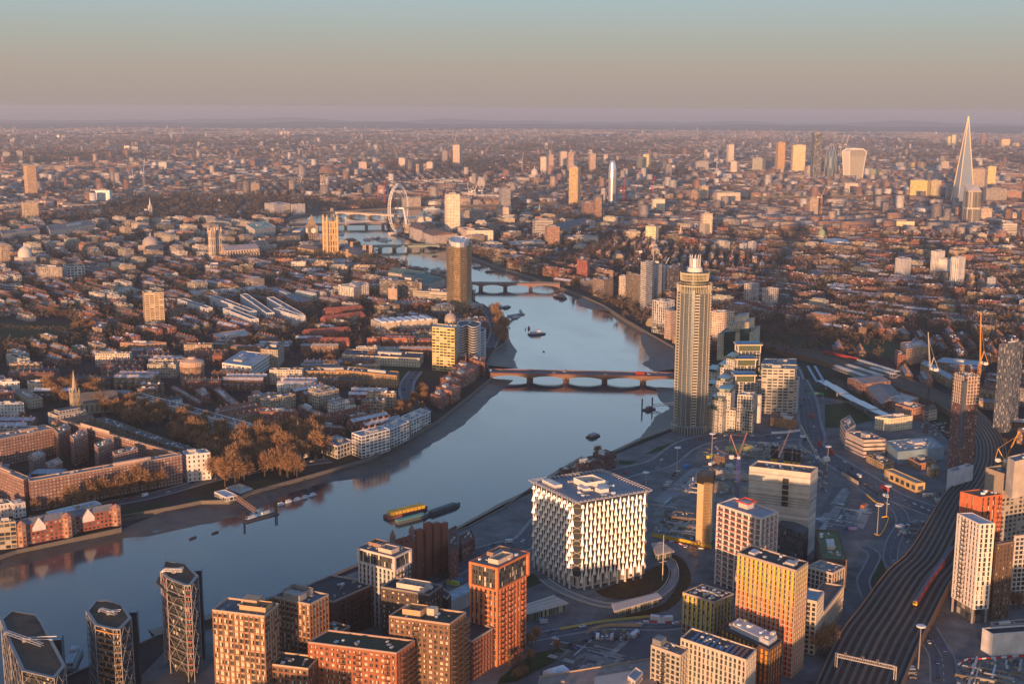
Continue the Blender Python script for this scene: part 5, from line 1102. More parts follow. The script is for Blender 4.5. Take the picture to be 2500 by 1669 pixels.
# riverside slab tower with convex sides
def slab60():
 h = 108; pts = [(757,116),(772,134),(805,143),(845,146),(885,140),(910,128),(916,112),(880,100),(830,96),(785,100)]; poly = ccw([G(*q('e', *p), h) for p in pts])
 T = mk('convex_tower', 'brown glass tower with bowed sides and white roof top by the river', 'tower', poly, None, 'the bowed brown glass tower')
 m = MB(); m.prism(poly, 0, h, (.3,.2,.09), top=False, bay=1.8, fl=3.4, wp=(.72,.45,0));
 for k in range(30):
  for a, b, d, nn, L in edges(poly): m.beam((a.x+nn.x*.15,a.y+nn.y*.15,6+k*3.4),(b.x+nn.x*.15,b.y+nn.y*.15,6+k*3.4),.3,.9,(.36,.25,.11),'metal')
 T.part('wall', m); r = roof_part(T, poly, h, (.3,.27,.24), (.3,.22,.14), 1); s = inset(poly, 4); m = MB(); m.slab(s, h, h+7, (.66,.62,.58)); m.parapet(s, h+7, 1, .4, (.7,.66,.6)); T.part('roof_plant', m, parent=r); clutter(T, [poly[0],poly[2],poly[5],poly[7]], h+7, 8, r)
 m = MB(); pd = [G(*q('e', *p), 7) for p in ((745,525),(955,535),(985,505),(900,480),(770,490))]; m.slab(pd, 0, 7, (.5,.45,.4)); T.part('podium', m); occupy(pd)
slab60()
def wavy():
 T = None
 for i, (pts, yb_, lab) in enumerate([([(825,635),(850,650),(885,638),(925,652),(968,640),(972,618),(900,608),(830,615)], 890, 'wavy dark tower ringed with white balcony bands beside golden office tower'), ([(935,668),(965,680),(1004,668),(1006,650),(975,640),(940,645)], 860, 'lower wing of the wavy white banded tower on its river side')]):
  a = q('e', *pts[1]); h = height(a[0], a[1], q('e', pts[1][0], yb_)[1]); poly = [G(*q('e', *p), h) for p in pts]
  sm = smooth([Vector(p) for p in poly]+[Vector(poly[0])], 4)[:-1]; sm = ccw(sm)
  T = mk('wavy_tower', lab, 'tower', sm, None, None if i else 'the wavy banded tower'); m = MB(); m.prism(inset(sm, 1.4), 0, h, (.04,.045,.05), (.1,.1,.1), m='skin'); T.part('glass_wall', m)
  m = MB(); n = int(h/3.3)
  for k in range(n+1): m.parapet(sm, k*3.3, 1.1, 1.4, (.66,.64,.62))
  T.part('balcony_band', m); clutter(T, [sm[0],sm[8],sm[16],sm[24]] if len(sm) > 24 else [sm[0],sm[5],sm[10],sm[15]], h, 6)
wavy()
# museum with long roofs and dome
def museum():
 T, p, h = t('e',(275,600),(330,625),(700,600),700,(.5,.42,.34),'museum','museum','long stone museum with white barrel skylights near the golden office tower','the skylit museum',rcol=(.45,.45,.47),wp=(.15,.3,0),clut=0,plant=0)
 for i in range(7):
  a = p[0].lerp(p[1], .08+i*.13); b = a+(p[3]-p[0])*.9; m = MB(); m.beam((a.x,a.y,h+1),(b.x,b.y,h+1),7,3,(.7,.72,.75)); T.part('skylight', m)
 e = G(*q('e',782,598),14); m = MB(); m.lathe(e.x, e.y, [(9,0),(9,15)], 16, (.5,.42,.34)); m.lathe(e.x, e.y, [(9,15),(8,19),(5,22.5),(1.2,24),(1,27),(0,28)], 16, (.35,.3,.28)); T.part('dome', m)
museum()
def terrace_like(z, a_, b_, h, dep, label, col, rc, n=0, name='terrace', cat='terrace', grp=None, lm=None, wp=(.35,.5,0), front=True, pitched=False):
 a, b = G(*q(z, *a_), h), G(*q(z, *b_), h); d = (b-a).normalized(); nn = Vector((-d.y, d.x)); nn = nn if nn.dot(Vector((EX,EY))-a) < 0 else -nn
 pl = [a, b, b+nn*dep, a+nn*dep]; T = mk(name, label, cat, pl, grp, lm); block(T, pl, 0, h, col, rc, 3.2, 3.2, wp, plant=0, clut=n, pitched=pitched); return T
for i, (a_, b_) in enumerate([((1945,610),(2225,612)),((1940,560),(2240,540)),((2075,470),(2330,440)),((2075,420),(2320,400))]):
 terrace_like('d', a_, b_, 12, 16, ['nearest','second','third','farthest'][i]+' row of red gabled houses between the two tree avenues', (.36,.12,.07), (.3,.1,.07), 0, 'gabled_houses', 'terrace', 'red gabled rows', pitched=5)
terrace_like('e', (205,785), (665,790), 8, 12, 'long low white roofed mews in front of the museum', (.6,.58,.56), (.25,.25,.27), 16)
terrace_like('e', (0,750), (130,750), 10, 12, 'red brick row with white ground floor left of the long mews', (.34,.13,.08), (.2,.1,.08), 8)
for i, (a_, b_) in enumerate([((250,720),(310,725)),((345,715),(550,722)),((570,735),(665,735))]):
 terrace_like('e', a_, b_, 14, 14, ['left','middle','right'][i]+' red brick wing with gabled ends in front of skylit museum', (.34,.13,.08), (.2,.18,.18), 3)
# tall skyscrapers and landmarks of the far city
def lm_tower(z, x0, x1, ytop, yb_, h, label, col, name='office_tower', cat='tower', wp=(.6,.6,0), taper=None, rc=(.3,.28,.26), ang=None, dr=1.0, fl=4, bay=4, lm=None, top=None, group=None):
 """a far tower given by its left and right edges, its top and its foot; depth from its width"""
 xm = (x0+x1)/2; t_, b_ = q(z, xm, ytop), q(z, xm, yb_)
 g = G(*b_);
 if h is None: h = height(t_[0], t_[1], b_[1])
 else:
  # find the place whose height h reaches ytop
  g = G(t_[0], t_[1], h)
 l, r = q(z, x0, yb_), q(z, x1, yb_); D = hypot(g.x-EX, g.y-EY)*1.0; W = (r[0]-l[0])/FPX*D
 view = atan2(g.y-EY, g.x-EX); an = view-pi/2+(ang if ang is not None else random.choice((.35,-.3,.25)))
 s = W/(abs(cos(an-(view-pi/2)))+dr*abs(sin(an-(view-pi/2)))); g = g+Vector((cos(view), sin(view)))*s*dr*.4
 pl = rect(g.x, g.y, s, s*dr, an); T = Thing(name, label, cat, g.x, g.y, group); occupy(pl, 5)
 if lm: LAND.append((g.x, g.y, lm))
 m = MB(); m.prism(pl, 0, h, col, rc, bay, fl, wp, top=False); T.part('wall', m)
 m = MB(); P = ccw(pl); m.slab(inset(P, .02), h-.5, h+.8, rc); m.box(g.x, g.y, h+.8, s*.5, s*dr*.4, 3.5, an, jit(rc, .2)); T.part('roof', m)
 return T, g, s, h, an
FT = [
 ('g',110,160,383,513,117,'slender tan office tower with gridded sides, far left',(.45,.3,.18),'the slender tan tower'),
 ('g',108,175,552,640,None,'shorter wide tan tower below the slender tan tower',(.42,.32,.22),None),
 ('g',443,513,497,560,None,'bright white gridded block left of centre in the distance',(.8,.75,.7),'the bright white far block'),
 ('g',0,47,750,850,None,'brown round edged tower at the left edge by the park',(.35,.26,.18),None),
 ('g',17,45,323,360,None,'left one of two small grey towers on the far left skyline',(.45,.38,.34),None),
 ('g',77,103,318,358,None,'right one of two small grey towers on the far left skyline',(.45,.38,.34),None),
 ('g',730,775,368,412,None,'grey green office tower in the left middle distance',(.25,.27,.27),None),
 ('g',1647,1683,368,432,None,'pink lit slab tower left of the observation wheel',(.6,.45,.38),'the pink slab tower'),
 ('g',1830,1867,350,398,None,'pink block tower above the observation wheel',(.55,.42,.36),None),
 ('g',1957,1993,368,412,None,'squat pink block tower right above the wheel',(.55,.42,.36),None),
 ('g',2078,2118,290,388,None,'tall tan tower with a crane far behind the wheel',(.5,.38,.3),'the tall tan far tower'),
 ('g',2028,2052,318,378,None,'thin dark tower left of the tall tan far tower',(.3,.25,.24),None),
 ('g',1138,1190,465,517,None,'square dark tan block in the left middle distance',(.35,.27,.2),None),
 ('g',1288,1300,228,248,None,'first of four small white towers on the skyline',(.7,.6,.55),None),
 ('g',1303,1313,226,247,None,'second of four small white towers on the skyline',(.7,.6,.55),None),
 ('g',1316,1328,228,248,None,'third of four small white towers on the skyline',(.7,.6,.55),None),
 ('g',1380,1394,272,290,None,'small pale twin tower left one, below the skyline',(.6,.5,.46),None),
 ('g',1405,1420,274,293,None,'small pale twin tower right one, below the skyline',(.6,.5,.46),None),
 ('g',262,275,244,260,None,'left pale dot tower on the left horizon',(.6,.5,.46),None),
 ('g',287,298,246,261,None,'right pale dot tower on the left horizon',(.6,.5,.46),None),
 ('g',572,600,294,322,None,'cluster slab of pale towers on the left horizon, left one',(.55,.46,.42),None),
 ('g',604,632,297,325,None,'cluster slab of pale towers on the left horizon, right one',(.55,.46,.42),None),
 ('g',48,64,262,285,None,'lone small pale tower near the left edge skyline',(.5,.42,.4),None),
 ('g',2040,2110,515,650,107,'tall white stone tower by the river right of the wheel',(.72,.56,.42),'the white stone tower'),
 ('g',2288,2342,490,575,None,'dark round cornered tower with thin mast',(.25,.24,.25),'the dark masted tower'),
 ('g',2275,2345,575,640,None,'tan office block at the foot of the dark masted tower',(.5,.38,.3),None),
 ('g',2132,2230,592,665,None,'black and white office under construction beside white stone tower',(.2,.18,.17),'the black and white site block'),
 ('h',260,313,392,567,None,'gold brown slab tower standing alone in the middle distance',(.42,.3,.15),'the gold brown slab tower'),
 ('h',440,482,448,552,None,'brown concrete core tower with glassy upper half rising above',(.33,.24,.2),'the half glazed core tower'),
 ('h',318,372,555,625,None,'dark brick block left half of the pair by the station roof',(.22,.13,.1),None),
 ('h',372,410,535,640,None,'dark brick taller half of the pair by the station roof',(.24,.14,.1),None),
 ('h',612,672,662,740,None,'bright yellow white tower with open top grid above railway','y','the yellow white tower'),
 ('h',862,916,605,715,None,'tan tower block with dark window columns right of centre',(.55,.42,.32),'the tan column tower'),
 ('h',637,700,538,603,None,'bright cream square office block in the middle distance',(.75,.6,.46),'the bright cream office block'),
 ('h',1350,1400,532,640,None,'rounded tan tower beside an orange tower crane','r','the rounded tan tower'),
 ('h',812,850,500,560,None,'brown block tower in the right middle distance',(.3,.2,.15),None),
 ('h',858,898,478,535,None,'tan block tower beside the brown block tower',(.45,.34,.22),None),
 ('h',165,190,335,430,None,'left brown tower of the concrete trio on the skyline',(.38,.27,.22),'the concrete trio'),
 ('h',253,282,325,425,None,'middle brown tower of the concrete trio on the skyline',(.38,.27,.22),None),
 ('h',350,383,330,412,None,'right brown tower of the concrete trio on the skyline',(.4,.29,.23),None),
 ('h',218,250,320,405,None,'pale brown tower block left of the concrete trio middle tower',(.5,.4,.34),None),
 ('h',130,165,345,425,None,'pale block beside the left tower of the concrete trio',(.55,.44,.38),None),
 ('h',348,368,313,333,None,'white topped small tower above the concrete trio',(.7,.62,.56),None),
 ('h',150,164,280,308,None,'thin pale far tower left on the right half skyline',(.55,.45,.4),None),
 ('h',568,597,345,405,None,'dark glass block tower left of yellow green block tower',(.12,.13,.13),None),
 ('h',600,636,333,400,None,'yellow green lit block tower in the middle skyline',(.5,.45,.25),'the yellow green block'),
 ('h',700,732,382,435,None,'dark blue grey bulky tower in the middle skyline',(.18,.17,.19),None),
 ('h',838,900,365,410,None,'grey wedge shaped block left of the slim crane tower',(.3,.28,.28),None),
 ('h',983,1016,288,378,None,'slim pale tower topped by a crane on the skyline',(.55,.47,.38),'the slim crane topped tower'),
 ('h',1002,1038,365,438,None,'tan tower in front of the slim crane topped tower',(.5,.42,.36),None),
 ('h',1102,1160,350,425,None,'wide green grey stepped block left of the bronze tower',(.3,.3,.24),None),
 ('h',1205,1247,278,430,None,'bronze brown tall tower with darker left edge',(.42,.26,.12),'the bronze tower'),
 ('h',1278,1340,290,432,None,'yellow lit bulky tower with roof cranes and masts',(.62,.48,.26),'the yellow bulky tower'),
 ('h',1340,1388,388,445,None,'striped round cornered block before the yellow bulky tower',(.42,.34,.26),None),
 ('h',1425,1500,385,432,None,'tan office cluster below the bullet shaped glass tower',(.45,.36,.26),None),
 ('h',1598,1676,400,445,None,'green glass low block right of the flared top tower',(.25,.28,.16),None),
 ('h',1527,1596,465,510,None,'curved pale office below the flared top tower',(.5,.42,.36),None),
 ('h',1760,1804,372,418,None,'blue grey square tower between flared tower and pyramid tower',(.25,.25,.27),None),
 ('h',1820,1897,370,402,None,'gold green low block left of the pyramid skyscraper',(.35,.28,.15),None),
 ('h',1828,1912,452,525,None,'bright gold glass block left of the pyramid skyscraper','g','the bright gold glass block'),
 ('h',1912,1962,452,525,None,'tan glass extension right of the bright gold block',(.42,.35,.22),None),
 ('h',1960,2000,365,420,None,'grey tower left of the pyramid skyscraper shaft',(.4,.34,.3),None),
 ('h',2105,2170,400,520,None,'broad dark tan hospital tower right behind the pyramid skyscraper',(.36,.28,.22),'the dark hospital tower'),
 ('h',2172,2212,388,490,None,'golden slim tower right of the dark hospital tower',(.6,.46,.2),None),
 ('h',1993,2015,250,290,None,'left gold tower of the far pair above the pyramid skyscraper',(.75,.6,.3),'the far gold pair'),
 ('h',2017,2037,243,292,None,'right gold tower of the far pair above the pyramid skyscraper',(.75,.6,.3),None),
 ('h',2238,2280,263,300,None,'gold tower block near the right edge skyline',(.7,.52,.26),None),
 ('h',2295,2325,282,302,None,'low gold block near the right edge skyline',(.65,.5,.26),None),
 ('h',2148,2168,240,290,None,'thin dark red tower right of the pyramid skyscraper tip',(.25,.12,.1),None),
 ('h',2245,2330,605,640,None,'wide tan block above the banded office at right edge',(.5,.4,.3),None),
 ('h',2242,2308,650,722,None,'horizontally banded tan office near the right edge','b','the banded tan office'),
 ('h',2140,2195,580,650,None,'tan tower right of the pointed glass prism tower',(.45,.35,.28),None),
 ('h',2165,2260,490,560,None,'dark grey office cluster near the right edge',(.25,.22,.2),None),
 ('h',2262,2330,500,548,None,'red brown office block near the right edge',(.32,.18,.14),None),
 ('h',880,896,312,350,None,'small pink far tower left of the crane topped tower',(.5,.38,.34),None),
 ('h',1940,1978,572,602,None,'small pink brick block in front of the spire',(.45,.28,.22),None),
 ('h',93,187,635,722,None,'white striped round office with brown twin beside station','b','the white striped round office'),
 ('h',150,218,665,758,None,'red brown block in front of the white striped round office',(.3,.17,.12),None),
 ('h',240,395,712,742,None,'long low white slab hall by the big bare trees',(.7,.6,.52),'the long low white slab'),
 ('h',1078,1168,612,640,None,'long white institutional block in right middle distance',(.7,.6,.5),None),
 ('h',1708,1838,640,690,None,'long yellow lit stepped office in right middle distance',(.7,.56,.32),None),
 ('h',925,1045,508,560,None,'stepped tan and glass office complex in middle distance',(.5,.42,.34),None),
 ('h',515,588,685,725,None,'green brown gridded office left of yellow white tower',(.4,.34,.26),None),
]
for z, x0, x1, yt, yb_, h, lab, col, lm in FT:
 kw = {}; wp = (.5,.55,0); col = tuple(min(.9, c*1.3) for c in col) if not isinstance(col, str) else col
 if col == 'y': col = (.85,.72,.45)
 elif col == 'g': col = (.8,.62,.2)
 elif col == 'b': col = (.6,.54,.48); kw = dict(bay=50); wp = (1,.5,0)
 elif col == 'r': col = (.45,.34,.26)
 lm_tower(z, x0, x1, yt, yb_, h, lab, col, cat='office block' if x1-x0 > 60 else 'tower', name='office_block' if x1-x0 > 60 else 'office_tower', wp=wp, lm=lm, dr=.6 if x1-x0 > 60 else 1, **kw)
# pyramid skyscraper
def pyramid():
 g = G(*q('h',2066,560)); D = hypot(g.x-EX, g.y-EY); x, y = g.x, g.y; T = Thing('pyramid_skyscraper', 'very tall glass pyramid skyscraper with split pointed tip above horizon', 'skyscraper', x, y); LAND.append((x, y, 'the pyramid skyscraper')); occupy(rect(x, y, 90, 90), 0)
 H = 306; s0 = 31; an = atan2(y-EY, x-EX)-pi/2+.45; lean = 0
 def lv(z, k=1): f = 1-(z/H)*.965; return [(p.x, p.y, z) for p in rect(x, y, s0*2*f, s0*2*f*.92, an)]
 m = MB(); n = 36
 for i in range(n):
  a, b = lv(H*i/n), lv(H*(i+1)/n-1.2); c_ = lv(H*(i+1)/n)
  for j in range(4):
   k = (j+1)%4; m.face([a[j],a[k],b[k],b[j]], (.4,.43,.48), 'skin'); m.face([b[j],b[k],c_[k],c_[j]], (.2,.2,.22), 'metal')
 T.part('glass_wall', m)
 fr = MB(); a, b = lv(0), lv(H)
 for j in range(4):
  e = Vector(b[j])+(Vector(b[j])-Vector(a[j])).normalized()*(8 if j % 2 else 3); o_ = (Vector(a[j])-Vector((x,y,0))).normalized()*1.5; fr.beam(Vector(a[j])+o_, e, 2.2, 2.2, (.85,.66,.4))
 T.part('edge_fins', fr)
pyramid()
def lathe_tower(z, xm, ytop, yb_, prof, label, col, n=24, sx=1, sy=1, name='skyscraper', lm=None, m_='skin', ribs=None, hh=None):
 t_, b_ = q(z, xm, ytop), q(z, xm, yb_); g = G(*b_) if hh is None else G(t_[0], t_[1], hh); H = hh or height(t_[0], t_[1], b_[1]); x, y = g.x, g.y; T = Thing(name, label, 'skyscraper', x, y); occupy(rect(x, y, 40, 40), 4)
 if lm: LAND.append((x, y, lm))
 rot = atan2(y-EY, x-EX)-pi/2
 m = MB(); m.lathe(x, y, [(r, zz*H) for r, zz in prof], n, col, m_, sx=sx, sy=sy, rot=rot); T.part('glass_wall', m)
 if ribs:
  rb = MB()
  for k in range(n):
   for s in (1,-1):
    for i in range(len(prof)-1):
     a = 2*pi*(k+s*i)/n; b = 2*pi*(k+s*(i+1))/n; r0, r1 = prof[i][0]+.3, prof[i+1][0]+.3
     if k % 3 == 0: rb.beam((x+r0*cos(a),y+r0*sin(a),prof[i][1]*H),(x+r1*cos(b),y+r1*sin(b),prof[i+1][1]*H),1.0,1.0,ribs)
  T.part('lattice', rb)
 return T
lathe_tower('h', 1467, 282, 385, [(24,0),(27,.15),(28.5,.35),(27.5,.5),(25,.65),(20,.8),(13,.9),(6,.97),(0,1)], 'bullet shaped glass tower with spiral lattice in the far cluster', (.12,.16,.2), lm='the bullet shaped tower', ribs=(.4,.4,.4), hh=180)
def wedge():
 T, g, s, h, an = lm_tower('h', 1378, 1425, 237, 430, 225, 'dark leaning wedge shaped skyscraper in the far cluster', (.12,.14,.17), name='skyscraper', cat='skyscraper', wp=(.9,.8,0), dr=.9, lm='the dark wedge skyscraper')
wedge()
def flared():
 t_, b_ = q('h',1563,308), q('h',1563,458); g = G(*b_); H = height(t_[0], t_[1], b_[1]); x, y = g.x, g.y; an = atan2(y-EY, x-EX)-pi/2+.62; T = Thing('flared_skyscraper', 'skyscraper flaring wider to a curved white ribbed top', 'skyscraper', x, y); LAND.append((x, y, 'the flared top skyscraper')); occupy(rect(x, y, 70, 60), 4)
 D = hypot(x-EX, y-EY); W = 92*.532/FPX*D
 def lv(t): w_ = W*(.72+.28*t**1.5)*(1 if t < .9 else 1-.35*((t-.9)/.1)**2); return rect(x, y, w_, w_*.62, an)
 g_ = MB(); f_ = MB(); n = 16
 for i in range(n):
  t0, t1 = i/n, (i+1)/n; a, b = lv(t0), lv(t1)
  for j in range(4):
   k = (j+1)%4; fin = j in (1,3)
   g_.face([(*a[j],t0*H),(*a[k],t0*H),(*b[k],t1*H),(*b[j],t1*H)], (.72,.66,.58) if fin else (.3,.27,.23), 'plain')
  for j in range(4): f_.beam((*a[j],t0*H),(*b[j],t1*H),3.2,3.2,(.78,.72,.62))
 tp = lv(1); g_.face([(*p, H) for p in ccw(tp)], (.7,.66,.6));
 a, b, c_, d_ = tp
 f_.beam((*a,H),(*b,H),5,5,(.78,.72,.62)); f_.beam((*c_,H),(*d_,H),5,5,(.78,.72,.62))
 fr = lv(.5);
 for j in range(1, 12):
  for (p0, p1) in ((0,1),):
   u0 = [Vector(lv(t)[0]).lerp(Vector(lv(t)[1]), j/12) for t in (0,.25,.5,.75,.95)]
   for s_ in range(4): f_.beam((*u0[s_],(0,.25,.5,.75)[s_]*H),(*u0[s_+1],(.25,.5,.75,.95)[s_]*H),.8,1.4,(.7,.66,.58))
 T.part('glass_wall', g_); T.part('white_ribs', f_)
flared()
def prism_tower():
 T, g, s, h, an = lm_tower('h', 2065, 2138, 500, 660, None, 'pointed glass prism tower with bright fins near pyramid skyscraper', (.5,.44,.34), name='office_tower', wp=(.8,.9,0), fl=60, bay=3, lm='the pointed prism tower')
 m = MB(); p = rect(g.x, g.y, s, s, an); a, b, c_, d_ = p
 m.face([(*a,h),(*b,h),(*c_,h+16)], (.6,.56,.5)); m.face([(*a,h),(*c_,h+16),(*d_,h+16)], (.5,.46,.4)); m.face([(*a,h+.1),(*d_,h+16),(*d_,h)], (.5,.45,.4)); m.face([(*d_,h),(*d_,h+16),(*c_,h+16),(*c_,h)], (.5,.45,.4)); m.face([(*b,h),(*c_,h),(*c_,h+16)], (.5,.45,.4)); T.part('slanted_top', m)
prism_tower()
lathe_tower('h', 462, 362, 450, [(13,0),(14,.3),(15,.6),(14,.8),(10,.95),(7,1)], 'bulging pale glass upper stage of the half glazed core tower', (.45,.48,.55), sx=1, sy=.7, lm=None, hh=150)
# ---------------------------------------------------------------- bridges
def bridge(name, label, a, b, z, wd, piers, col, arch=4.0, deckcol=(.07,.07,.075), pylon=None, rail=(.45,.12,.09), pier_w=7, thick=1.4):
 A, B = Vector(a), Vector(b); d = (B-A).normalized(); L = (B-A).length; nn = Vector((-d.y, d.x)); c = (A+B)/2; T = Thing(name, label, 'bridge', c.x, c.y)
 LAND.append((c.x, c.y, 'the '+name.replace('_', ' ')))
 off = dz(A.x, A.y)-dz(c.x, c.y)
 m = MB(); P = [A+nn*wd/2, A-nn*wd/2, B-nn*wd/2, B+nn*wd/2]; m.slab(P, z-thick, z, deckcol, 'plain'); T.part('deck', m)
 m = MB()
 for s in (-1, 1):
  e0, e1 = A+nn*(wd/2*s), B+nn*(wd/2*s); m.beam((e0.x,e0.y,z-.4),(e1.x,e1.y,z-.4),.6,1.6,col); m.beam((e0.x,e0.y,z+.9),(e1.x,e1.y,z+.9),.3,.5,rail)
  k = int(L/4)
  for i in range(k): p = e0.lerp(e1, (i+.5)/k); m.beam((p.x,p.y,z),(p.x,p.y,z+.9),.25,.25,rail)
 T.part('parapet', m)
 m = MB()
 for i in range(1, 4): p, r = A.lerp(B, 0), A.lerp(B, 1); o = nn*(wd*(i/4-.5)); m.beam((p.x+o.x,p.y+o.y,z+.03),(r.x+o.x,r.y+o.y,z+.03),.25,.04,(.5,.5,.48))
 T.part('road_marking', m)
 ts = [0]+list(piers)+[1]
 for t_ in piers:
  p = A+(B-A)*t_; m = MB(); m.slab([p+nn*(wd/2+2.5), p+d*pier_w/2+nn*wd*.4, p+d*pier_w/2-nn*wd*.4, p-nn*(wd/2+2.5), p-d*pier_w/2-nn*wd*.4, p-d*pier_w/2+nn*wd*.4], WZ-3, z-thick-2, tuple(x*.6 for x in col));
  for s in (-1,1): e = p+nn*(wd/2+.2)*s; m.box(e.x, e.y, z-4, pier_w*.8, 1.4, 5.2, atan2(d.y,d.x), col)
  T.part('pier', m)
  if pylon:
   m = MB()
   for s in (-1,1):
    e = p+nn*(wd/2+1)*s; m.beam((e.x,e.y,z),(e.x+nn.x*3*s,e.y+nn.y*3*s,z+pylon),.7,.7,(.75,.74,.72))
    for f in (-18,-9,9,18): g = e+d*f; m.beam((e.x+nn.x*3*s,e.y+nn.y*3*s,z+pylon),(g.x,g.y,z+.3),.2,.2,(.7,.7,.7))
   T.part('pylon', m)
 if arch:
  for t0, t1 in zip(ts, ts[1:]):
   m = MB(); n = 12
   for s in (-1, 1):
    o = nn*(wd/2-.1)*s
    for i in range(n):
     u0, u1 = i/n, (i+1)/n
     def pt(u): p = A+(B-A)*(t0+(t1-t0)*u)+o; return p, z-thick-arch*(abs(2*u-1)**2.2)
     (p, za), (r, zb) = pt(u0), pt(u1); m.face([(p.x,p.y,za-.5),(r.x,r.y,zb-.5),(r.x,r.y,z-.9),(p.x,p.y,z-.9)], col); m.beam((p.x,p.y,za-.4),(r.x,r.y,zb-.4),1.0,.9,tuple(min(1, x*1.3) for x in col))
   for i in range(n):
    (p, za), (r, zb) = pt(i/n), pt((i+1)/n); w2 = nn*(wd-.2); m.face([(p.x,p.y,za-.5),(r.x,r.y,zb-.5),(r.x-w2.x,r.y-w2.y,zb-.5),(p.x-w2.x,p.y-w2.y,za-.5)], tuple(x*.8 for x in col))
   T.part('arch', m)
 return T
bridge('red_road_bridge', 'nearest road bridge with dark red railings and shallow golden steel arches', G(*q('e',1040,930),6), G(*q('e',2330,958),6), 6, 24, [.195,.375,.565,.755], (.2,.12,.085), 3.6, rail=(.25,.06,.05))
bridge('arched_road_bridge', 'second road bridge upriver with red arches beside the bowed brown tower', G(*q('e',880,366),7), G(*q('e',1480,372),7), 7, 20, [.16,.42,.69], (.25,.15,.13), 4.5, rail=(.3,.3,.3))
bridge('green_arched_bridge', 'low pale green arched bridge by the palace with the clock tower', G(*q('E',960,655),7), G(*q('E',1700,640),7), 7, 26, [.13,.3,.47,.65,.8], (.28,.32,.25), 4, rail=(.3,.36,.28))
bridge('cable_rail_bridge', 'railway bridge with white cable pylons behind the observation wheel', G(*q('E',380,462),8), G(*q('E',1300,450),8), 8, 26, [.2,.54,.74,.9], (.3,.25,.22), 0, pylon=18, thick=4)
bridge('stone_span_bridge', 'pale long span bridge farthest up the visible river', G(*q('E',810,352),8), G(*q('E',1330,378),8), 8, 26, [.22,.55,.85], (.6,.5,.42), 4.5, rail=(.5,.45,.4))
# ---------------------------------------------------------------- palace by the river
GOLD = (.62,.42,.2)
def pinn_tower(z, x0, x1, yt, yb_, label, col, lm, nm='stone_tower', spire=0, pin=1, clock=False):
 xm = (x0+x1)/2; a = q(z, xm, yt); b = q(z, xm, yb_); h = height(a[0], a[1], b[1]); g = G(*b); D = hypot(g.x-EX, g.y-EY); W = (x1-x0)*ZM[z][2]/FPX*D; s = W/1.3; an = atan2(g.y-EY,g.x-EX)-pi/2+.35
 T = Thing(nm, label, 'tower', g.x, g.y); occupy(rect(g.x, g.y, s, s, an)); LAND.append((g.x, g.y, lm)); m = MB(); m.prism(rect(g.x, g.y, s, s, an), 0, h, col, (.3,.25,.2), s/4, h/6, (.4,.75,0)); T.part('wall', m)
 P = rect(g.x, g.y, s*1.02, s*1.02, an); m = MB()
 if pin:
  for p in P: m.lathe(p.x, p.y, [(s*.11,0),(s*.11,h+s*.35),(s*.13,h+s*.4),(0,h+s*.75)], 8, col)
  m.parapet(P, h, 2.2, 1, col); T.part('corner_turrets', m)
 if spire:
  m = MB(); m.lathe(g.x, g.y, [(s*.66,h),(s*.5,h+2),(s*.36,h+spire*.3),(s*.36,h+spire*.5),(s*.2,h+spire*.62),(0,h+spire*1.15)], 4, (.35,.25,.14), a0=an+pi/4); T.part('spire', m)
 if clock:
  m = MB()
  for a_, b_, d, nn, L in edges(ccw(rect(g.x, g.y, s*1.04, s*1.04, an))):
   c = (a_+b_)/2; cc = [(c.x+d.x*s*.27*cos(t*pi/8)+nn.x*.3, c.y+d.y*s*.27*cos(t*pi/8)+nn.y*.3, h-s*.5+s*.27*sin(t*pi/8)) for t in range(16)]; m.face(cc, (.8,.75,.62))
  T.part('clock_face', m)
 return T
pinn_tower('E', 692, 812, 440, 755, 'great square golden stone tower with four pinnacles and flag mast', GOLD, 'the golden pinnacled tower')
pinn_tower('E', 530, 640, 470, 640, 'scaffolded dark clock tower with pointed roof left of golden tower', (.3,.2,.13), 'the clock tower', spire=24, pin=0, clock=True)
t('E',(815,690),(980,735),(1115,690),16,GOLD,'palace_wing','palace','river wing of the gothic palace right of the golden tower',None,rcol=(.16,.15,.16),wp=(.4,.7,0),fl=8,pitched=5)
t('E',(455,665),(600,690),(690,670),18,GOLD,'palace_wing','palace','near wing of the gothic palace left of the golden tower',None,rcol=(.2,.16,.14),wp=(.4,.7,0),fl=8,pitched=5)
for i, (x0, x1, yt) in enumerate([(1035,1060,655),(1090,1115,655),(925,945,625),(885,905,690)]): pinn_tower('E', x0, x1, yt, yt+115, ['right front pair left turret','right front pair right turret','far river turret','short near turret'][i]+' of the gothic palace', (.55,.38,.2), 'the palace turrets', nm='turret', pin=1)
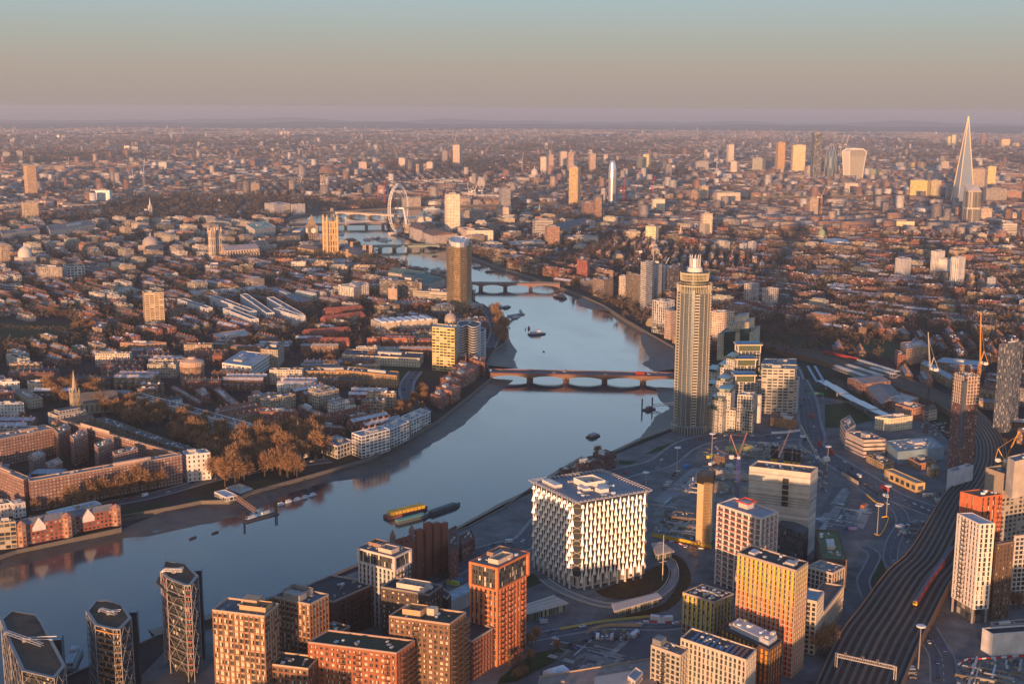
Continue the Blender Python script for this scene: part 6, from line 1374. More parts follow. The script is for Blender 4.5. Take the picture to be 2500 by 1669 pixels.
# abbey
def abbey():
 T, p, h = t('g',(1010,760),(1030,775),(1190,765),24,(.6,.46,.36),'abbey','church','gothic abbey with lit twin west towers and long buttressed nave','the twin towered abbey',rcol=(.42,.36,.34),wp=(.4,.75,0),fl=10,bay=6,pitched=8)
 for (x, y) in ((975,805),(1003,800)):
  g = G(*q('g', x, y+15)); m = MB(); m.prism(rect(g.x, g.y, 11, 11, .3), 0, 66, (.66,.52,.4), wp=(.35,.75,0), bay=5, fl=16)
  for c in rect(g.x, g.y, 10.5, 10.5, .3): m.lathe(c.x, c.y, [(1.2,60),(1.2,69),(0,74)], 6, (.66,.52,.4))
  T.part('west_tower', m)
 b = MB()
 for i in range(12):
  c = p[0].lerp(p[1], (i+.5)/12); d = (p[1]-p[0]).normalized(); nn = Vector((d.y,-d.x)); nn = nn if nn.dot(Vector((EX,EY))-c) > 0 else -nn; b.beam((c.x+nn.x*6,c.y+nn.y*6,0),(c.x+nn.x*6,c.y+nn.y*6,16),1.5,2.5,(.62,.48,.38)); b.beam((c.x+nn.x*6,c.y+nn.y*6,15),(c.x,c.y,21),1,1.2,(.62,.48,.38))
 T.part('buttress', b)
abbey()
def dome_hall(z, x, yb_, r, hh, label, lm, col=(.5,.4,.34), dcol=(.38,.33,.32)):
 g = G(*q(z, x, yb_)); T = Thing('domed_hall', label, 'building', g.x, g.y); occupy(rect(g.x,g.y,r*2.4,r*2.4)); LAND.append((g.x, g.y, lm)); m = MB(); m.prism(rect(g.x,g.y,r*2.2,r*2.2,.4), 0, hh*.5, col, (.3,.28,.28), wp=(.4,.6,0)); T.part('wall', m)
 m = MB(); m.lathe(g.x, g.y, [(r,hh*.5),(r,hh*.62),(r*.93,hh*.75),(r*.7,hh*.88),(r*.3,hh*.97),(r*.12,hh),(r*.12,hh*1.1),(0,hh*1.2)], 20, dcol); T.part('dome', m, smooth=False)
dome_hall('g', 693, 790, 18, 42, 'square hall with large ribbed dome left of the twin towered abbey', 'the ribbed dome hall')
dome_hall('g', 118, 850, 14, 44, 'pale tiered building with small dome near the left edge park', 'the tiered dome building', (.5,.46,.42), (.6,.55,.5))
dome_hall('f', 1058, 105, 9, 34, 'green domed museum with pale glazed hall among bare trees, right distance', 'the green domed museum', (.5,.45,.36), (.25,.32,.2))
t('f',(1065,95),(1090,118),(1245,112),12,(.5,.5,.5),'museum_hall','museum','pale barrel roofed hall attached right of the green domed museum',None,rcol=(.55,.55,.55),pitched=5)
dome_hall('h', 103, 455, 17, 60, 'twin domed pale cathedral like building far left of half glazed tower', 'the pale far domes', (.5,.42,.38), (.55,.48,.44))
# county hall, hospital, embankment blocks
t('E',(1440,480),(1560,520),(1620,490),30,(.6,.5,.42),'county_building','building','pale stone riverside block with brown roof beside the observation wheel','the pale riverside county block',rcol=(.2,.13,.1),pitched=7,wp=(.35,.6,0))
t('E',(1560,530),(1650,565),(1870,545),26,(.62,.52,.44),'county_building','building','longer curved pale stone riverside wing with red brown roof',None,rcol=(.28,.15,.1),pitched=7,wp=(.35,.6,0))
t('E',(1870,490),(1950,515),(2183,520),36,(.75,.6,.48),'hospital_block','hospital','big cream gridded hospital block behind the bowed brown tower','the cream hospital block',bay=4,fl=3.6,wp=(.65,.5,0))
t('e',(1100,45),(1165,50),(1232,40),110,(.45,.32,.2),'office_block','office block','tan gridded office block right of cream hospital block',y=True)
t('e',(1150,105),(1175,125),(1385,110),165,(.25,.3,.3),'office_block','office block','long green glass horizontal office by the park railway',bay=60,wp=(1,.6,0),lm='the long green glass office')
t('e',(1405,40),(1440,48),(1482,40),140,(.4,.28,.2),'tower_block','tower block','brown tower block right of the long green glass office')
t('e',(1215,140),(1240,150),(1278,142),200,(.3,.18,.14),'apartment_block','apartment block','small brown block below the long green glass office')
t('e',(1507,80),(1520,85),(1725,92),118,(.75,.64,.52),'office_block','office block','long white slab block above the park of bare trees',y=True,bay=3,wp=(.5,.5,0))
t('e',(1890,42),(1910,48),(1990,45),95,(.6,.5,.4),'office_block','office block','pale gridded block left of the yellow white tower',y=True)
for i in range(5): t('e',(925+55*i,125+8*i),(945+55*i,137+8*i),(985+55*i,135+8*i),16,(.5,.36,.26),'hospital_pavilion','hospital',['first','second','third','fourth','fifth'][i]+' ornate old hospital pavilion along the river walk, from the left',None if i else 'the old hospital pavilions',rcol=(.2,.18,.18),pitched=4,group='old hospital pavilions')
t('E',(0,460),(80,510),(262,480),30,(.7,.6,.5),'ministry_block','office block','massive pale stone ministry with green copper roof left of the clock tower','the green roofed ministry',rcol=(.3,.42,.3),wp=(.35,.55,0))
t('E',(165,275),(250,290),(388,280),34,(.5,.46,.45),'hotel','hotel','grey pale embankment hotel with many windows behind the cable bridge','the grey embankment hotel',wp=(.4,.5,0))
t('E',(395,285),(410,290),(523,283),32,(.6,.56,.54),'office_block','office block','white gridded embankment office right of grey embankment hotel',wp=(.5,.5,0))
t('E',(1375,225),(1390,235),(1545,225),30,(.7,.55,.4),'office_block','office block','yellow lit pale block with green roof just right of the wheel',rcol=(.3,.36,.2))
t('E',(1400,395),(1430,420),(1650,400),22,(.6,.48,.4),'concert_hall','building','low concert hall with pale green curved roof behind the wheel foot',None,rcol=(.42,.45,.35))
t('E',(450,490),(270,570),(480,560),28,(.14,.13,.13),'office_block','office block','dark bronze parliament office block left of scaffolded clock tower',rcol=(.1,.1,.1),wp=(.4,.8,0))
t('g',(215,660),(230,685),(440,655),24,(.66,.52,.42),'stucco_terrace','terrace','long cream stucco terrace along the far side of the dark park','the long cream park terrace',wp=(.3,.6,0),rcol=(.2,.18,.18))
t('g',(0,685),(10,700),(182,680),24,(.66,.5,.4),'stucco_terrace','terrace','cream stucco terrace at the left edge beyond the dark park',wp=(.3,.6,0),rcol=(.2,.18,.18))
t('h',(190,655),(240,675),(385,640),14,(.2,.2,.22),'station_shed','station','large low curved dark station roof right of the striped round office','the dark station roof',rcol=(.12,.13,.15),wp=(0,0,0),clut=0,plant=0)
# ---------------------------------------------------------------- observation wheel
def wheel():
 b = q('g',1828,690); g = G(*b); x, y = g.x, g.y; top = q('g',1815,474); D = hypot(x-EX, y-EY); Hh = height(b[0], top[1], b[1]); R_ = Hh/2-2; zc = Hh/2+2
 T = Thing('observation_wheel', 'giant white spoked observation wheel standing on the river edge', 'wheel', x, y); LAND.append((x, y, 'the observation wheel'));
 wd = (1855-1775)*.53214/FPX*D/2; view = atan2(y-EY, x-EX); k = min(.95, wd/R_); an = view+math.asin(k)*-1
 ux, uy = cos(an), sin(an); px_, py_ = -uy, ux
 def P(a, r, o=0): return (x+ux*r*cos(a)+px_*o, y+uy*r*cos(a)+py_*o, zc+r*sin(a))
 m = MB(); N = 64; W_ = (.8,.78,.76)
 for o in (-3.5, 3.5):
  for i in range(N): m.beam(P(2*pi*i/N,R_,o), P(2*pi*(i+1)/N,R_,o), 1.1, 1.1, W_)
 for i in range(N): m.beam(P(2*pi*i/N,R_-5,0), P(2*pi*(i+1)/N,R_-5,0), 1.1, 1.1, W_); m.beam(P(2*pi*i/N,R_,-3.5), P(2*pi*(i+.5)/N,R_-5,0), .7, .7, W_); m.beam(P(2*pi*i/N,R_,3.5), P(2*pi*(i+.5)/N,R_-5,0), .7, .7, W_); m.beam(P(2*pi*i/N,R_,-3.5), P(2*pi*i/N,R_,3.5), .7, .7, W_)
 T.part('rim', m)
 s = MB()
 for i in range(N//2): s.beam(P(2*pi*i/(N//2),R_-5), P(0,0,2 if i%2 else -2), .16, .16, (.6,.6,.6))
 T.part('spokes', s)
 h_ = MB(); h_.beam(P(0,0,-16), P(0,0,8), 4.5, 4.5, W_); T.part('hub', h_)
 for sg in (-1, 1):
  l = MB(); l.beam(P(0,0,-15), (x-px_*34+ux*15*sg, y-py_*34+uy*15*sg, 0), 3.2, 3.2, W_); T.part('leg', l)
 cm = MB(); cm.lathe(0, 0, [(0,-1.8),(1.6,-1.3),(2.0,0),(1.6,1.3),(0,1.8)], 8, (.5,.52,.55)); me = cm.mesh('capsule')
 for i in range(32): p = P(2*pi*i/32, R_+3.2, 0); put('capsule', me, T, p[0], p[1], p[2], an, sc=(1,1.8,1))
 pl = MB(); pl.slab([Vector((x,y))+Vector((ux,uy))*a+Vector((px_,py_))*c for a, c in ((-40,-12),(40,-12),(40,14),(-40,14))], WZ, 3, (.5,.45,.4)); T.part('platform', pl)
wheel()
# ---------------------------------------------------------------- tower cranes
def crane(label, base, top, jib, tail=None, z0=0, col=(.25,.27,.4), jcol=None, w_=2.2, cab=(.75,.73,.7), lattice=True, hh=None):
 """base, top and jib tip are photo pixels; the jib lies in the plane facing the camera"""
 jcol = jcol or col; g = G(base[0], base[1], z0);
 D = hypot(g.x-EX, g.y-EY)
 def at(p):
  d = _F+_R*((p[0]-1250)/FPX)-_U*((p[1]-834.5)/FPX); t_ = D/hypot(d.x, d.y); return Vector((EX+d.x*t_, EY+d.y*t_, EH+d.z*t_-dz(g.x, g.y)))
 tp = at(top); x, y = g.x, g.y; T = Thing('tower_crane', label, 'crane', x, y); LAND.append((x, y, 'the '+' '.join(label.split()[:3]))) if 0 else None
 H = tp.z; m = MB(); n = max(4, int((H-z0)/(w_*1.6)))
 for cx, cy in ((-1,-1),(1,-1),(1,1),(-1,1)): m.beam((x+cx*w_/2,y+cy*w_/2,z0),(x+cx*w_/2,y+cy*w_/2,H),w_*.14,w_*.14,col)
 if lattice:
  for i in range(n):
   za, zb = z0+(H-z0)*i/n, z0+(H-z0)*(i+1)/n; s = 1 if i%2 else -1
   m.beam((x-w_/2*s,y-w_/2,za),(x+w_/2*s,y-w_/2,zb),w_*.1,w_*.1,col); m.beam((x-w_/2,y+w_/2*s,za),(x-w_/2,y-w_/2*s,zb),w_*.1,w_*.1,col); m.beam((x-w_/2,y-w_/2,zb),(x+w_/2,y-w_/2,zb),w_*.1,w_*.1,col)
 T.part('mast', m)
 m = MB(); J = at(jib); t0 = Vector((x,y,H)); d = (J-t0); L = d.length; d.normalize(); sd = d.cross(Vector((0,0,1))).normalized() if abs(d.z) < .98 else Vector((1,0,0)); up = sd.cross(d); k = max(4, int(L/(w_*1.5))); ww = w_*.6
 for o in (sd*ww/2, sd*-ww/2, up*ww): m.beam(t0+o, J+o*.3, w_*.11, w_*.11, jcol)
 for i in range(k):
  f = 1-.6*i/k; a, b = t0+d*(L*i/k), t0+d*(L*(i+1)/k); s = 1 if i%2 else -1; m.beam(a+sd*ww/2*s*f, b-sd*ww/2*s*f, w_*.08, w_*.08, jcol); m.beam(a+sd*ww/2*f, b+up*ww*f, w_*.08, w_*.08, jcol); m.beam(b+up*ww*f, a-sd*ww/2*f, w_*.08, w_*.08, jcol)
 T.part('jib', m)
 m = MB(); b = -Vector((d.x, d.y, 0)); b = b.normalized() if b.length > .05 else Vector((1,0,0)); b = b*w_*4
 if tail: e = at(tail)
 else: e = t0+b*.6+Vector((0,0,w_*4))
 m.beam(t0, e, w_*.3, w_*.3, jcol); m.beam(e, t0+b, w_*.15, w_*.15, jcol); m.beam(t0, t0+b, w_*.5, w_*.4, jcol); m.beam(e, t0+d*L*.85, w_*.07, w_*.07, jcol); T.part('counter_jib', m)
 m = MB(); c = t0+b*.7; m.beam(c+Vector((0,0,-w_*.5)), c+Vector((0,0,w_*.9)), w_*1.5, w_*1.3, cab); m.beam(t0+sd*w_*.9+Vector((0,0,-.5)), t0+sd*w_*.9+Vector((0,0,2)), w_*.8, w_*.8, cab); T.part('cab', m)
 return T
P_ = lambda z, x, y: q(z, x, y)
crane('blue masted luffing crane standing on the site behind the red barrier frame tower', P_('A',1390,760), P_('A',1402,335), P_('A',1500,60), P_('A',1320,90), col=(.08,.09,.3), jcol=(.35,.18,.13))
crane('dark luffing crane in front of the white sheeted block, white machine cab', P_('A',1665,1150), P_('A',1680,710), P_('A',1960,30), P_('A',1590,490), col=(.1,.09,.11), jcol=(.14,.11,.12))
crane('crane with white drum cab in front of the yellow and red panelled tower', P_('D',1215,1200), P_('D',1235,400), P_('D',1440,10), P_('D',1130,110), col=(.16,.15,.22), jcol=(.35,.28,.24))
crane('orange luffing crane on the unfinished tower at the right edge', P_('B',2140,640), P_('B',2140,545), P_('B',2300,230), P_('B',2075,410), col=(.7,.35,.05), z0=74, w_=1.7)
crane('tall orange crane rising upright from the red brown tower roof', P_('f',2062,965), P_('f',2066,880), P_('f',2074,552), P_('f',2095,800), col=(.75,.35,.08), z0=92, w_=1.8)
crane('dark masted crane with white cab beside the railway viaduct', P_('f',1722,1320), P_('f',1757,920), P_('f',1738,680), P_('f',1775,840), col=(.06,.05,.06), jcol=(.5,.48,.46))
crane('pale lattice crawler crane leaning over the roundabout site', P_('A',2240,400), P_('A',2225,345), P_('A',2065,-10), P_('A',2300,380), col=(.1,.2,.5), jcol=(.5,.5,.42), w_=3)
crane('thin red and white crane mast among the riverside towers', P_('e',2070,520), P_('e',2075,235), P_('e',2070,118), P_('e',2090,225), col=(.7,.5,.42))
crane('white crane with red tip on the dark unfinished tower', P_('e',2140,470), P_('e',2145,262), P_('e',2178,205), None, col=(.7,.68,.66))
crane('short dark crane at the foot of the unfinished concrete frame tower', P_('A',1820,1300), P_('A',1825,1010), P_('A',1890,905), None, col=(.3,.22,.2), w_=1.6)
FC = [('g',612,462,440,605,398,0),('g',660,480,420,664,350,0),('g',313,398,375,315,345,0),('g',1376,490,470,1388,428,0),('g',1486,500,470,1490,425,0),('g',1735,560,500,1732,460,1),('g',1764,575,500,1768,445,1),('g',2150,548,505,2143,460,0),('g',2180,550,500,2196,452,0),('g',2212,548,500,2226,455,0),('g',2084,330,300,2092,242,0),('g',1586,438,415,1600,398,0),('g',208,590,550,213,510,2),('g',268,600,560,262,535,2),('g',2318,470,440,2325,412,1),('g',1400,352,340,1408,320,0),
 ('h',512,560,500,520,432,1),('h',645,540,490,655,430,1),('h',1415,640,530,1440,480,2),('h',1505,380,300,1528,235,0),('h',1530,370,290,1548,236,0),('h',938,430,360,944,335,0),('h',1000,290,275,1016,248,0),('h',1290,300,265,1289,230,3),('h',1335,300,262,1336,218,3),('h',235,310,280,233,252,1),('h',262,315,300,262,280,1),('h',590,440,420,596,400,1),('h',46,430,370,52,322,0),('h',1970,520,480,1972,455,1),('h',2140,400,360,2148,325,0),('h',565,860,780,560,735,3)]
CN = ['white','red','orange','dark']
for i, (z, x, yb_, yt, jx, jy, c) in enumerate(FC):
 W1 = ['first','second','third','fourth','fifth','sixth','seventh','eighth','ninth','tenth','eleventh','twelfth','thirteenth','fourteenth','fifteenth','sixteenth','seventeenth']
 same = sorted([f for f in FC if f[0] == z and f[6] == c], key=lambda f: f[1]); k = same.index(FC[i])
 crane('distant %s tower crane, %s from the left in the %s half of the city' % (CN[c], W1[k], 'left' if z == 'g' else 'right'), P_(z,x,yb_), P_(z,x,yt), P_(z,jx,jy), None, col=[(.75,.7,.66),(.6,.08,.08),(.7,.35,.08),(.2,.16,.16)][c], w_=3.6, lattice=False)
patch('yard_ground', gs([(420,1570),(766,1432),(1080,1318),(1275,1212),(1505,1108),(1643,1052),(1660,960),(1700,900),(1960,960),(2250,1010),(2420,1180),(2600,1300),(2900,1900),(100,1900)]), .012, 'apron') if M.setdefault('apron', mat('worn_ground', .95, noise=.5, nscale=.05, attr=False, color=(.14,.135,.13))) else 0
# ---------------------------------------------------------------- roads, paths, gardens and the railway
def px(z, *a): return gs(qs(z, *a))
LANES = {}
def road(nm, c, w, mk='asphalt', z=.06, lines=True, walk=3.0):
 c = smooth([Vector(p) for p in c], 4)
 L, R2 = ribbon_pts(c, w+2*walk); occupy(L+R2[::-1], 0)
 if walk: ribbon('pavement', c, w+2*walk, z+.1 if 0 else z, 'paving')
 ribbon(nm, c, w, z+.05, mk)
 if lines:
  mb = MB()
  for o in ((-.25,0,.25) if w > 14 else (0,)):
   for i in range(len(c)-1):
    a, b = c[i], c[i+1]; d = (b-a); Ln = d.length; d /= Ln; nn = Vector((-d.y, d.x))*w*o; k = max(1, int(Ln/9))
    for j in range(k): p = a+d*(Ln*j/k)+nn; r = p+d*4; n2 = Vector((-d.y,d.x))*.12; mb.face([(v.x,v.y,z+.1+dz(v.x,v.y)) for v in (p-n2, r-n2, r+n2, p+n2)], (.5,.5,.5), 'line')
  o_ = bpy.data.objects.new('road_marking', mb.mesh('road_marking')); C.objects.link(o_); o_['kind'] = 'structure'
 LANES[nm] = (c, w)
nine = px('b',560,850,760,760,900,690,1100,620,1280,575)+px('b',1420,420,1600,300,1850,150)+px('A',560,400,800,230,1000,150,1300,110)+px('F',1240,1530,1420,1500,1650,1490)
road('river_road', nine, 22)
road('main_road', px('f',905,980,960,1100,985,1250,1010,1350)+px('B',100,380,330,540,640,720,900,890,1200,1010,1500,1120), 20)
road('site_road', px('b',1250,1200,1500,1150,1800,1110,2100,1120,2300,1100), 9, walk=2)
road('slip_road', px('B',400,620,640,820,850,960,1010,1060,1060,1200,960,1400)+px('K',930,150,990,240), 9, walk=1)
road('side_road', px('K',1290,860,1400,1050,1480,1200,1500,1475), 14, walk=1)
road('loop_road', px('K',650,20,760,100,700,250,640,380,700,560), 7, walk=1.5, lines=False)
road('curved_street', px('e',560,930,510,1000,505,1080,560,1150,620,1190), 13)
road('embankment_road', px('a',0,520,200,440,760,325,900,300,1100,250,1350,180,1600,130)+px('a',2100,60), 11)
road('riverside_street', px('e',960,500,1030,560,1065,640,1065,700,1030,780), 12)
road('station_road', px('f',905,980,870,900,760,850), 12)
patch('site_ground', px('A',500,900,980,560,1180,420,1500,430,1700,900,1500,1160,1150,1250,900,1240,500,1150), .02, 'earth'); occupy(px('A',500,900,980,560,1180,420,1500,430,1700,900,1500,1160,1150,1250,900,1240,500,1150), 0)
patch('site_ground', px('A',940,280,1300,160,1700,150,2100,200,2200,420,1500,420,960,380), .02, 'earth')
patch('concrete_yard', px('A',500,790,900,450,1200,430,860,700,700,860), .08, 'paving')
patch('concrete_yard', px('B',160,1180,420,830,500,870,310,1250), .08, 'paving'); patch('concrete_yard', px('B',440,1180,520,1050,740,1050,640,1270), .08, 'paving')
patch('yard', px('B',130,1230,330,800,560,860,980,1040,1010,1180,880,1380,480,1360), .03, 'asphalt');
patch('yard', px('b',1250,1180,1500,1150,2080,1130,2060,1380,1900,1485,1380,1485), .02, 'asphalt')
patch('site_ground', px('K',1640,1240,2349,1190,2500,1475,1600,1475), .03, 'earth')
patch('lawn', px('b',1100,1440,1300,1290,1560,1240,1530,1300,1200,1470,1080,1485), .05, 'grass'); patch('lawn', px('f',1080,1140,1230,1130,1395,1240,1180,1290,1080,1290), .05, 'grass')
patch('lawn', px('f',1250,760,1440,715,1560,760,1540,860,1300,800), .05, 'grass'); patch('lawn', px('f',660,690,900,700,1100,770,1000,800,700,740), .05, 'grass')
patch('lawn', px('A',130,360,330,370,250,410,140,400), .05, 'grass'); patch('lawn', px('A',420,300,540,220,720,180,600,260), .05, 'grass')
patch('playing_field', px('d',-100,490,440,500,450,540,300,600,-100,600), .05, 'grass'); patch('lawn', px('a',740,400,960,330,1130,330,960,385,760,430), .05, 'grass')
patch('lawn', px('K',700,450,820,90,900,330,740,560), .05, 'grass'); patch('lawn', px('I',700,480,820,480,900,570,720,640), .05, 'grass')
for pp in (px('d',-100,480,450,490,460,560,300,620,-100,620), px('f',1080,1120,1240,1120,1400,1240,1180,1300,1080,1300), px('f',1230,760,1440,700,1570,750,1560,880,1300,810), px('f',640,660,900,690,1130,760,1000,810,700,750), px('f',900,950,1100,950,1100,1480,900,1480)): occupy(pp, 0)
# garden and sunken ring round the cube
gc = G(*q('J',1150,1330)); cc = G(*q('J',830,1250))
gp = smooth([Vector(p) for p in px('J',880,1400,1050,1350,1330,1230,1560,1130,1660,1140,1690,1230,1620,1350,1400,1450,1180,1490,1000,1470,880,1400)], 3)
patch('garden_bed', gp, .15, 'mulch' if 'mulch' in M else 'earth')
M['mulch'] = mat('planting_bed', .95, noise=.5, nscale=.2, attr=False, color=(.07,.045,.02), spec=.1)
bpy.data.objects['garden_bed'].data.materials[0] = M['mulch']
ring = smooth([Vector(p) for p in px('J',340,1280,500,1390,760,1500,1000,1560,1200,1555,1480,1490,1650,1380,1720,1240,1690,1100,1560,1040)], 4)
ribbon('garden_path', ring, 5, .12, 'paving')
mb = MB()
for s in (3.4, -3.4):
 L, R2 = ribbon_pts(ring, abs(s)*2); E_ = L if s > 0 else R2
 for a, b in zip(E_, E_[1:]): mb.beam((a.x,a.y,.6),(b.x,b.y,.6),.5,1.2,(.5,.44,.36))
single('curved_wall', mb, 'pair of low curved concrete walls lining the ring path round the cube', 'wall', ring[0].x, ring[0].y)
L3, R3 = ribbon_pts(ring, 17); outer = smooth([Vector(p) for p in px('b',1900,1060,2140,1000,2240,900,2280,800,2230,690,2140,660)], 3); ribbon('planting_strip', outer, 8, .1, 'mulch')
occupy(px('J',-100,1100,1700,1000,1900,1300,1500,1700,600,1700,0,1500), 10)
def pavilion(pts, h, label, rc=(.5,.47,.44)):
 pl = [G(*q('b', *p), h) for p in pts]; T = mk('entrance_pavilion', label, 'pavilion', pl, 'slatted roof pavilions'); m = MB(); m.prism(inset(ccw(pl), 1.8), 0, h-.5, (.25,.3,.2), bay=1.6, fl=4, wp=(.8,.9,0), top=False); T.part('wall', m)
 m = MB(); m.slab(pl, h-.5, h, rc); c = center(pl); P = ccw(pl); a, b, c_, d_ = P[0], P[1], P[2], P[3]
 for i in range(16): t_ = (i+.5)/16; u, v = a.lerp(d_, t_), b.lerp(c_, t_); m.beam((u.x,u.y,h+.3),(v.x,v.y,h+.3),.5,.3,jit((.6,.52,.45),.2))
 T.part('roof', m)
pavilion([(1240,985),(1440,920),(1535,970),(1250,1045)], 6, 'slatted roof pavilion at the front left of the cube, by orange tower')
pavilion([(1810,975),(2100,905),(2130,935),(1825,1025)], 6, 'long curved slatted roof pavilion directly in front of the cube')
pavilion([(2060,590),(2130,580),(2210,640),(2090,665)], 6, 'slatted roof pavilion at the right side of the cube')
# marquee and low roofs at the bottom edge
T, p, h = simple('marquee', 'white ridged marquee tent beside the yard at the bottom edge', 'tent', 'b', (1372,1400), (1440,1425), (1545,1395), h=5, col=(.75,.74,.72), rcol=(.75,.76,.78), wp=(0,0,0), pitched=2.5)
T, p, h = simple('market_hall', 'large low tan roof sheds at the very bottom edge', 'shed', 'b', (1350,1440), (1300,1700), (2100,1560), h=8, col=(.4,.3,.22), rcol=(.3,.24,.2), wp=(0,0,0), clut=10)
simple('stair_pod', 'small white framed stair pod by the bottom edge car park', 'building', 'b', (1912,1440), (1960,1475), (2010,1415), h=12, col=(.6,.56,.52), rcol=(.35,.4,.45), plant=0, clut=0)
# ---------------------------------------------------------------- railway viaduct
VZ = 6.0
vc = gs(qs('K',500,1700,605,1452,805,1005,980,730,1225,340,1440,90)+qs('B',1720,960,1850,800,1935,640,1970,480,1930,280)+qs('f',1960,1180,1780,1090,1560,1000,1350,920,1130,850,900,800,680,745), VZ)
vw = [42,44,46,45,43,40,36,34,33,32,32,32,34,40,44,44,38,28]
wv = [Vector((w_, 0)) for w_ in vw]
m = MB()
sl, sr = ribbon_pts(smooth(vc, 4), [v.x for v in smooth(wv, 4)])
occupy(sl+sr[::-1], 4)
vd = [(p.x, p.y, dz(p.x,p.y)) for p in sl], [(p.x, p.y, dz(p.x,p.y)) for p in sr]
for i in range(len(sl)-1):
 a, b, c_, d_ = vd[0][i], vd[1][i], vd[1][i+1], vd[0][i+1]
 m.face([(a[0],a[1],VZ+a[2]),(b[0],b[1],VZ+b[2]),(c_[0],c_[1],VZ+c_[2]),(d_[0],d_[1],VZ+d_[2])], (.5,.5,.5), 'ballast')
 for u, v in ((a, d_), (c_, b)): m.face([(u[0],u[1],-1),(v[0],v[1],-1),(v[0],v[1],VZ+.9+v[2]),(u[0],u[1],VZ+.9+u[2])], (.16,.1,.07)); m.beam((u[0],u[1],VZ+.8+u[2]),(v[0],v[1],VZ+.8+v[2]),.7,.8,(.2,.13,.09))
o = bpy.data.objects.new('railway_viaduct', m.mesh('railway_viaduct')); C.objects.link(o); tagit(o, 'broad dark railway viaduct curving from bottom right to the station', 'viaduct'); LAND.append((sl[4].x, sl[4].y, 'the railway viaduct'))
for k in range(9):
 t_ = .07+k*.107; m = MB(); TB_ = random.choice([(.05,.045,.042),(.11,.065,.042),(.075,.06,.05),(.14,.08,.05)])
 for i in range(len(sl)-1):
  for off in (-.0045, .0045):
   w0 = (sr[i]-sl[i]).length; w1 = (sr[i+1]-sl[i+1]).length
   p, r = sl[i].lerp(sr[i], t_+off*160/w0*.6), sl[i+1].lerp(sr[i+1], t_+off*160/w1*.6); m.beam((p.x,p.y,VZ+.18+dz(p.x,p.y)),(r.x,r.y,VZ+.18+dz(r.x,r.y)),.16,.2,(.22,.2,.19),'metal')
  p, r = sl[i].lerp(sr[i], t_), sl[i+1].lerp(sr[i+1], t_); m.beam((p.x,p.y,VZ+.05+dz(p.x,p.y)),(r.x,r.y,VZ+.05+dz(r.x,r.y)),2.4,.1,TB_,'roof')
 o = bpy.data.objects.new('rail_track', m.mesh('rail_track')); C.objects.link(o); o['kind'] = 'structure'
m = MB()
a, b = G(*q('K',350,1290),VZ), G(*q('K',975,1430),VZ)
for e in (a, b):
 for s in (-.8,.8): m.beam((e.x,e.y+s,0),(e.x,e.y+s,VZ+8.5),.4,.4,(.5,.45,.4))
for zz in (VZ+6.5, VZ+8.5):
 for s in (-.8,.8): m.beam((a.x,a.y+s,zz),(b.x,b.y+s,zz),.3,.3,(.55,.5,.44))
for i in range(26):
 p, r = a.lerp(b, i/26), a.lerp(b, (i+1)/26); m.beam((p.x,p.y-.8,VZ+6.5),(r.x,r.y-.8,VZ+8.5),.22,.22,(.55,.5,.44)); m.beam((p.x,p.y-.8,VZ+6.5),(p.x,p.y+.8,VZ+6.5),.2,.2,(.5,.45,.4))
for t_ in (.15,.45,.7): p = a.lerp(b, t_); m.box(p.x, p.y, VZ+8, 1.2, 1.2, 2.4, 0, (.12,.12,.12))
single('signal_gantry', m, 'pale lattice signal gantry spanning the railway viaduct at the bottom', 'gantry', a.x, a.y)
def train(label, pts, col, top, n, z='K'):
 c = [G(*q(z, *p), VZ) for p in pts]; c = [c[0].lerp(c[-1], 0)]+c[1:]; tot = sum((c[i+1]-c[i]).length for i in range(len(c)-1)); T = Thing('passenger_train', label, 'train', c[0].x, c[0].y)
 def at(s):
  for i in range(len(c)-1):
   L = (c[i+1]-c[i]).length
   if s <= L or i == len(c)-2: return c[i].lerp(c[i+1], s/L)
   s -= L
 for k in range(n):
  p, r = at(tot*k/n+.4), at(tot*(k+1)/n-.4); d = (r-p); L = d.length; an = atan2(d.y, d.x); mm = (p+r)/2; m = MB(); m.box(mm.x, mm.y, VZ+.9, L, 2.8, 2.6, an, col); m.box(mm.x, mm.y, VZ+2.0, L*.94, 2.86, .8, an, (.04,.04,.05), 'skin'); m.box(mm.x, mm.y, VZ+3.5, L*.98, 2.3, .5, an, top); m.box(mm.x, mm.y, VZ+.3, L*.8, 2.2, .6, an, (.05,.05,.05))
  T.part('carriage', m)
 d = (c[1]-c[0]).normalized(); f = c[0]; m = MB(); m.box(f.x, f.y, VZ+.9, .5, 2.7, 2.5, atan2(d.y,d.x), (.75,.5,.05)); m.box(f.x-d.x*.1, f.y-d.y*.1, VZ+2.3, .5, 2.3, .8, atan2(d.y,d.x), (.03,.03,.04), 'skin'); T.part('cab_front', m)
train('red and blue commuter train with yellow front on the railway viaduct', [(1190,650),(1330,420),(1590,60)], (.35,.05,.05), (.1,.11,.16), 8)
train('bright red train standing beside the station platforms', [(1290,862),(1180,838),(1070,815)], (.5,.05,.04), (.3,.05,.05), 5, 'f')
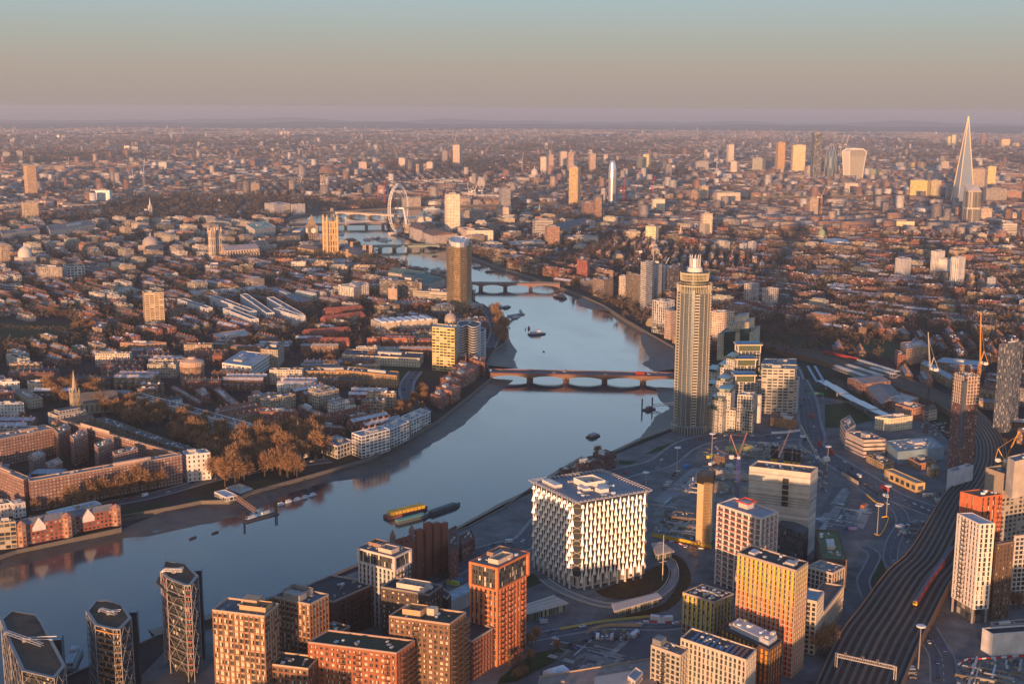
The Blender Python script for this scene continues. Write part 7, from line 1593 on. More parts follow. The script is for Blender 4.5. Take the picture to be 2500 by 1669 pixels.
for i, (a_, b_) in enumerate([((1150,892),(1350,962)),((1230,886),(1440,955)),((1300,856),(1540,930)),((1380,905),(1520,945))]):
 a, b = G(*q('f', *a_), VZ+5), G(*q('f', *b_), VZ+5); d = (b-a); an = atan2(d.y, d.x); mm = (a+b)/2; T = Thing('platform_canopy', ['front','second','rearmost','short right hand'][i]+' pale canopy over the station platforms', 'canopy', mm.x, mm.y, 'platform canopies'); m = MB(); m.box(mm.x, mm.y, VZ+4.6, d.length, 9, .5, an, (.6,.57,.5)); m.box(mm.x, mm.y, VZ+5.1, d.length, 2.5, .6, an, (.5,.48,.44)); T.part('roof', m)
 m = MB()
 for k in range(10): p = a.lerp(b, (k+.5)/10); m.beam((p.x,p.y,VZ),(p.x,p.y,VZ+4.6),.5,.5,(.4,.4,.4))
 T.part('post', m); m = MB(); m.box(mm.x, mm.y, VZ, d.length*1.1, 7, 1.0, an, (.3,.29,.28)); T.part('platform', m)
# bus station with twin upswept arms
m = MB(); c = [G(*q('f', *p), 8) for p in ((1060,985),(1120,1020),(1200,1070),(1290,1120),(1390,1170),(1480,1210))]
for i in range(len(c)-1):
 a, b = c[i], c[i+1]; mm = (a+b)/2; d = b-a; m.box(mm.x, mm.y, 7+.8*(i%2), d.length*1.02, 12, .8, atan2(d.y,d.x), (.42,.44,.47), 'metal')
 m.beam((mm.x,mm.y,0),(mm.x,mm.y,7),1,1,(.4,.4,.4))
for dx in (-45, 0):
 e0 = G(*q('f',1075+dx,995),8); e1 = G(*q('f',1015+dx,905),20); m.beam((e0.x,e0.y,7.5),(e1.x,e1.y,22),3,.7,(.5,.53,.58),'metal')
T = Thing('bus_station', 'undulating silver bus station roof with two upswept ski jump arms', 'station', c[0].x, c[0].y); T.part('roof', m); LAND.append((c[2].x, c[2].y, 'the bus station'))
occupy([c[0], c[-1], c[-1]+Vector((12,12)), c[0]+Vector((12,12))], 6)
# green road sign gantry
a, b = G(*q('F',1730,1075)), G(*q('F',1885,1085)); d = (b-a).normalized(); m = MB()
for e in (a, b): m.beam((e.x,e.y,0),(e.x,e.y,7.5),.4,.4,(.4,.4,.4))
m.beam((a.x,a.y,7),(b.x,b.y,7),.4,.4,(.4,.4,.4));
for t_, cl in ((.17,(.02,.35,.13)),(.5,(.6,.6,.6)),(.83,(.02,.35,.13))): p = a.lerp(b, t_); m.box(p.x, p.y-.4, 5.8, (b-a).length*.3, .3, 2.6, atan2(d.y,d.x), cl)
single('sign_gantry', m, 'green and white road sign gantry across the main road', 'sign', a.x, a.y)
# ---------------------------------------------------------------- tall lamps
lm_ = MB(); lm_.lathe(0, 0, [(.35,0),(.2,25)], 8, (.55,.5,.45), 'metal'); LPm = lm_.mesh('pole'); ld = MB(); ld.lathe(0, 0, [(.4,24.4),(2.2,24.7),(2.3,25.1),(1.9,25.5),(0,25.6)], 16, (.75,.72,.66)); LDm = ld.mesh('lamp_head')
for (z, x, yt, x2, yb_, lab) in (('K',1245,845,1225,1310,'tall disc headed lamp mast between viaduct and white clad tower'),('B',903,797,887,1135,'tall disc headed lamp mast in the middle of the slip road'),('B',803,1003,787,1335,'tall disc headed lamp mast by the yellow railed island'),('A',757,222,750,520,'tall disc headed lamp mast beside the river road curve'),('A',1122,72,1118,370,'tall disc headed lamp mast in front of the round glass tower'),('A',418,487,418,640,'tall disc headed lamp mast behind the right edge of the cube'),('B',267,382,258,640,'tall disc headed lamp mast beside the blue masted site lamp')):
 g = G(*q(z, x2, yb_)); h = height(*q(z, x, yt), q(z, x2, yb_)[1]); T = Thing('lamp_mast', lab, 'lamp post', g.x, g.y, 'disc headed lamp masts'); s = h/25.5
 put('pole', LPm, T, g.x, g.y, 0, 0, sc=(1.3,1.3,s)); put('lamp_head', LDm, T, g.x, g.y, 25*(s-1), 0, sc=(1.3,1.3,1))
g = G(*q('J',1600,1290)); m = MB(); m.lathe(g.x, g.y, [(.35,0),(.15,34)], 8, (.7,.6,.45)); m.beam((g.x-3,g.y,14),(g.x+3,g.y,14),.25,.25,(.7,.6,.5)); single('flagpole', m, 'slender bare flagpole with crosspiece in the garden right of the cube', 'flagpole', g.x, g.y)
for i, (x, yb_) in enumerate([(1762,375),(1802,380),(1902,400),(1944,405),(1996,412),(2040,418)]):
 g = G(*q('A', x, yb_)); m = MB(); m.lathe(g.x, g.y, [(1.7,0),(1.7,3.5)], 16, (.65,.38,.05)); m.lathe(g.x, g.y, [(1.75,3.5),(1.75,15),(1.3,15.3)], 16, (.025,.03,.035)); m.lathe(g.x, g.y, [(1.8,12.2),(1.8,12.9)], 16, (.5,.2,.1), cap=False); single('black_silo', m, 'tall black cylinder with orange base on the site, %s from left' % ['first','second','third','fourth','fifth','sixth'][i], 'silo', g.x, g.y, 'black cylinders on the site')
# hoardings, barriers and site clutter
def fence(z, pts, h, col, label, w_=.25, alt=None, name='hoarding', cat='fence'):
 c = smooth([Vector(p) for p in px(z, *pts)], 3); m = MB(); s = 0
 for a, b in zip(c, c[1:]):
  k = max(1, int((b-a).length/3))
  for i in range(k): u, v = a.lerp(b, i/k), a.lerp(b, (i+1)/k); s += 1; m.beam((u.x,u.y,h/2),(v.x,v.y,h/2),w_,h,alt if alt and s%2 else col)
 single(name, m, label, cat, c[0].x, c[0].y)
fence('A',(490,1170,640,1200,830,1240,1000,1280,1120,1300),3,(.65,.4,.03),'long yellow site hoarding behind the cube, curving to the frame tower')
fence('b',(1650,1170,1700,1140,1800,1120,2000,1120),2.4,(.45,.33,.22),'tan timber hoarding curving round the small site in the yard')
fence('b',(1480,1140,1700,1100,1900,1075,2050,1060),1.6,(.5,.42,.12),'pale yellow fence below the garden wall of the cube')
fence('b',(2010,1088,2150,1095,2260,1100),1,(.6,.05,.04),'red and white road barriers left of the short yellow panelled block',.6,(.7,.7,.7),'road_barrier','barrier')
fence('A',(590,1210,720,1230,900,1290,1090,1305),1,(.6,.05,.04),'red and white barriers along the foot of the yellow hoarding',.6,(.7,.7,.7),'road_barrier','barrier')
fence('K',(1650,1280,1750,1220,1900,1215,2349,1180),1.2,(.6,.05,.04),'red and white barriers round the site at the bottom right corner',.6,(.7,.7,.7),'road_barrier','barrier')
fence('B',(670,900,780,990,860,1010),1.2,(.7,.4,.03),'yellow barrier line beside the slip road',.5); fence('B',(840,1145,910,1150,830,1325,760,1320),1,(.7,.4,.03),'yellow railing round the paved traffic island',.5)
fence('B',(1140,980,1250,1030,1350,1075),.8,(.7,.7,.7),'white and black kerb barriers on the main road',.6,(.1,.1,.1),'road_barrier','barrier')
fence('B',(410,690,590,800),3.5,(.45,.36,.25),'tan timber hoarding wedge beside the slip road'); fence('F',(1305,1470,1450,1465,1630,1440),2.5,(.75,.73,.7),'white hoarding round the blackened brick hall')
m = MB()
for z, pts, n, sz in (('A',(560,1000,980,1000,1150,1230,500,1140),70,1.6),('A',(960,250,1700,170,2150,250,2150,430,1000,400),80,1.8),('K',(1700,1230,2400,1200,2500,1475,1650,1475),40,1.4),('B',(1250,880,1640,900,1640,1040,1300,930),40,2.2),('A',(1150,560,1480,560,1480,700,1150,740),40,2.5),('b',(1680,1150,1990,1140,1990,1190,1720,1210),50,1.6),('B',(1000,1230,1300,1150,1250,1400,1020,1420),50,2.2),('B',(1230,130,1560,150,1560,300,1300,260),60,2.5),('A',(2150,380,2349,380,2349,700,2150,600),50,2.5)):
 P4 = px(z, *pts)
 for _ in range(n):
  u, v = random.random(), random.random(); p = P4[0].lerp(P4[1], u).lerp(P4[3].lerp(P4[2], u), v); m.box(p.x, p.y, 0, random.uniform(.5,sz)*1.6, random.uniform(.5,sz), random.uniform(.4,2.2), random.uniform(0,3), jit(random.choice([(.5,.5,.5),(.3,.26,.2),(.12,.16,.25),(.3,.24,.12),(.5,.5,.48),(.25,.08,.06),(.15,.13,.12),(.3,.28,.26),(.2,.19,.18)]), .3))
for z, pts, n in (('A',(520,900,980,600,1160,440,1500,440),50),('A',(600,1150,1000,1220,1120,1120,700,950),40),('A',(960,280,1700,170,2150,250,2150,400),60),('K',(1700,1300,2300,1240,2500,1475,1700,1475),30)):
 P4 = px(z, *pts)
 for _ in range(n):
  u, v = random.random(), random.random(); p = P4[0].lerp(P4[1], u).lerp(P4[3].lerp(P4[2], u), v); an = random.choice((.6,2.15)); L = random.uniform(5,26); d = Vector((cos(an), sin(an)))*L/2; hh = random.uniform(.5,2.2); m.beam((p.x-d.x,p.y-d.y,hh/2),(p.x+d.x,p.y+d.y,hh/2),random.uniform(.3,1.6),hh,jit(random.choice([(.4,.37,.33),(.3,.22,.15),(.5,.48,.45),(.2,.17,.14)]),.25))
o = bpy.data.objects.new('site_debris', m.mesh('site_debris')); C.objects.link(o); o['kind'] = 'stuff'
CT = [('A',850,440,(.05,.2,.5),'blue site cabin beside the concrete yard'),('A',1120,408,(.7,.7,.7),'white site cabin near the head of the concrete core'),('A',1290,430,(.7,.68,.65),'long white site cabin behind the concrete core'),('b',820,835,(.05,.2,.4),'blue container by the river road'),('b',800,850,(.5,.5,.1),'yellow container by the river road, left of blue one'),('b',2100,1075,(.7,.7,.7),'left white container on the site road'),('b',2155,1078,(.7,.7,.7),'right white container on the site road'),('b',1955,1180,(.65,.65,.65),'white container in the small fenced site'),('B',645,1030,(.35,.12,.05),'rust red skip container in the yard'),('B',510,1270,(.04,.06,.2),'dark blue lorry trailer in the yard'),('B',1330,920,(.55,.5,.38),'cream stacked container by the white sheeted stump'),('B',1460,985,(.55,.5,.38),'second cream container further down the main road'),('A',1098,330,(.5,.5,.1),'yellow green container on the roundabout site')]
for z, x, y, c_, lab in CT:
 g = G(*q(z, x, y)); m = MB(); an = radians(random.choice((-20,-50,30))); m.box(g.x, g.y, 0, 9, 3, 2.8, an, c_)
 for k in range(10): d = Vector((cos(an), sin(an)))*(k*.9-4); m.box(g.x+d.x, g.y+d.y, .1, .12, 3.1, 2.6, an, tuple(x*.8 for x in c_))
 single('site_container', m, lab, 'container', g.x, g.y)
# ---------------------------------------------------------------- vehicles
def car_proto(col, van=False, bus=False):
 L, W, H = (4.4,1.8,1.45) if not van else (5.6,2.1,2.5)
 if bus: L, W, H = 11, 2.5, 4.3
 b = MB()
 if van or bus: b.slab([(-L/2,-W/2),(L/2,-W/2),(L/2,W/2),(-L/2,W/2)], .35, H, col)
 else:
  b.slab([(-L/2,-W/2),(L/2,-W/2),(L/2,W/2),(-L/2,W/2)], .3, .85, col)
  k = [(-1.7,.85),(1.1,.85),(.55,1.4),(-1.2,1.4)];
  for s in (-1, 1): b.face([(x,s*.75,z) for x, z in (k if s < 0 else k[::-1])], col)
  b.face([(-1.2,-.75,1.4),(.55,-.75,1.4),(.55,.75,1.4),(-1.2,.75,1.4)], col); b.face([(1.1,-.75,.85),(1.1,.75,.85),(.55,.75,1.4),(.55,-.75,1.4)], (.03,.03,.04), 'skin'); b.face([(-1.7,.75,.85),(-1.7,-.75,.85),(-1.2,-.75,1.4),(-1.2,.75,1.4)], (.03,.03,.04), 'skin')
 g = MB()
 if bus:
  for z in (1.2, 3.0): g.slab([(-L/2+.2,-W/2-.02),(L/2+.02,-W/2-.02),(L/2+.02,W/2+.02),(-L/2+.2,W/2+.02)], z, z+.8, (.03,.03,.04), 'skin')
 elif van: g.slab([(L/2-1.2,-W/2-.02),(L/2+.02,-W/2-.02),(L/2+.02,W/2+.02),(L/2-1.2,W/2+.02)], 1.4, 2.0, (.03,.03,.04), 'skin')
 else:
  for s in (-1, 1): p = [(-1.45,s*.77,.9),(.8,s*.77,.9),(.45,s*.77,1.33),(-1.15,s*.77,1.33)]; g.face(p if s < 0 else p[::-1], (.03,.03,.04), 'skin')
 w_ = MB()
 for r in range(8):
  a, c_ = 2*pi*r/8, 2*pi*(r+1)/8; w_.face([(.33*cos(a),-.12,.33*sin(a)),(.33*cos(c_),-.12,.33*sin(c_)),(.33*cos(c_),.12,.33*sin(c_)),(.33*cos(a),.12,.33*sin(a))], (.02,.02,.02))
 w_.face([(.33*cos(2*pi*r/8),-.12,.33*sin(2*pi*r/8)) for r in range(8)], (.2,.2,.2)); w_.face([(.33*cos(2*pi*r/8),.12,.33*sin(2*pi*r/8)) for r in range(8)][::-1], (.2,.2,.2))
 return b.mesh('body'), g.mesh('windows'), w_.mesh('wheel'), L, W
CARC = dict(white=(.75,.75,.75), black=(.03,.03,.035), silver=(.45,.46,.48), red=(.45,.04,.03), blue=(.05,.1,.25), grey=(.15,.15,.16)); protos = {}
def car(kind, cn, x, y, an, z, label, group):
 k = (kind, cn)
 if k not in protos: protos[k] = car_proto((.6,.42,.05) if cn == 'yellow' else CARC[cn], kind == 'van', kind == 'bus')
 b, g, w_, L, W = protos[k]; o = bpy.data.objects.new({'car':'parked_car' if 'parked' in label else 'car','van':'van','bus':'bus'}[kind], None); C.objects.link(o); o.location = (x, y, z+dz(x, y)); o.rotation_euler = (0,0,an); tagit(o, label, {'bus':'bus','van':'van','car':'car'}[kind], group)
 for nm, me in (('body', b), ('windshield', g)): c_ = bpy.data.objects.new(nm, me); C.objects.link(c_); c_.parent = o
 for sx in (-.3,.3):
  for sy in (-.5,.5): c_ = bpy.data.objects.new('wheel', w_); C.objects.link(c_); c_.parent = o; c_.location = (L*sx, W*sy*.94, .33)
PENDING = []
for nm, n, z in (('river_road',26,.12),('main_road',22,.12),('side_road',5,.12),('slip_road',4,.12),('embankment_road',12,.12),('curved_street',6,.12),('riverside_street',10,.12),('site_road',4,.12),('station_road',5,.12)):
 c, w_ = LANES[nm]
 for i in range(n):
  t_ = (i+random.uniform(.2,.8))/n*(len(c)-1); k = min(int(t_), len(c)-2); p = c[k].lerp(c[k+1], t_-k); d = (c[k+1]-c[k]).normalized(); ln = random.choice((-.37,-.13,.13,.37)) if w_ > 14 else random.choice((-.22,.22)); nn = Vector((-d.y, d.x)); p = p+nn*(w_*ln); an = atan2(d.y, d.x)+(pi if ln > 0 else 0)
  kind = random.choice(['car']*7+['van']+(['bus'] if nm in ('main_road','river_road') else [])); cn = 'red' if kind == 'bus' else ('white' if kind == 'van' else random.choice(['white','white','silver','grey','grey','black','black','blue','red']))
  PENDING.append((kind, cn, p.x, p.y, an, z, nm))
wb = [(z_, x, y) for z_, x, y in (('e',1105,928),('e',1310,928),('e',1445,930),('e',1510,931),('e',1770,936),('e',1990,942),('e',2045,942),('e',2100,946),('e',2170,948))]
a, b = G(*q('e',1040,930),6), G(*q('e',2330,958),6); an = atan2((b-a).y, (b-a).x)
for z_, x, y in wb: p = G(*q(z_, x, y), 6); s = (p-a).dot((b-a).normalized()); p = a+(b-a).normalized()*s+Vector((-sin(an), cos(an)))*random.choice((-6,-2.5,2.5,6)); PENDING.append(('bus' if x == 1990 else 'car', 'red' if x == 1990 else random.choice(['white','grey','silver','blue','black']), p.x, p.y, an, 6.05, 'red_road_bridge'))
for i in range(4): p = G(*q('A',835+40*i,1280+7*i)); PENDING.append(('car', ['white','blue','grey','grey'][i], p.x, p.y, radians(60), .05, 'row behind the cube'))
for x, y, cn in ((1450,1200,'white'),(1440,1230,'white'),(1555,1240,'black'),(1565,1260,'blue'),(1640,1215,'black'),(1665,1235,'grey')): p = G(*q('b', x, y)); PENDING.append(('car', cn, p.x, p.y, radians(random.choice((10,-50))), .15, 'yard street'))
# ---------------------------------------------------------------- boats, barges and jetties
def boat(z, x, y, L, ang, label, col=(.08,.08,.09), cab=(.6,.6,.6), cabn=1, W=None, name='boat', cargo=None, wz=WZ):
 g = G(*q(z, x, y), wz); W = W or L*.24; T = Thing(name, label, 'boat' if name != 'barge' else 'barge', g.x, g.y, z=0); a = radians(ang); c_, s_ = cos(a), sin(a)
 def R(u, v): return Vector((g.x+u*c_-v*s_, g.y+u*s_+v*c_))
 hl = [R(-L/2,-W*.42), R(L*.3,-W/2), R(L/2,0), R(L*.3,W/2), R(-L/2,W*.42)]; m = MB(); m.slab(hl, wz-.3, wz+L*.045+.6, col); T.part('hull', m)
 m = MB(); zz = wz+L*.045+.62; m.slab(inset(ccw(hl), W*.06), zz, zz+.15, tuple(min(1,x*1.5+.03) for x in col)); T.part('deck', m)
 if cabn:
  m = MB(); p = R(-L*.1,0); m.prism(rect(p.x,p.y,L*.55*cabn,W*.6,a), zz+.15, zz+(1.3 if name == 'barge' else .2+L*.06+.9), cab, bay=1.5, fl=3, wp=(.6,.4,0), rcol=cab);
  if L > 25 and name != 'barge': p = R(L*.05,0); m.slab(rect(p.x,p.y,L*.2,W*.45,a), zz+L*.06+1.1, zz+L*.06+3.2, cab)
  T.part('cabin', m)
 if cargo:
  for k in range(cargo[0]): m = MB(); p = R(-L*.38+k*L*.76/max(1,cargo[0]-1)*.95,0); m.slab(rect(p.x,p.y,L*.76/cargo[0]*.8,W*.8,a), zz+.15, zz+2.8, jit(cargo[1],.1)); T.part('cargo_box', m)
 return T
boat('b',505,400,42,9,'rust red barge stacked with yellow containers moored off right bank',(.2,.08,.06),cabn=0,name='barge',cargo=(9,(.65,.4,.05)),W=9)
boat('b',548,437,34,12,'green covered barge moored alongside the yellow container barge',(.1,.12,.13),(.12,.35,.3),1.5,name='barge',W=7)
boat('b',752,374,36,20,'lone grey green barge moored ahead of the yellow container barge',(.06,.07,.08),(.12,.17,.16),1.5,name='barge',W=7)
boat('e',1695,1345,17,20,'small working platform boat moored alone in the near river reach',(.05,.05,.06),(.3,.3,.32),1,W=9)
boat('e',1335,695,27,-12,'group of blue and white workboats moored midstream, main hull',(.05,.07,.12),(.65,.66,.68),1,W=12); boat('e',1295,697,14,40,'small white workboat left of the midstream workboat group',(.06,.06,.08))
boat('e',1282,658,16,60,'dark red boat moored just above the midstream workboat group',(.2,.03,.03),(.25,.06,.06)); boat('e',1260,664,8,60,'tiny white boat beside the dark red moored boat',(.4,.4,.4))
boat('e',1376,805,6,80,'tiny dark buoy boat alone midstream above the red road bridge',(.02,.03,.05),cabn=0)
boat('e',1100,524,20,20,'left white moored cruiser above the pier near the bowed tower',(.6,.6,.6)); boat('e',1143,524,22,25,'right white moored cruiser with dark hull near the bowed tower',(.06,.06,.08)); boat('e',1229,548,14,75,'white motor launch leaving a wake near the pier',(.6,.6,.62))
boat('e',1200,588,20,15,'white boat berthed at the floating pier left bank',(.5,.5,.5)); boat('e',1485,462,34,-80,'dark river restaurant boat moored near the right bank',(.06,.05,.06),(.3,.27,.28),1.4,W=9)
boat('e',960,270,26,-10,'blue hulled boat moored beyond the second bridge, left one',(.05,.07,.14)); boat('e',1035,297,22,-10,'black hulled boat moored beyond the second bridge, right one',(.03,.03,.04)); boat('e',682,198,14,-15,'small dark boat in the reach left of the bowed tower',(.03,.03,.04),cabn=.5)
boat('E',850,548,30,40,'white tour boat heading downstream from the cable bridge',(.7,.7,.7)); boat('E',1085,598,30,-15,'white and red tour boat left of the wheel pier',(.6,.55,.55)); boat('E',1165,590,36,-30,'long dark tour boat moored in a line by the wheel pier',(.12,.12,.14)); boat('E',1232,605,34,-10,'white tour boat nearest the wheel pier',(.65,.65,.66)); boat('E',855,430,24,20,'small boat beyond the cable bridge',(.1,.1,.12))
boat('E',1640,330,60,0,'white museum ship moored beyond the farthest bridge',(.6,.6,.6),W=9)
boat('a',1230,557,7,25,'left small dark moored rowing boat near left bank',(.03,.03,.04),cabn=0); boat('a',1372,523,7,25,'right small dark moored rowing boat near left bank',(.03,.03,.04),cabn=0); boat('a',995,517,6,20,'small blue boat stranded at the foreshore edge',(.04,.12,.25),cabn=0)
for i, (x, y) in enumerate([(1790,345),(1840,328),(1897,313),(1948,299),(1995,284)]): boat('a',x,y,8,20,'white covered dinghy moored in line, %s from the pontoon' % ['first','second','third','fourth','fifth'][i],(.65,.65,.66),(.65,.65,.66),1)
m = MB(); a, b = G(*q('a',1555,455),WZ), G(*q('a',1765,400),WZ); mm = (a+b)/2; an = atan2((b-a).y,(b-a).x); m.box(mm.x,mm.y,WZ-.3,(b-a).length,6,1.3,an,(.06,.06,.07))
for e in (a, a+(b-a)*.02, b, b-(b-a)*.05): m.beam((e.x,e.y,WZ-1),(e.x,e.y,WZ+10),.9,.9,(.03,.03,.03))
single('pontoon', m, 'dark floating pontoon with black piles off the pier pavilion', 'pontoon', mm.x, mm.y); boat('a',1608,432,13,25,'white and green sailing boats berthed at the pontoon, left',(.6,.6,.6)); boat('a',1700,405,14,25,'white and green sailing boats berthed at the pontoon, right',(.2,.3,.25))
def truss(a, b, z0, z1, label, w_=2.4, h=2.6, col=(.4,.24,.15)):
 m = MB(); A, B = Vector((*a, z0)), Vector((*b, z1)); d = (B-A).normalized(); sd = d.cross(Vector((0,0,1))).normalized(); n = max(5, int((B-A).length/3))
 for s in (-1,1):
  for hh in (0, h): m.beam(A+sd*w_/2*s+Vector((0,0,hh)), B+sd*w_/2*s+Vector((0,0,hh)), .3,.3,col)
  for i in range(n): p, r = A.lerp(B, i/n), A.lerp(B, (i+1)/n); m.beam(p+sd*w_/2*s+Vector((0,0,0 if i%2 else h)), r+sd*w_/2*s+Vector((0,0,h if i%2 else 0)), .2,.2,col)
 m.beam(A, B, w_, .25, (.2,.18,.16)); single('gangway', m, label, 'gangway', a[0], a[1])
truss(G(*q('a',1500,300),2), G(*q('a',1640,400),WZ+1.5), 2, WZ+1.5, 'brown steel truss gangway from the pier pavilion to the pontoon')
truss(G(*q('e',2210,1140),3), G(*q('e',2065,1155),WZ+2), 3, WZ+2, 'white arched gangway from the round tower bank to its pier', col=(.7,.7,.7))
m = MB(); a = G(*q('e',2045,1175),WZ); m.box(a.x,a.y,WZ-.3,16,9,1.6,.4,(.05,.05,.06)); m.box(a.x,a.y,WZ+1.3,7,4,2.5,.4,(.15,.15,.17))
for s in (-1,1): m.beam((a.x+7*s,a.y+3,WZ-1),(a.x+7*s,a.y+3,WZ+13),1.1,1.1,(.03,.03,.03))
single('pier', m, 'dark floating pier with two black piles near the round glass tower', 'pier', a.x, a.y)
truss(G(*q('e',1125,600),2), G(*q('e',1185,578),WZ+2), 2, WZ+2, 'pale gangway to the floating pier on the left bank', col=(.4,.42,.42)); m = MB(); a = G(*q('e',1200,575),WZ); m.box(a.x,a.y,WZ-.3,34,7,2.6,.3,(.2,.23,.23)); single('pier', m, 'grey green floating pier below the bowed brown tower', 'pier', a.x, a.y)
boat('a',470,1330,34,70,'grey houseboat moored between the two left glass towers',(.2,.22,.24),(.35,.38,.4),1.3,W=8)
for x, y, sx, sy, h, an, lab in ((-515,-640,60,22,31,.3,'added long stone shading block, unseen beyond the bottom edge below the solar roof block'),(-760,-520,70,24,30,.4,'added brick shading block, unseen beyond the bottom edge below the brick blocks'),(-640,-560,40,24,34,.4,'second added brick shading block, unseen beyond the bottom edge'),(-300,-690,60,24,34,.2,'added cream shading block, unseen beyond the bottom right edge'),(-900,-480,60,24,34,.4,'added glazed shading block, unseen beyond the bottom left edge'),(-400,-720,40,30,44,.2,'added tall shading block, unseen beyond the bottom edge behind the long stone one')):  # unseen blocks added below the frame to cast shade on the near facades
 pl = rect(x, y, sx, sy, an); T = mk('apartment_block', lab, 'apartment block', pl); block(T, pl, 0, h, (.4,.3,.22))
t('c',(1020,505),(1062,690),(1222,700),22,(.14,.09,.07),'apartment_block','apartment block','dark brown block with roof garden behind the white gridded block',None,rcol=(.12,.15,.07),clut=18,wp=(.5,.5,0))
t('A',(1140,300),(1260,345),(1300,300),9,(.22,.13,.08),'site_building','building','small brown windowed site building at the roundabout works',None,rcol=(.3,.3,.3),clut=3,plant=0)
t('A',(1265,225),(1350,245),(1560,215),4,(.5,.45,.2),'site_shed','shed','long yellow green roofed site shed at the roundabout works',None,rcol=(.4,.38,.15),wp=(0,0,0),clut=3,plant=0)
t('A',(1160,470),(1250,500),(1520,520),5,(.4,.36,.32),'site_wall','building','long low concrete retaining structure behind the slender concrete core',None,rcol=(.3,.28,.26),wp=(0,0,0),clut=14,plant=0)
t('A',(830,640),(860,690),(985,550),2.5,(.4,.38,.36),'site_wall','building','low concrete ledge at the edge of the excavation beside the cube',None,rcol=(.36,.34,.32),wp=(0,0,0),clut=6,plant=0)
t('A',(620,900),(660,960),(980,990),3,(.16,.12,.1),'site_wall','building','dark low site wall running from the cube to the concrete core',None,rcol=(.2,.17,.15),wp=(0,0,0),clut=6,plant=0)
for i, (x, y, r, h) in enumerate(((1195,660,11,6),(1420,690,9,5),(900,1080,7,3))):
 g = G(*q('A', x, y)); m = MB(); m.lathe(g.x, g.y, [(r,0),(r*.8,h*.4),(r*.45,h*.8),(r*.2,h),(0,h*1.02)], 11, (.3,.22,.15), 'roof', sx=1.3, sy=.8, rot=.5); single('earth_mound', m, ['larger','smaller','lowest'][i]+' heap of pale earth on the site behind the slender core' if i < 2 else 'low heap of dark earth beside the yellow hoarding', 'mound', g.x, g.y)
mb = MB()
for z_, pts, n in (('A',(500,900,980,560,1180,420,1500,430),60),('B',(160,1200,420,860,740,1060,440,1270),40),('b',(1500,1200,1900,1250,1900,1450,1500,1420),50),('A',(600,1180,1000,1230,1100,1200,900,1100),14)):
 P4 = px(z_, *pts)
 for _ in range(n):
  u, v = random.random(), random.random(); p = P4[0].lerp(P4[1], u).lerp(P4[3].lerp(P4[2], u), v); an = random.choice((.6,2.1))+random.uniform(-.05,.05); L = random.uniform(8,34); d = Vector((cos(an),sin(an)))*L/2; nn = Vector((-d.y,d.x)).normalized()*random.uniform(.3,2.4)
  mb.face([(a.x,a.y,.16+_*.002) for a in (p-d-nn, p+d-nn, p+d+nn, p-d+nn)], jit(random.choice([(.3,.28,.26),(.12,.11,.1),(.22,.2,.18),(.4,.38,.35)]),.2), 'roof')
o = bpy.data.objects.new('ground_patches', mb.mesh('ground_patches')); C.objects.link(o); o['kind'] = 'structure'
for cn, (z_, a_, b_, n) in enumerate((('b',(1690,1190),(1960,1205),9),('A',(760,480),(600,700),8),('K',(1130,1320),(1180,1440),4),('b',(1290,1010),(1400,1120),5),('B',(1020,1260),(1230,1180),7))):
 a, b = G(*q(z_, *a_)), G(*q(z_, *b_)); an = atan2((b-a).y,(b-a).x)+pi/2
 for i in range(n): p = a.lerp(b, i/n); PENDING.append((random.choice(['car','car','van']), random.choice(['white','grey','black','silver']), p.x, p.y, an, .06, 'parked row'))
# ---------------------------------------------------------------- labels for things placed by the street pattern
def proj(x, y, z=0):
 d = Vector((x-EX, y-EY, z+dz(x, y)-EH)); w_ = d.dot(_F)
 return (1250+FPX*d.dot(_R)/w_, 834.5-FPX*d.dot(_U)/w_, w_) if w_ > 1 else (-9999, -9999, w_)
ORD = ['nearest','second','third','fourth','fifth','sixth','seventh','eighth','ninth','tenth','eleventh','twelfth','thirteenth','fourteenth','fifteenth','sixteenth','seventeenth','eighteenth','nineteenth','twentieth']
ORD = ORD+[t_+' '+s_ if s_ else u_ for t_, u_ in (('twenty','twentieth'),('thirty','thirtieth'),('forty','fortieth'),('fifty','fiftieth')) for s_ in ('','first','second','third','fourth','fifth','sixth','seventh','eighth','ninth')][1:]
LMP = [(proj(x, y)[0], proj(x, y)[1], ph) for x, y, ph in LAND]
_seen = {}
def where(px_, py_, mw=9):
 mw = max(4, mw)
 """phrase that ties a place to the nearest landmark in the picture"""
 best = sorted(LMP, key=lambda l: hypot(l[0]-px_, (l[1]-py_)*1.6))
 for lx, ly, ph in best:
  if len(ph.split()) > mw: continue
  dx, dy = px_-lx, (py_-ly)*1.6
  s = ('right of' if dx > 0 else 'left of') if abs(dx) > abs(dy) else ('in front of' if dy > 0 else 'behind')
  if sum(1 for k in _seen if k[1] == (s, ph)) < 99: return s, ph, hypot(dx, dy)
def assign_labels(items):
 """items: (object, px, py, description). Equal descriptions at the same landmark are told apart by their order away from it."""
 B = {}
 for o, a, b, desc in items:
  s, ph, d = where(a, b, 8-len(desc.split())); B.setdefault((desc, s, ph), []).append((d, o))
 for (desc, s, ph), l in B.items():
  l.sort(key=lambda k: k[0]); base = _seen.get((desc, s, ph), 0)
  for i, (d, o) in enumerate(l):
   k = base+i
   if len(l) == 1 and base == 0: o['label'] = f'{desc} standing {s} {ph}' if len((desc+ph).split()) < 12 else f'{desc} {s} {ph}'
   else: o['label'] = f'{desc}, {ORD[min(k, len(ORD)-1)]} one {s} {ph}'
   if len(o['label'].split()) > 16: o['label'] = o['label'].replace(' one ', ' ').replace('leafless bare', 'bare').replace(' the ', ' ')
  _seen[(desc, s, ph)] = base+len(l)
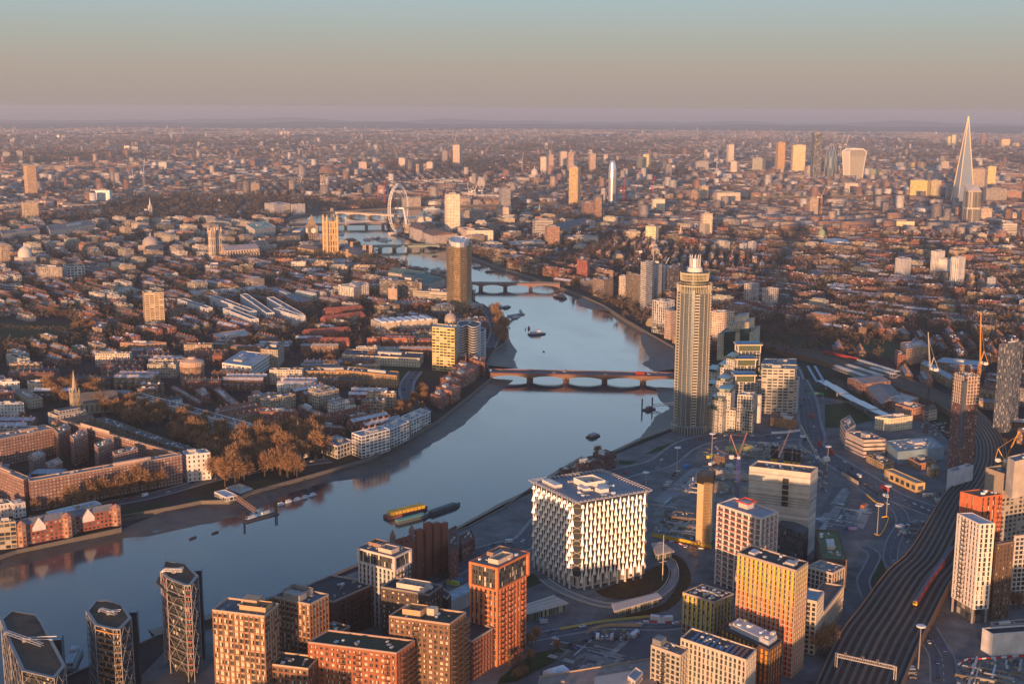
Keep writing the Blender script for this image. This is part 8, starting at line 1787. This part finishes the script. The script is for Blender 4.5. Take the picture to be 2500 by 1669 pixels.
# ---------------------------------------------------------------- vehicles now that landmarks are known
its = []
for kind, cn, x, y, an, z, nm in PENDING:
 car(kind, cn if kind != 'van' or cn in ('white','grey','silver') else 'white', x, y, an, z, 'car', 'vehicles on '+nm.replace('_', ' ')); o = [o for o in C.objects][-1]
 while o.parent: o = o.parent
 p = proj(x, y); its.append((o, p[0], p[1], f'{cn} {kind}'+(' on the bridge' if 'bridge' in nm else ' on the road')))
assign_labels(its)
# ---------------------------------------------------------------- trees
def tree_mesh(seed, H=14, R_=5.5, n=900):
 r = random.Random(seed); t_ = MB(); base = H*.28
 t_.lathe(0, 0, [(.45,0),(.34,base),(.2,H*.5)], 7, (.07,.05,.035), 'bark')
 for k in range(7):
  a = 2*pi*k/7+r.uniform(-.3,.3); e = (cos(a)*R_*.6, sin(a)*R_*.6, H*r.uniform(.6,.9)); t_.beam((0,0,base*r.uniform(.8,1.3)), e, .22, .22, (.07,.05,.035), 'bark')
 c = MB(); blobs = [(r.uniform(-.45,.45)*R_, r.uniform(-.45,.45)*R_, H*r.uniform(.5,.8), R_*r.uniform(.4,.62)) for _ in range(9)]
 for _ in range(n):
  bx, by, bz, br = r.choice(blobs); v = Vector((r.gauss(0,1), r.gauss(0,1), r.gauss(0,1))).normalized(); p = Vector((bx,by,bz))+v*br*r.uniform(.35,1); d = (v+Vector((r.uniform(-.6,.6), r.uniform(-.6,.6), r.uniform(.1,.9)))).normalized(); L = r.uniform(.9,2.0); s = d.cross(Vector((r.uniform(-1,1), r.uniform(-1,1), .3))).normalized()*r.uniform(.08,.2)
  k = r.uniform(.7,1.3); c.face([p-s, p+s, p+d*L+s*.4, p+d*L-s*.4], (.3*k,.18*k,.1*k), 'twig')
 return t_.mesh('trunk'), c.mesh('crown')
TM = [tree_mesh(s, random.uniform(12,16), random.uniform(5,6.5)) for s in range(5)]
TREES = []
def scatter(z, pts, n, s=(.8,1.3), zone='garden'):
 P4 = px(z, *pts) if z else pts; xs = [p.x for p in P4]; ys = [p.y for p in P4]; poly = [(p.x, p.y) for p in P4]; k = 0
 for _ in range(n*12):
  x, y = random.uniform(min(xs), max(xs)), random.uniform(min(ys), max(ys))
  if inpoly(x, y, poly) and not inpoly(x, y, riv2): TREES.append((x, y, random.uniform(*s), zone)); k += 1
  if k >= n: break
def line_trees(z, pts, step, zone='avenue', s=(.7,1.0), off=0):
 c = px(z, *pts)
 for a, b in zip(c, c[1:]):
  k = max(1, int((b-a).length/step)); d = (b-a).normalized(); nn = Vector((-d.y, d.x))
  for i in range(k): p = a.lerp(b, i/k)+nn*(off+random.uniform(-1.5,1.5)); TREES.append((p.x, p.y, random.uniform(*s), zone))
scatter('a', (1360,180,1420,20,1750,-60,2100,-90,2080,50,1900,110,1650,215,1400,235), 64, (1.5,2.0), 'riverside garden')
scatter('d', (780,1010,1170,1120,1560,1230,1900,1345,1950,1500,1380,1420,1180,1300,640,1080), 105, (1.2,1.7), 'long garden')
scatter('d', (240,900,560,900,760,950,700,1060,300,1040), 30, (1.1,1.5), 'church square')
line_trees('a', (450,385,640,335,830,300,1010,250,1080,235), 8, 'mansion street', (1.3,1.7))
line_trees('a', (230,400,330,385,450,365), 7, 'mansion street')
for dd in (-7, 7): line_trees('d', (1890,640,1960,520,2010,400), 7, 'brick street', off=dd); line_trees('d', (2250,650,2310,540,2349,420), 7, 'brick street', off=dd)
scatter('e', (1020,500,1060,600,1070,740,1130,760,1145,640,1080,560), 44, (1.1,1.5), 'embankment'); scatter('e', (560,1130,620,1010,590,1000,640,1190,520,1230,150,1290,10,1340,400,1200), 30, (.8,1.1), 'flats garden')
scatter('e', (840,540,1000,560,1020,640,960,600,850,590), 22, (.8,1.2), 'museum garden'); scatter('d', (560,610,700,430,640,410,440,560), 26, (1,1.3), 'playing field'); line_trees('d', (0,455,240,450,500,470), 9, 'playing field', (1.1,1.4)); line_trees('d', (0,540,200,560,430,560), 9, 'playing field', (.9,1.1))
scatter('d', (2060,760,2240,760,2240,820,2060,830), 10, (1,1.2), 'palace front'); line_trees('e', (10,860,150,870,480,880), 13, 'palace front', (.9,1.2))
scatter('e', (1480,170,1520,110,1800,120,1960,170,1940,240,1700,230,1560,200), 90, (.9,1.3), 'bare park'); scatter('e', (1350,250,1480,220,1590,270,1590,340,1400,310), 34, (.8,1.1), 'palace garden'); line_trees('e', (1570,390,1700,450,1850,500,1960,560,2060,620), 10, 'right river walk', (.6,.9))
scatter('f', (640,640,900,660,1250,740,1560,700,1550,760,1250,800,1000,780,700,740), 80, (.7,1.1), 'right park'); scatter('f', (660,740,950,800,900,830,700,780), 20, (.7,1), 'right park')
scatter('b', (1100,1440,1180,1270,1330,1180,1400,1200,1500,1260,1440,1290,1200,1480), 16, (.45,.75), 'new street garden'); scatter('K', (190,1180,220,1060,330,1060,340,1240), 3, (1.1,1.3), 'viaduct corner'); scatter('K', (2240,330,2349,300,2349,700,2230,680), 9, (.8,1), 'tower court')
scatter('F', (1120,200,2100,330,2050,470,1350,420,1160,470), 60, (.7,1.1), 'right park'); scatter('b', (500,870,700,760,860,650,960,600,900,640,620,820), 12, (.5,.7), 'river road'); scatter('D', (500,40,620,150,700,350,660,60), 6, (.4,.6), 'cube forecourt')
scatter('g', (50,700,520,665,660,710,640,770,300,775,40,780), 190, (1.1,1.5), 'dark park'); scatter('f', (950,30,1250,110,1250,180,800,150,700,60), 60, (.9,1.2), 'museum park'); scatter('f', (700,140,1300,180,1420,260,1100,250,740,230), 70, (.8,1.1), 'estate')
scatter('E', (210,830,370,830,340,690,260,690), 22, (1.2,1.6), 'abbey green'); scatter('E', (430,800,520,800,510,740,440,740), 8, (1.1,1.4), 'abbey green'); line_trees('E', (1130,750,1280,800,1400,850,1560,890), 7, 'palace garden edge', (.6,.8)); line_trees('E', (220,370,520,400,760,330,1200,290), 10, 'far embankment', (1,1.3)); scatter('h', (225,745,390,745,560,790,540,820,300,810), 80, (.9,1.3), 'bare park')
for x, y, s, z_ in TREES: occupy(rect(x, y, 7, 7), 0)
# ---------------------------------------------------------------- streets of houses and offices
GEN = []   # kind, x, y, L, W, ang, h, col, rcol, desc
def blocked(pl):
 c = center(pl)
 if is_occ(c.x, c.y): return True
 return any(is_occ(p.x, p.y) for p in pl) or any(is_occ((pl[i].x+pl[(i+1)%4].x)/2, (pl[i].y+pl[(i+1)%4].y)/2) for i in range(4))
def gen(kind, x, y, L, W, an, h, col, rcol, desc):
 pl = rect(x, y, L, W, an)
 if blocked(pl): return False
 GEN.append((kind, x, y, L, W, an, h, jit(col, .18), jit(rcol, .2), desc)); occupy(pl, 1.0); return True
occupy(gs([(280,1669),(420,1560),(900,1400),(1270,1205),(1640,1050),(1640,900),(1700,860),(1960,900),(2120,930),(2250,1010),(2330,1120),(2400,1180),(2560,1180),(2700,1900),(200,2000)]), 0)
TC = [((.27,.1,.065),'red brick'),((.22,.12,.075),'brown brick'),((.34,.25,.15),'yellow brick'),((.62,.58,.52),'white stucco'),((.16,.1,.075),'dark brick')]
OC = [((.5,.44,.36),'pale stone'),((.42,.33,.24),'tan'),((.3,.27,.25),'grey'),((.6,.55,.48),'cream'),((.13,.14,.15),'dark glass'),((.36,.18,.11),'red brick')]
RC = [((.1,.105,.12),'dark'),((.25,.27,.3),'grey'),((.5,.51,.54),'white'),((.2,.11,.08),'rust')]
GRA = {}
cs = 54.0
for i in range(-60, 78):
 for j in range(-30, 90):
  x0, y0 = 500+i*cs+random.uniform(-4,4), 1400+j*42+random.uniform(-4,4)
  x0, y0 = x0, y0-1200
  a = proj(x0, y0, 0)
  if not (-260 < a[0] < 2760 and a[1] < 1800) or hypot(x0-EX, y0-EY) > 3700: continue
  if is_occ(x0, y0) and random.random() < .6: continue
  zi = (int(x0//330), int(y0//330));
  rb = a[0] > 1250 and inpoly(x0, y0, [(p.x, p.y) for p in right]+[(9000, 2000), (9000, -3000), (-855, -3000)])
  if zi not in GRA: GRA[zi] = random.choice((radians(106), radians(106), radians(150), radians(16)) if not rb else (radians(-30), radians(-56), radians(104), radians(50)))
  g = GRA[zi]; c_, s_ = cos(g), sin(g); py_ = a[1]
  x0 += random.uniform(-3,3)
  def off(u, v): return x0+u*c_-v*s_, y0+u*s_+v*c_
  r = random.random()
  if (not rb and py_ > 640) or (rb and py_ > 560):
   slabp = .28 if not rb else .45
   if r < slabp:
    col, cn = random.choice(TC[:3]+[TC[4]]) if rb else random.choice(TC[:3]+OC[:2]+OC[3:4]); rc, rn = random.choice(RC[:3]); h = random.uniform(12,19); X, Y = off(0, 0); L = random.uniform(26,46)
    gen('apartment', X, Y, L, 11, g, h, col, rc, f'{cn} flat roofed block'); X, Y = off(random.uniform(-8,8), 22); gen('apartment', X, Y, L*.8, 10, g, h*random.uniform(.7,1), col, rc, f'{cn} flat roofed block')
   elif r < .86:
    wt = [4,3,3,1.6,2] if not rb else [3,3,2,.5,3]; col, cn = random.choices(TC, wt)[0]; rc, rn = random.choice([RC[0],RC[0],RC[1],RC[1],RC[3],RC[2]]); h = random.uniform(9,13) if not rb else random.uniform(7.5,11); L = random.uniform(38,52)
    for v in (-10, 11): X, Y = off(0, v); gen('terrace', X, Y, L, 9.5, g, h, col, rc, f'{cn} terrace with {rn} roof')
   elif r < .93:
    X, Y = off(0,0);
    for _ in range(4): xx, yy = off(random.uniform(-18,18), random.uniform(-14,14)); (TREES.append((xx, yy, random.uniform(.6,1), 'street')) if not is_occ(xx, yy) else None)
   else:
    col, cn = random.choice(OC); rc, rn = random.choice(RC[:3]); X, Y = off(0,0); gen('office', X, Y, random.uniform(24,38), random.uniform(18,26), g, random.uniform(12,22), col, rc, f'{cn} office with {rn} roof')
   for _ in range(2 if rb else 1):
    xx, yy = off(random.uniform(-25,25), random.uniform(-20,20))
    if not is_occ(xx, yy) and random.random() < (.8 if rb else .5): TREES.append((xx, yy, random.uniform(.5,.9), 'street'))
  else:
   if r < .62:
    col, cn = random.choice(OC); rc, rn = random.choice(RC[:3]); h = random.uniform(14,28); X, Y = off(0,0); L, W = random.uniform(24,46), random.uniform(16,32)
    if not gen('office', X, Y, L, W, g, h, col, rc, f'{cn} office with {rn} roof'): gen('office', X, Y, 18, 14, g, h*.8, col, rc, f'{cn} office with {rn} roof')
   elif r < .9:
    col, cn = random.choice(TC); rc, rn = random.choice([RC[0],RC[1],RC[1],RC[2],RC[3]]); L = random.uniform(34,50)
    for v in (-10, 11): X, Y = off(0, v); gen('terrace', X, Y, L, 11, g, random.uniform(10,16), col, rc, f'{cn} terrace with {rn} roof')
   else:
    for _ in range(5): xx, yy = off(random.uniform(-18,18), random.uniform(-14,14)); (TREES.append((xx, yy, random.uniform(.7,1.2), 'street')) if not is_occ(xx, yy) else None)
def gen_mesh(k, near=True):
 kind, x, y, L, W, an, h, col, rcol, desc = k; pl = rect(0, 0, L, W, an); w_, r_, c_ = MB(), MB(), MB(); wp = (.42,.5,0) if kind == 'terrace' else (.6,.5,0)
 ux, uy = Vector((cos(an), sin(an))), Vector((-sin(an), cos(an)))
 w_.prism(pl, 0, h, col, rcol, 3.2, 3.2, wp, top=False)
 if kind == 'terrace' and (W < 10 or random.random() < .5):
  e = [pl[0], pl[1], pl[2], pl[3]]; m1, m2 = (e[0]+e[3])/2, (e[1]+e[2])/2; rh = 2.6; f = lambda p, z: (p.x, p.y, z)
  r_.face([f(e[0],h),f(e[1],h),f(m2,h+rh),f(m1,h+rh)], rcol, 'roof'); r_.face([f(e[2],h),f(e[3],h),f(m1,h+rh),f(m2,h+rh)], rcol, 'roof'); w_.face([f(e[1],h),f(e[2],h),f(m2,h+rh)], col, 'plain'); w_.face([f(e[3],h),f(e[0],h),f(m1,h+rh)], col, 'plain')
  n = max(2, int(L/(7 if near else 12)))
  for i in range(n):
   p = m1.lerp(m2, (i+.5)/n); c_.box(p.x, p.y, h+rh*.4, .9, 2.6, rh*.6+1.5, an, jit((.3,.15,.09), .2))
   if near: c_.box(p.x, p.y, h+rh+1.5, .5, 2.0, .5, an, (.4,.2,.11))
  if near:
   for i in range(n): p = pl[3].lerp(pl[2], (i+.5)/n)+uy*2; w_.prism(rect(p.x, p.y, 3.4, 4.2, an), 0, h*.62, col, rcol, 3, 3, wp)
 else:
  r_.face([(p.x,p.y,h-.25) for p in ccw(pl)], rcol, 'roof'); w_.parapet(pl, h-.3, .8, .45, jit(col, .1))
  if kind == 'office' and L > 22: q2 = rect(0, 0, L*.7, W*.6, an); w_.prism(q2, h, h+3.4, col, rcol, 3.2, 3.4, (.8,.5,0))
  for _ in range(random.randint(3,7) if near else 2): p = ux*random.uniform(-.4,.4)*L+uy*random.uniform(-.35,.35)*W; c_.box(p.x, p.y, h-.25, random.uniform(1,4), random.uniform(1,3), random.uniform(1,2.6), an, jit(random.choice([(.45,.45,.45),(.6,.58,.55),(.25,.2,.17)]), .3))
 return w_, r_, c_
def vis(k):
 a = proj(k[1], k[2], 8)
 return (k[3]*k[6])/a[2]**2 if (-10 < a[0] < 2510 and a[1] < 1690) else 0
its = []
for kind, cat, nm, part3, lim in (('terrace','terrace','brick_terrace','chimney',235),('office','office block','office_building','roof_plant',190),('apartment','apartment block','apartment_building','roof_plant',200)):
 ks = sorted([k for k in GEN if k[0] == kind], key=vis, reverse=True); big = MB()
 for i, k in enumerate(ks):
  w_, r_, c_ = gen_mesh(k, i < lim*1.5)
  if i < lim and vis(k) > 0:
   T = Thing(nm, None, cat, k[1], k[2], 'street pattern '+cat+'s'); T.x = T.y = 0
   if i >= 70: r_.face; b = len(r_.v); r_.v += c_.v; r_.f += [tuple(b+q_ for q_ in f) for f in c_.f]; r_.c += c_.c; r_.m += c_.m; r_.uv += c_.uv; r_.w += c_.w
   T.part('wall', w_); ro = T.part('roof', r_)
   if i < 70:
    st = 12 if kind == 'terrace' and i < lim*1.5 else 6
    for j in range(0, len(c_.f), st): cc = MB(); idx = c_.f[j:j+st]; o0 = idx[0][0]; o1 = idx[-1][-1]+1; cc.v = c_.v[o0:o1]; cc.f = [tuple(q_-o0 for q_ in f) for f in idx]; cc.c = c_.c[j:j+st]; cc.m = c_.m[j:j+st]; cc.uv = c_.uv[j:j+st]; cc.w = c_.w[j:j+st]; T.part(part3, cc, parent=ro)
   p = proj(k[1], k[2], k[6]); its.append((T.o, p[0], p[1], k[9]))
  else:
   b = len(big.v); off = (k[1], k[2], dz(k[1], k[2]))
   for mb in (w_, r_, c_):
    b = len(big.v); big.v += [(v[0]+off[0], v[1]+off[1], v[2]+off[2]) for v in mb.v]; big.f += [tuple(b+q_ for q_ in f) for f in mb.f]; big.c += mb.c; big.m += mb.m; big.uv += mb.uv; big.w += mb.w
 if big.f: o = bpy.data.objects.new('distant_'+kind+'s', big.mesh('distant_'+kind+'s')); C.objects.link(o); o['kind'] = 'stuff'
assign_labels(its)
# ---------------------------------------------------------------- the city to the horizon
def boxes(name, X, Y, SX, SY, H, A, col, rcol, mk='facade', Z0=None):
 n = len(X); c, s = np.cos(A), np.sin(A); V = np.zeros((n, 8, 3)); Z = -((X-EX)**2+(Y-EY)**2)/(2*RE)
 for k, (a, b) in enumerate(((-1,-1),(1,-1),(1,1),(-1,1))):
  dx, dy = a*SX/2, b*SY/2
  for t_ in (0, 1): V[:, k+4*t_, 0] = X+dx*c-dy*s; V[:, k+4*t_, 1] = Y+dx*s+dy*c; V[:, k+4*t_, 2] = Z+(H if t_ else (0 if Z0 is None else Z0))
 fq = np.array([[0,1,5,4],[1,2,6,5],[2,3,7,6],[3,0,4,7],[4,5,6,7]]); Fc = (fq[None]+8*np.arange(n)[:, None, None]).reshape(-1, 4)
 me = bpy.data.meshes.new(name); me.vertices.add(n*8); me.vertices.foreach_set('co', V.ravel()); me.loops.add(len(Fc)*4); me.loops.foreach_set('vertex_index', Fc.ravel().astype('i')); me.polygons.add(len(Fc)); me.polygons.foreach_set('loop_start', np.arange(0, len(Fc)*4, 4).astype('i'))
 me.materials.append(M[mk]); me.materials.append(M['roof']); me.polygons.foreach_set('material_index', np.tile([0,0,0,0,1], n).astype('i'))
 ca = me.attributes.new('col', 'FLOAT_COLOR', 'FACE'); arr = np.ones((n, 5, 4), 'f'); arr[:, :4, :3] = col[:, None]; arr[:, 4, :3] = rcol; ca.data.foreach_set('color', arr.ravel())
 wa = me.attributes.new('wp', 'FLOAT_VECTOR', 'FACE'); wv = np.tile(np.array([.5,.5,0], 'f'), (n*5, 1)); wa.data.foreach_set('vector', wv.ravel())
 ul = me.uv_layers.new(name='uv'); U = np.zeros((n, 5, 4, 2), 'f'); nb = np.maximum(1, np.round(SX/3.5)); nf = np.maximum(1, np.round(H/3.4)); r = RNG.integers(0, 999, n)
 for f in range(4): U[:, f, 1, 0] = nb; U[:, f, 2, 0] = nb; U[:, f, 2, 1] = nf; U[:, f, 3, 1] = nf
 U[..., 0] += r[:, None, None]; ul.data.foreach_set('uv', U.ravel()); me.update(calc_edges=True); me.validate()
 o = bpy.data.objects.new(name, me); C.objects.link(o); o['kind'] = 'stuff'; return o
fx, fy = [], []
D_ = [];
N = 52000; u = RNG.random(N); r0, r1 = 3500.0, 24000.0; D = r0*(r1/r0)**(u**.8); ang = RNG.uniform(-.46, .46, N); az = YAW+ang; X = EX+np.sin(az)*D; Y = EY+np.cos(az)*D
keep = np.array([not inpoly(x, y, riv2) for x, y in zip(X, Y)]); occm = np.array([not is_occ(x, y) for x, y in zip(X, Y)]); keep &= occm
nz = np.sin(X/700+1)*np.sin(Y/900+2)+.5*np.sin(X/260)*np.sin(Y/310); keep &= (nz > -.5)|(RNG.random(N) < .06)
X, Y, D = X[keep], Y[keep], D[keep]; n = len(X); ga = (np.floor(X/700)*7+np.floor(Y/700)*13) % 5*.6; sp = 36*np.clip(D/5000, 1, 3); uu = X*np.cos(ga)+Y*np.sin(ga); vv = np.round((-X*np.sin(ga)+Y*np.cos(ga))/sp)*sp; X, Y = uu*np.cos(ga)-vv*np.sin(ga), uu*np.sin(ga)+vv*np.cos(ga); pal = np.array([(.5,.42,.36),(.4,.3,.22),(.3,.17,.12),(.25,.13,.09),(.62,.56,.5),(.2,.17,.16),(.7,.66,.62),(.3,.26,.24)]); pal = pal*1.0; pc = pal[RNG.choice(8, n, p=[.14,.17,.17,.17,.11,.12,.05,.07])]*RNG.uniform(.75,1.2,(n,1)); rp = np.array([(.12,.11,.12),(.2,.2,.22),(.4,.41,.43),(.2,.11,.08)]); rc = rp[RNG.choice(4, n, p=[.4,.3,.12,.18])]*RNG.uniform(.8,1.2,(n,1))
gz = ga; sc_ = np.clip(D/6000, .9, 2.2); H = (RNG.gamma(4, 1.7, n)+5)*np.where(D > 8000, .7, 1)*np.where((np.sin(X/900+.5)*np.sin(Y/700) > .35) & (D < 9000), 1.7, 1); tall = RNG.random(n) < .015; H[tall] = RNG.uniform(26,60,tall.sum()); SX = RNG.gamma(3, 14, n)*sc_+12; SY = RNG.uniform(9,19,n)*sc_; SX[tall] = RNG.uniform(16,30,tall.sum()); SY[tall] = RNG.uniform(14,22,tall.sum())
boxes('distant_city', X, Y, SX, SY, H, gz+RNG.normal(0,.05,n), pc, rc)
# ---------------------------------------------------------------- plant the trees
TREES = [t_ for t_ in TREES if not inpoly(t_[0], t_[1], riv2)]
def tvis(t_):
 a = proj(t_[0], t_[1], 8); return t_[2]**2/a[2]**2 if (0 < a[0] < 2500 and a[1] < 1669) else 0
TREES.sort(key=tvis, reverse=True); its = []
for i, (x, y, s, zone) in enumerate(TREES[:300]):
 tm, cm = TM[i%5]; o = bpy.data.objects.new('bare_tree', None); C.objects.link(o); o.location = (x, y, dz(x, y)); o.rotation_euler = (0,0,random.uniform(0,6.28)); o.scale = (s, s, s*random.uniform(.9,1.1)); o['category'] = 'tree'; o['group'] = 'bare winter trees'
 for nm, me in (('trunk', tm), ('crown', cm)): c = bpy.data.objects.new(nm, me); C.objects.link(c); c.parent = o
 p = proj(x, y, 8); its.append((o, p[0], p[1], ('tall' if s > 1.15 else 'small' if s < .75 else 'leafless')+' bare tree'+('' if zone in ('street','garden') else ' in the '+zone)))
assign_labels(its)
def leafmass(name, pts, nper, size, colr, spread=1.0, up=1.0):
 """many short twig faces round each point"""
 P = np.array([(x, y, -((x-EX)**2+(y-EY)**2)/(2*RE), s) for x, y, s in pts]); n = len(P)*nper; B = np.repeat(P, nper, 0); v = RNG.normal(size=(n,3)); v /= np.linalg.norm(v, axis=1)[:, None]; rad = RNG.uniform(.45,1,n)**.6
 c = B[:, :3].copy(); c[:, 0] += v[:, 0]*rad*5.2*B[:, 3]*spread; c[:, 1] += v[:, 1]*rad*5.2*B[:, 3]*spread; c[:, 2] += (7.5+v[:, 2]*rad*4.6)*B[:, 3]*up
 d = v+RNG.normal(0,.5,(n,3)); d /= np.linalg.norm(d, axis=1)[:, None]; s = np.cross(d, RNG.normal(size=(n,3))); s /= np.linalg.norm(s, axis=1)[:, None]; L = (RNG.uniform(.6,1.2,n)*size*B[:, 3])[:, None]; wd = s*L*.28
 V = np.stack([c-wd-d*L, c+wd-d*L, c+wd*.4+d*L, c-wd*.4+d*L], 1)
 me = bpy.data.meshes.new(name); me.vertices.add(n*4); me.vertices.foreach_set('co', V.ravel()); me.loops.add(n*4); me.loops.foreach_set('vertex_index', np.arange(n*4, dtype='i')); me.polygons.add(n); me.polygons.foreach_set('loop_start', np.arange(0, n*4, 4, dtype='i')); me.materials.append(M['twig'])
 ca = me.attributes.new('col', 'FLOAT_COLOR', 'FACE'); arr = np.ones((n,4),'f'); arr[:, :3] = np.array(colr)*RNG.uniform(.6,1.3,(n,1)); ca.data.foreach_set('color', arr.ravel()); me.update(calc_edges=True)
 o = bpy.data.objects.new(name, me); C.objects.link(o); o['kind'] = 'stuff'
leafmass('distant_trees', [(t_[0], t_[1], t_[2]) for t_ in TREES[300:]], 70, 1.1, (.16,.105,.068))
N = 34000; u = RNG.random(N); D = 1700.0*(16000/1700.0)**u; az = YAW+RNG.uniform(-.46,.46,N); X = EX+np.sin(az)*D; Y = EY+np.cos(az)*D
pts = [(x, y, 1+min(2.2, d/5500)) for x, y, d in zip(X, Y, D) if not inpoly(x, y, riv2) and not is_occ(x, y) and (random.random() < .5 or sin(x/700+1)*sin(y/900+2)+.5*sin(x/260)*sin(y/310) < -.45)]
leafmass('far_woodland', pts, 12, 2.7, (.105,.078,.055))
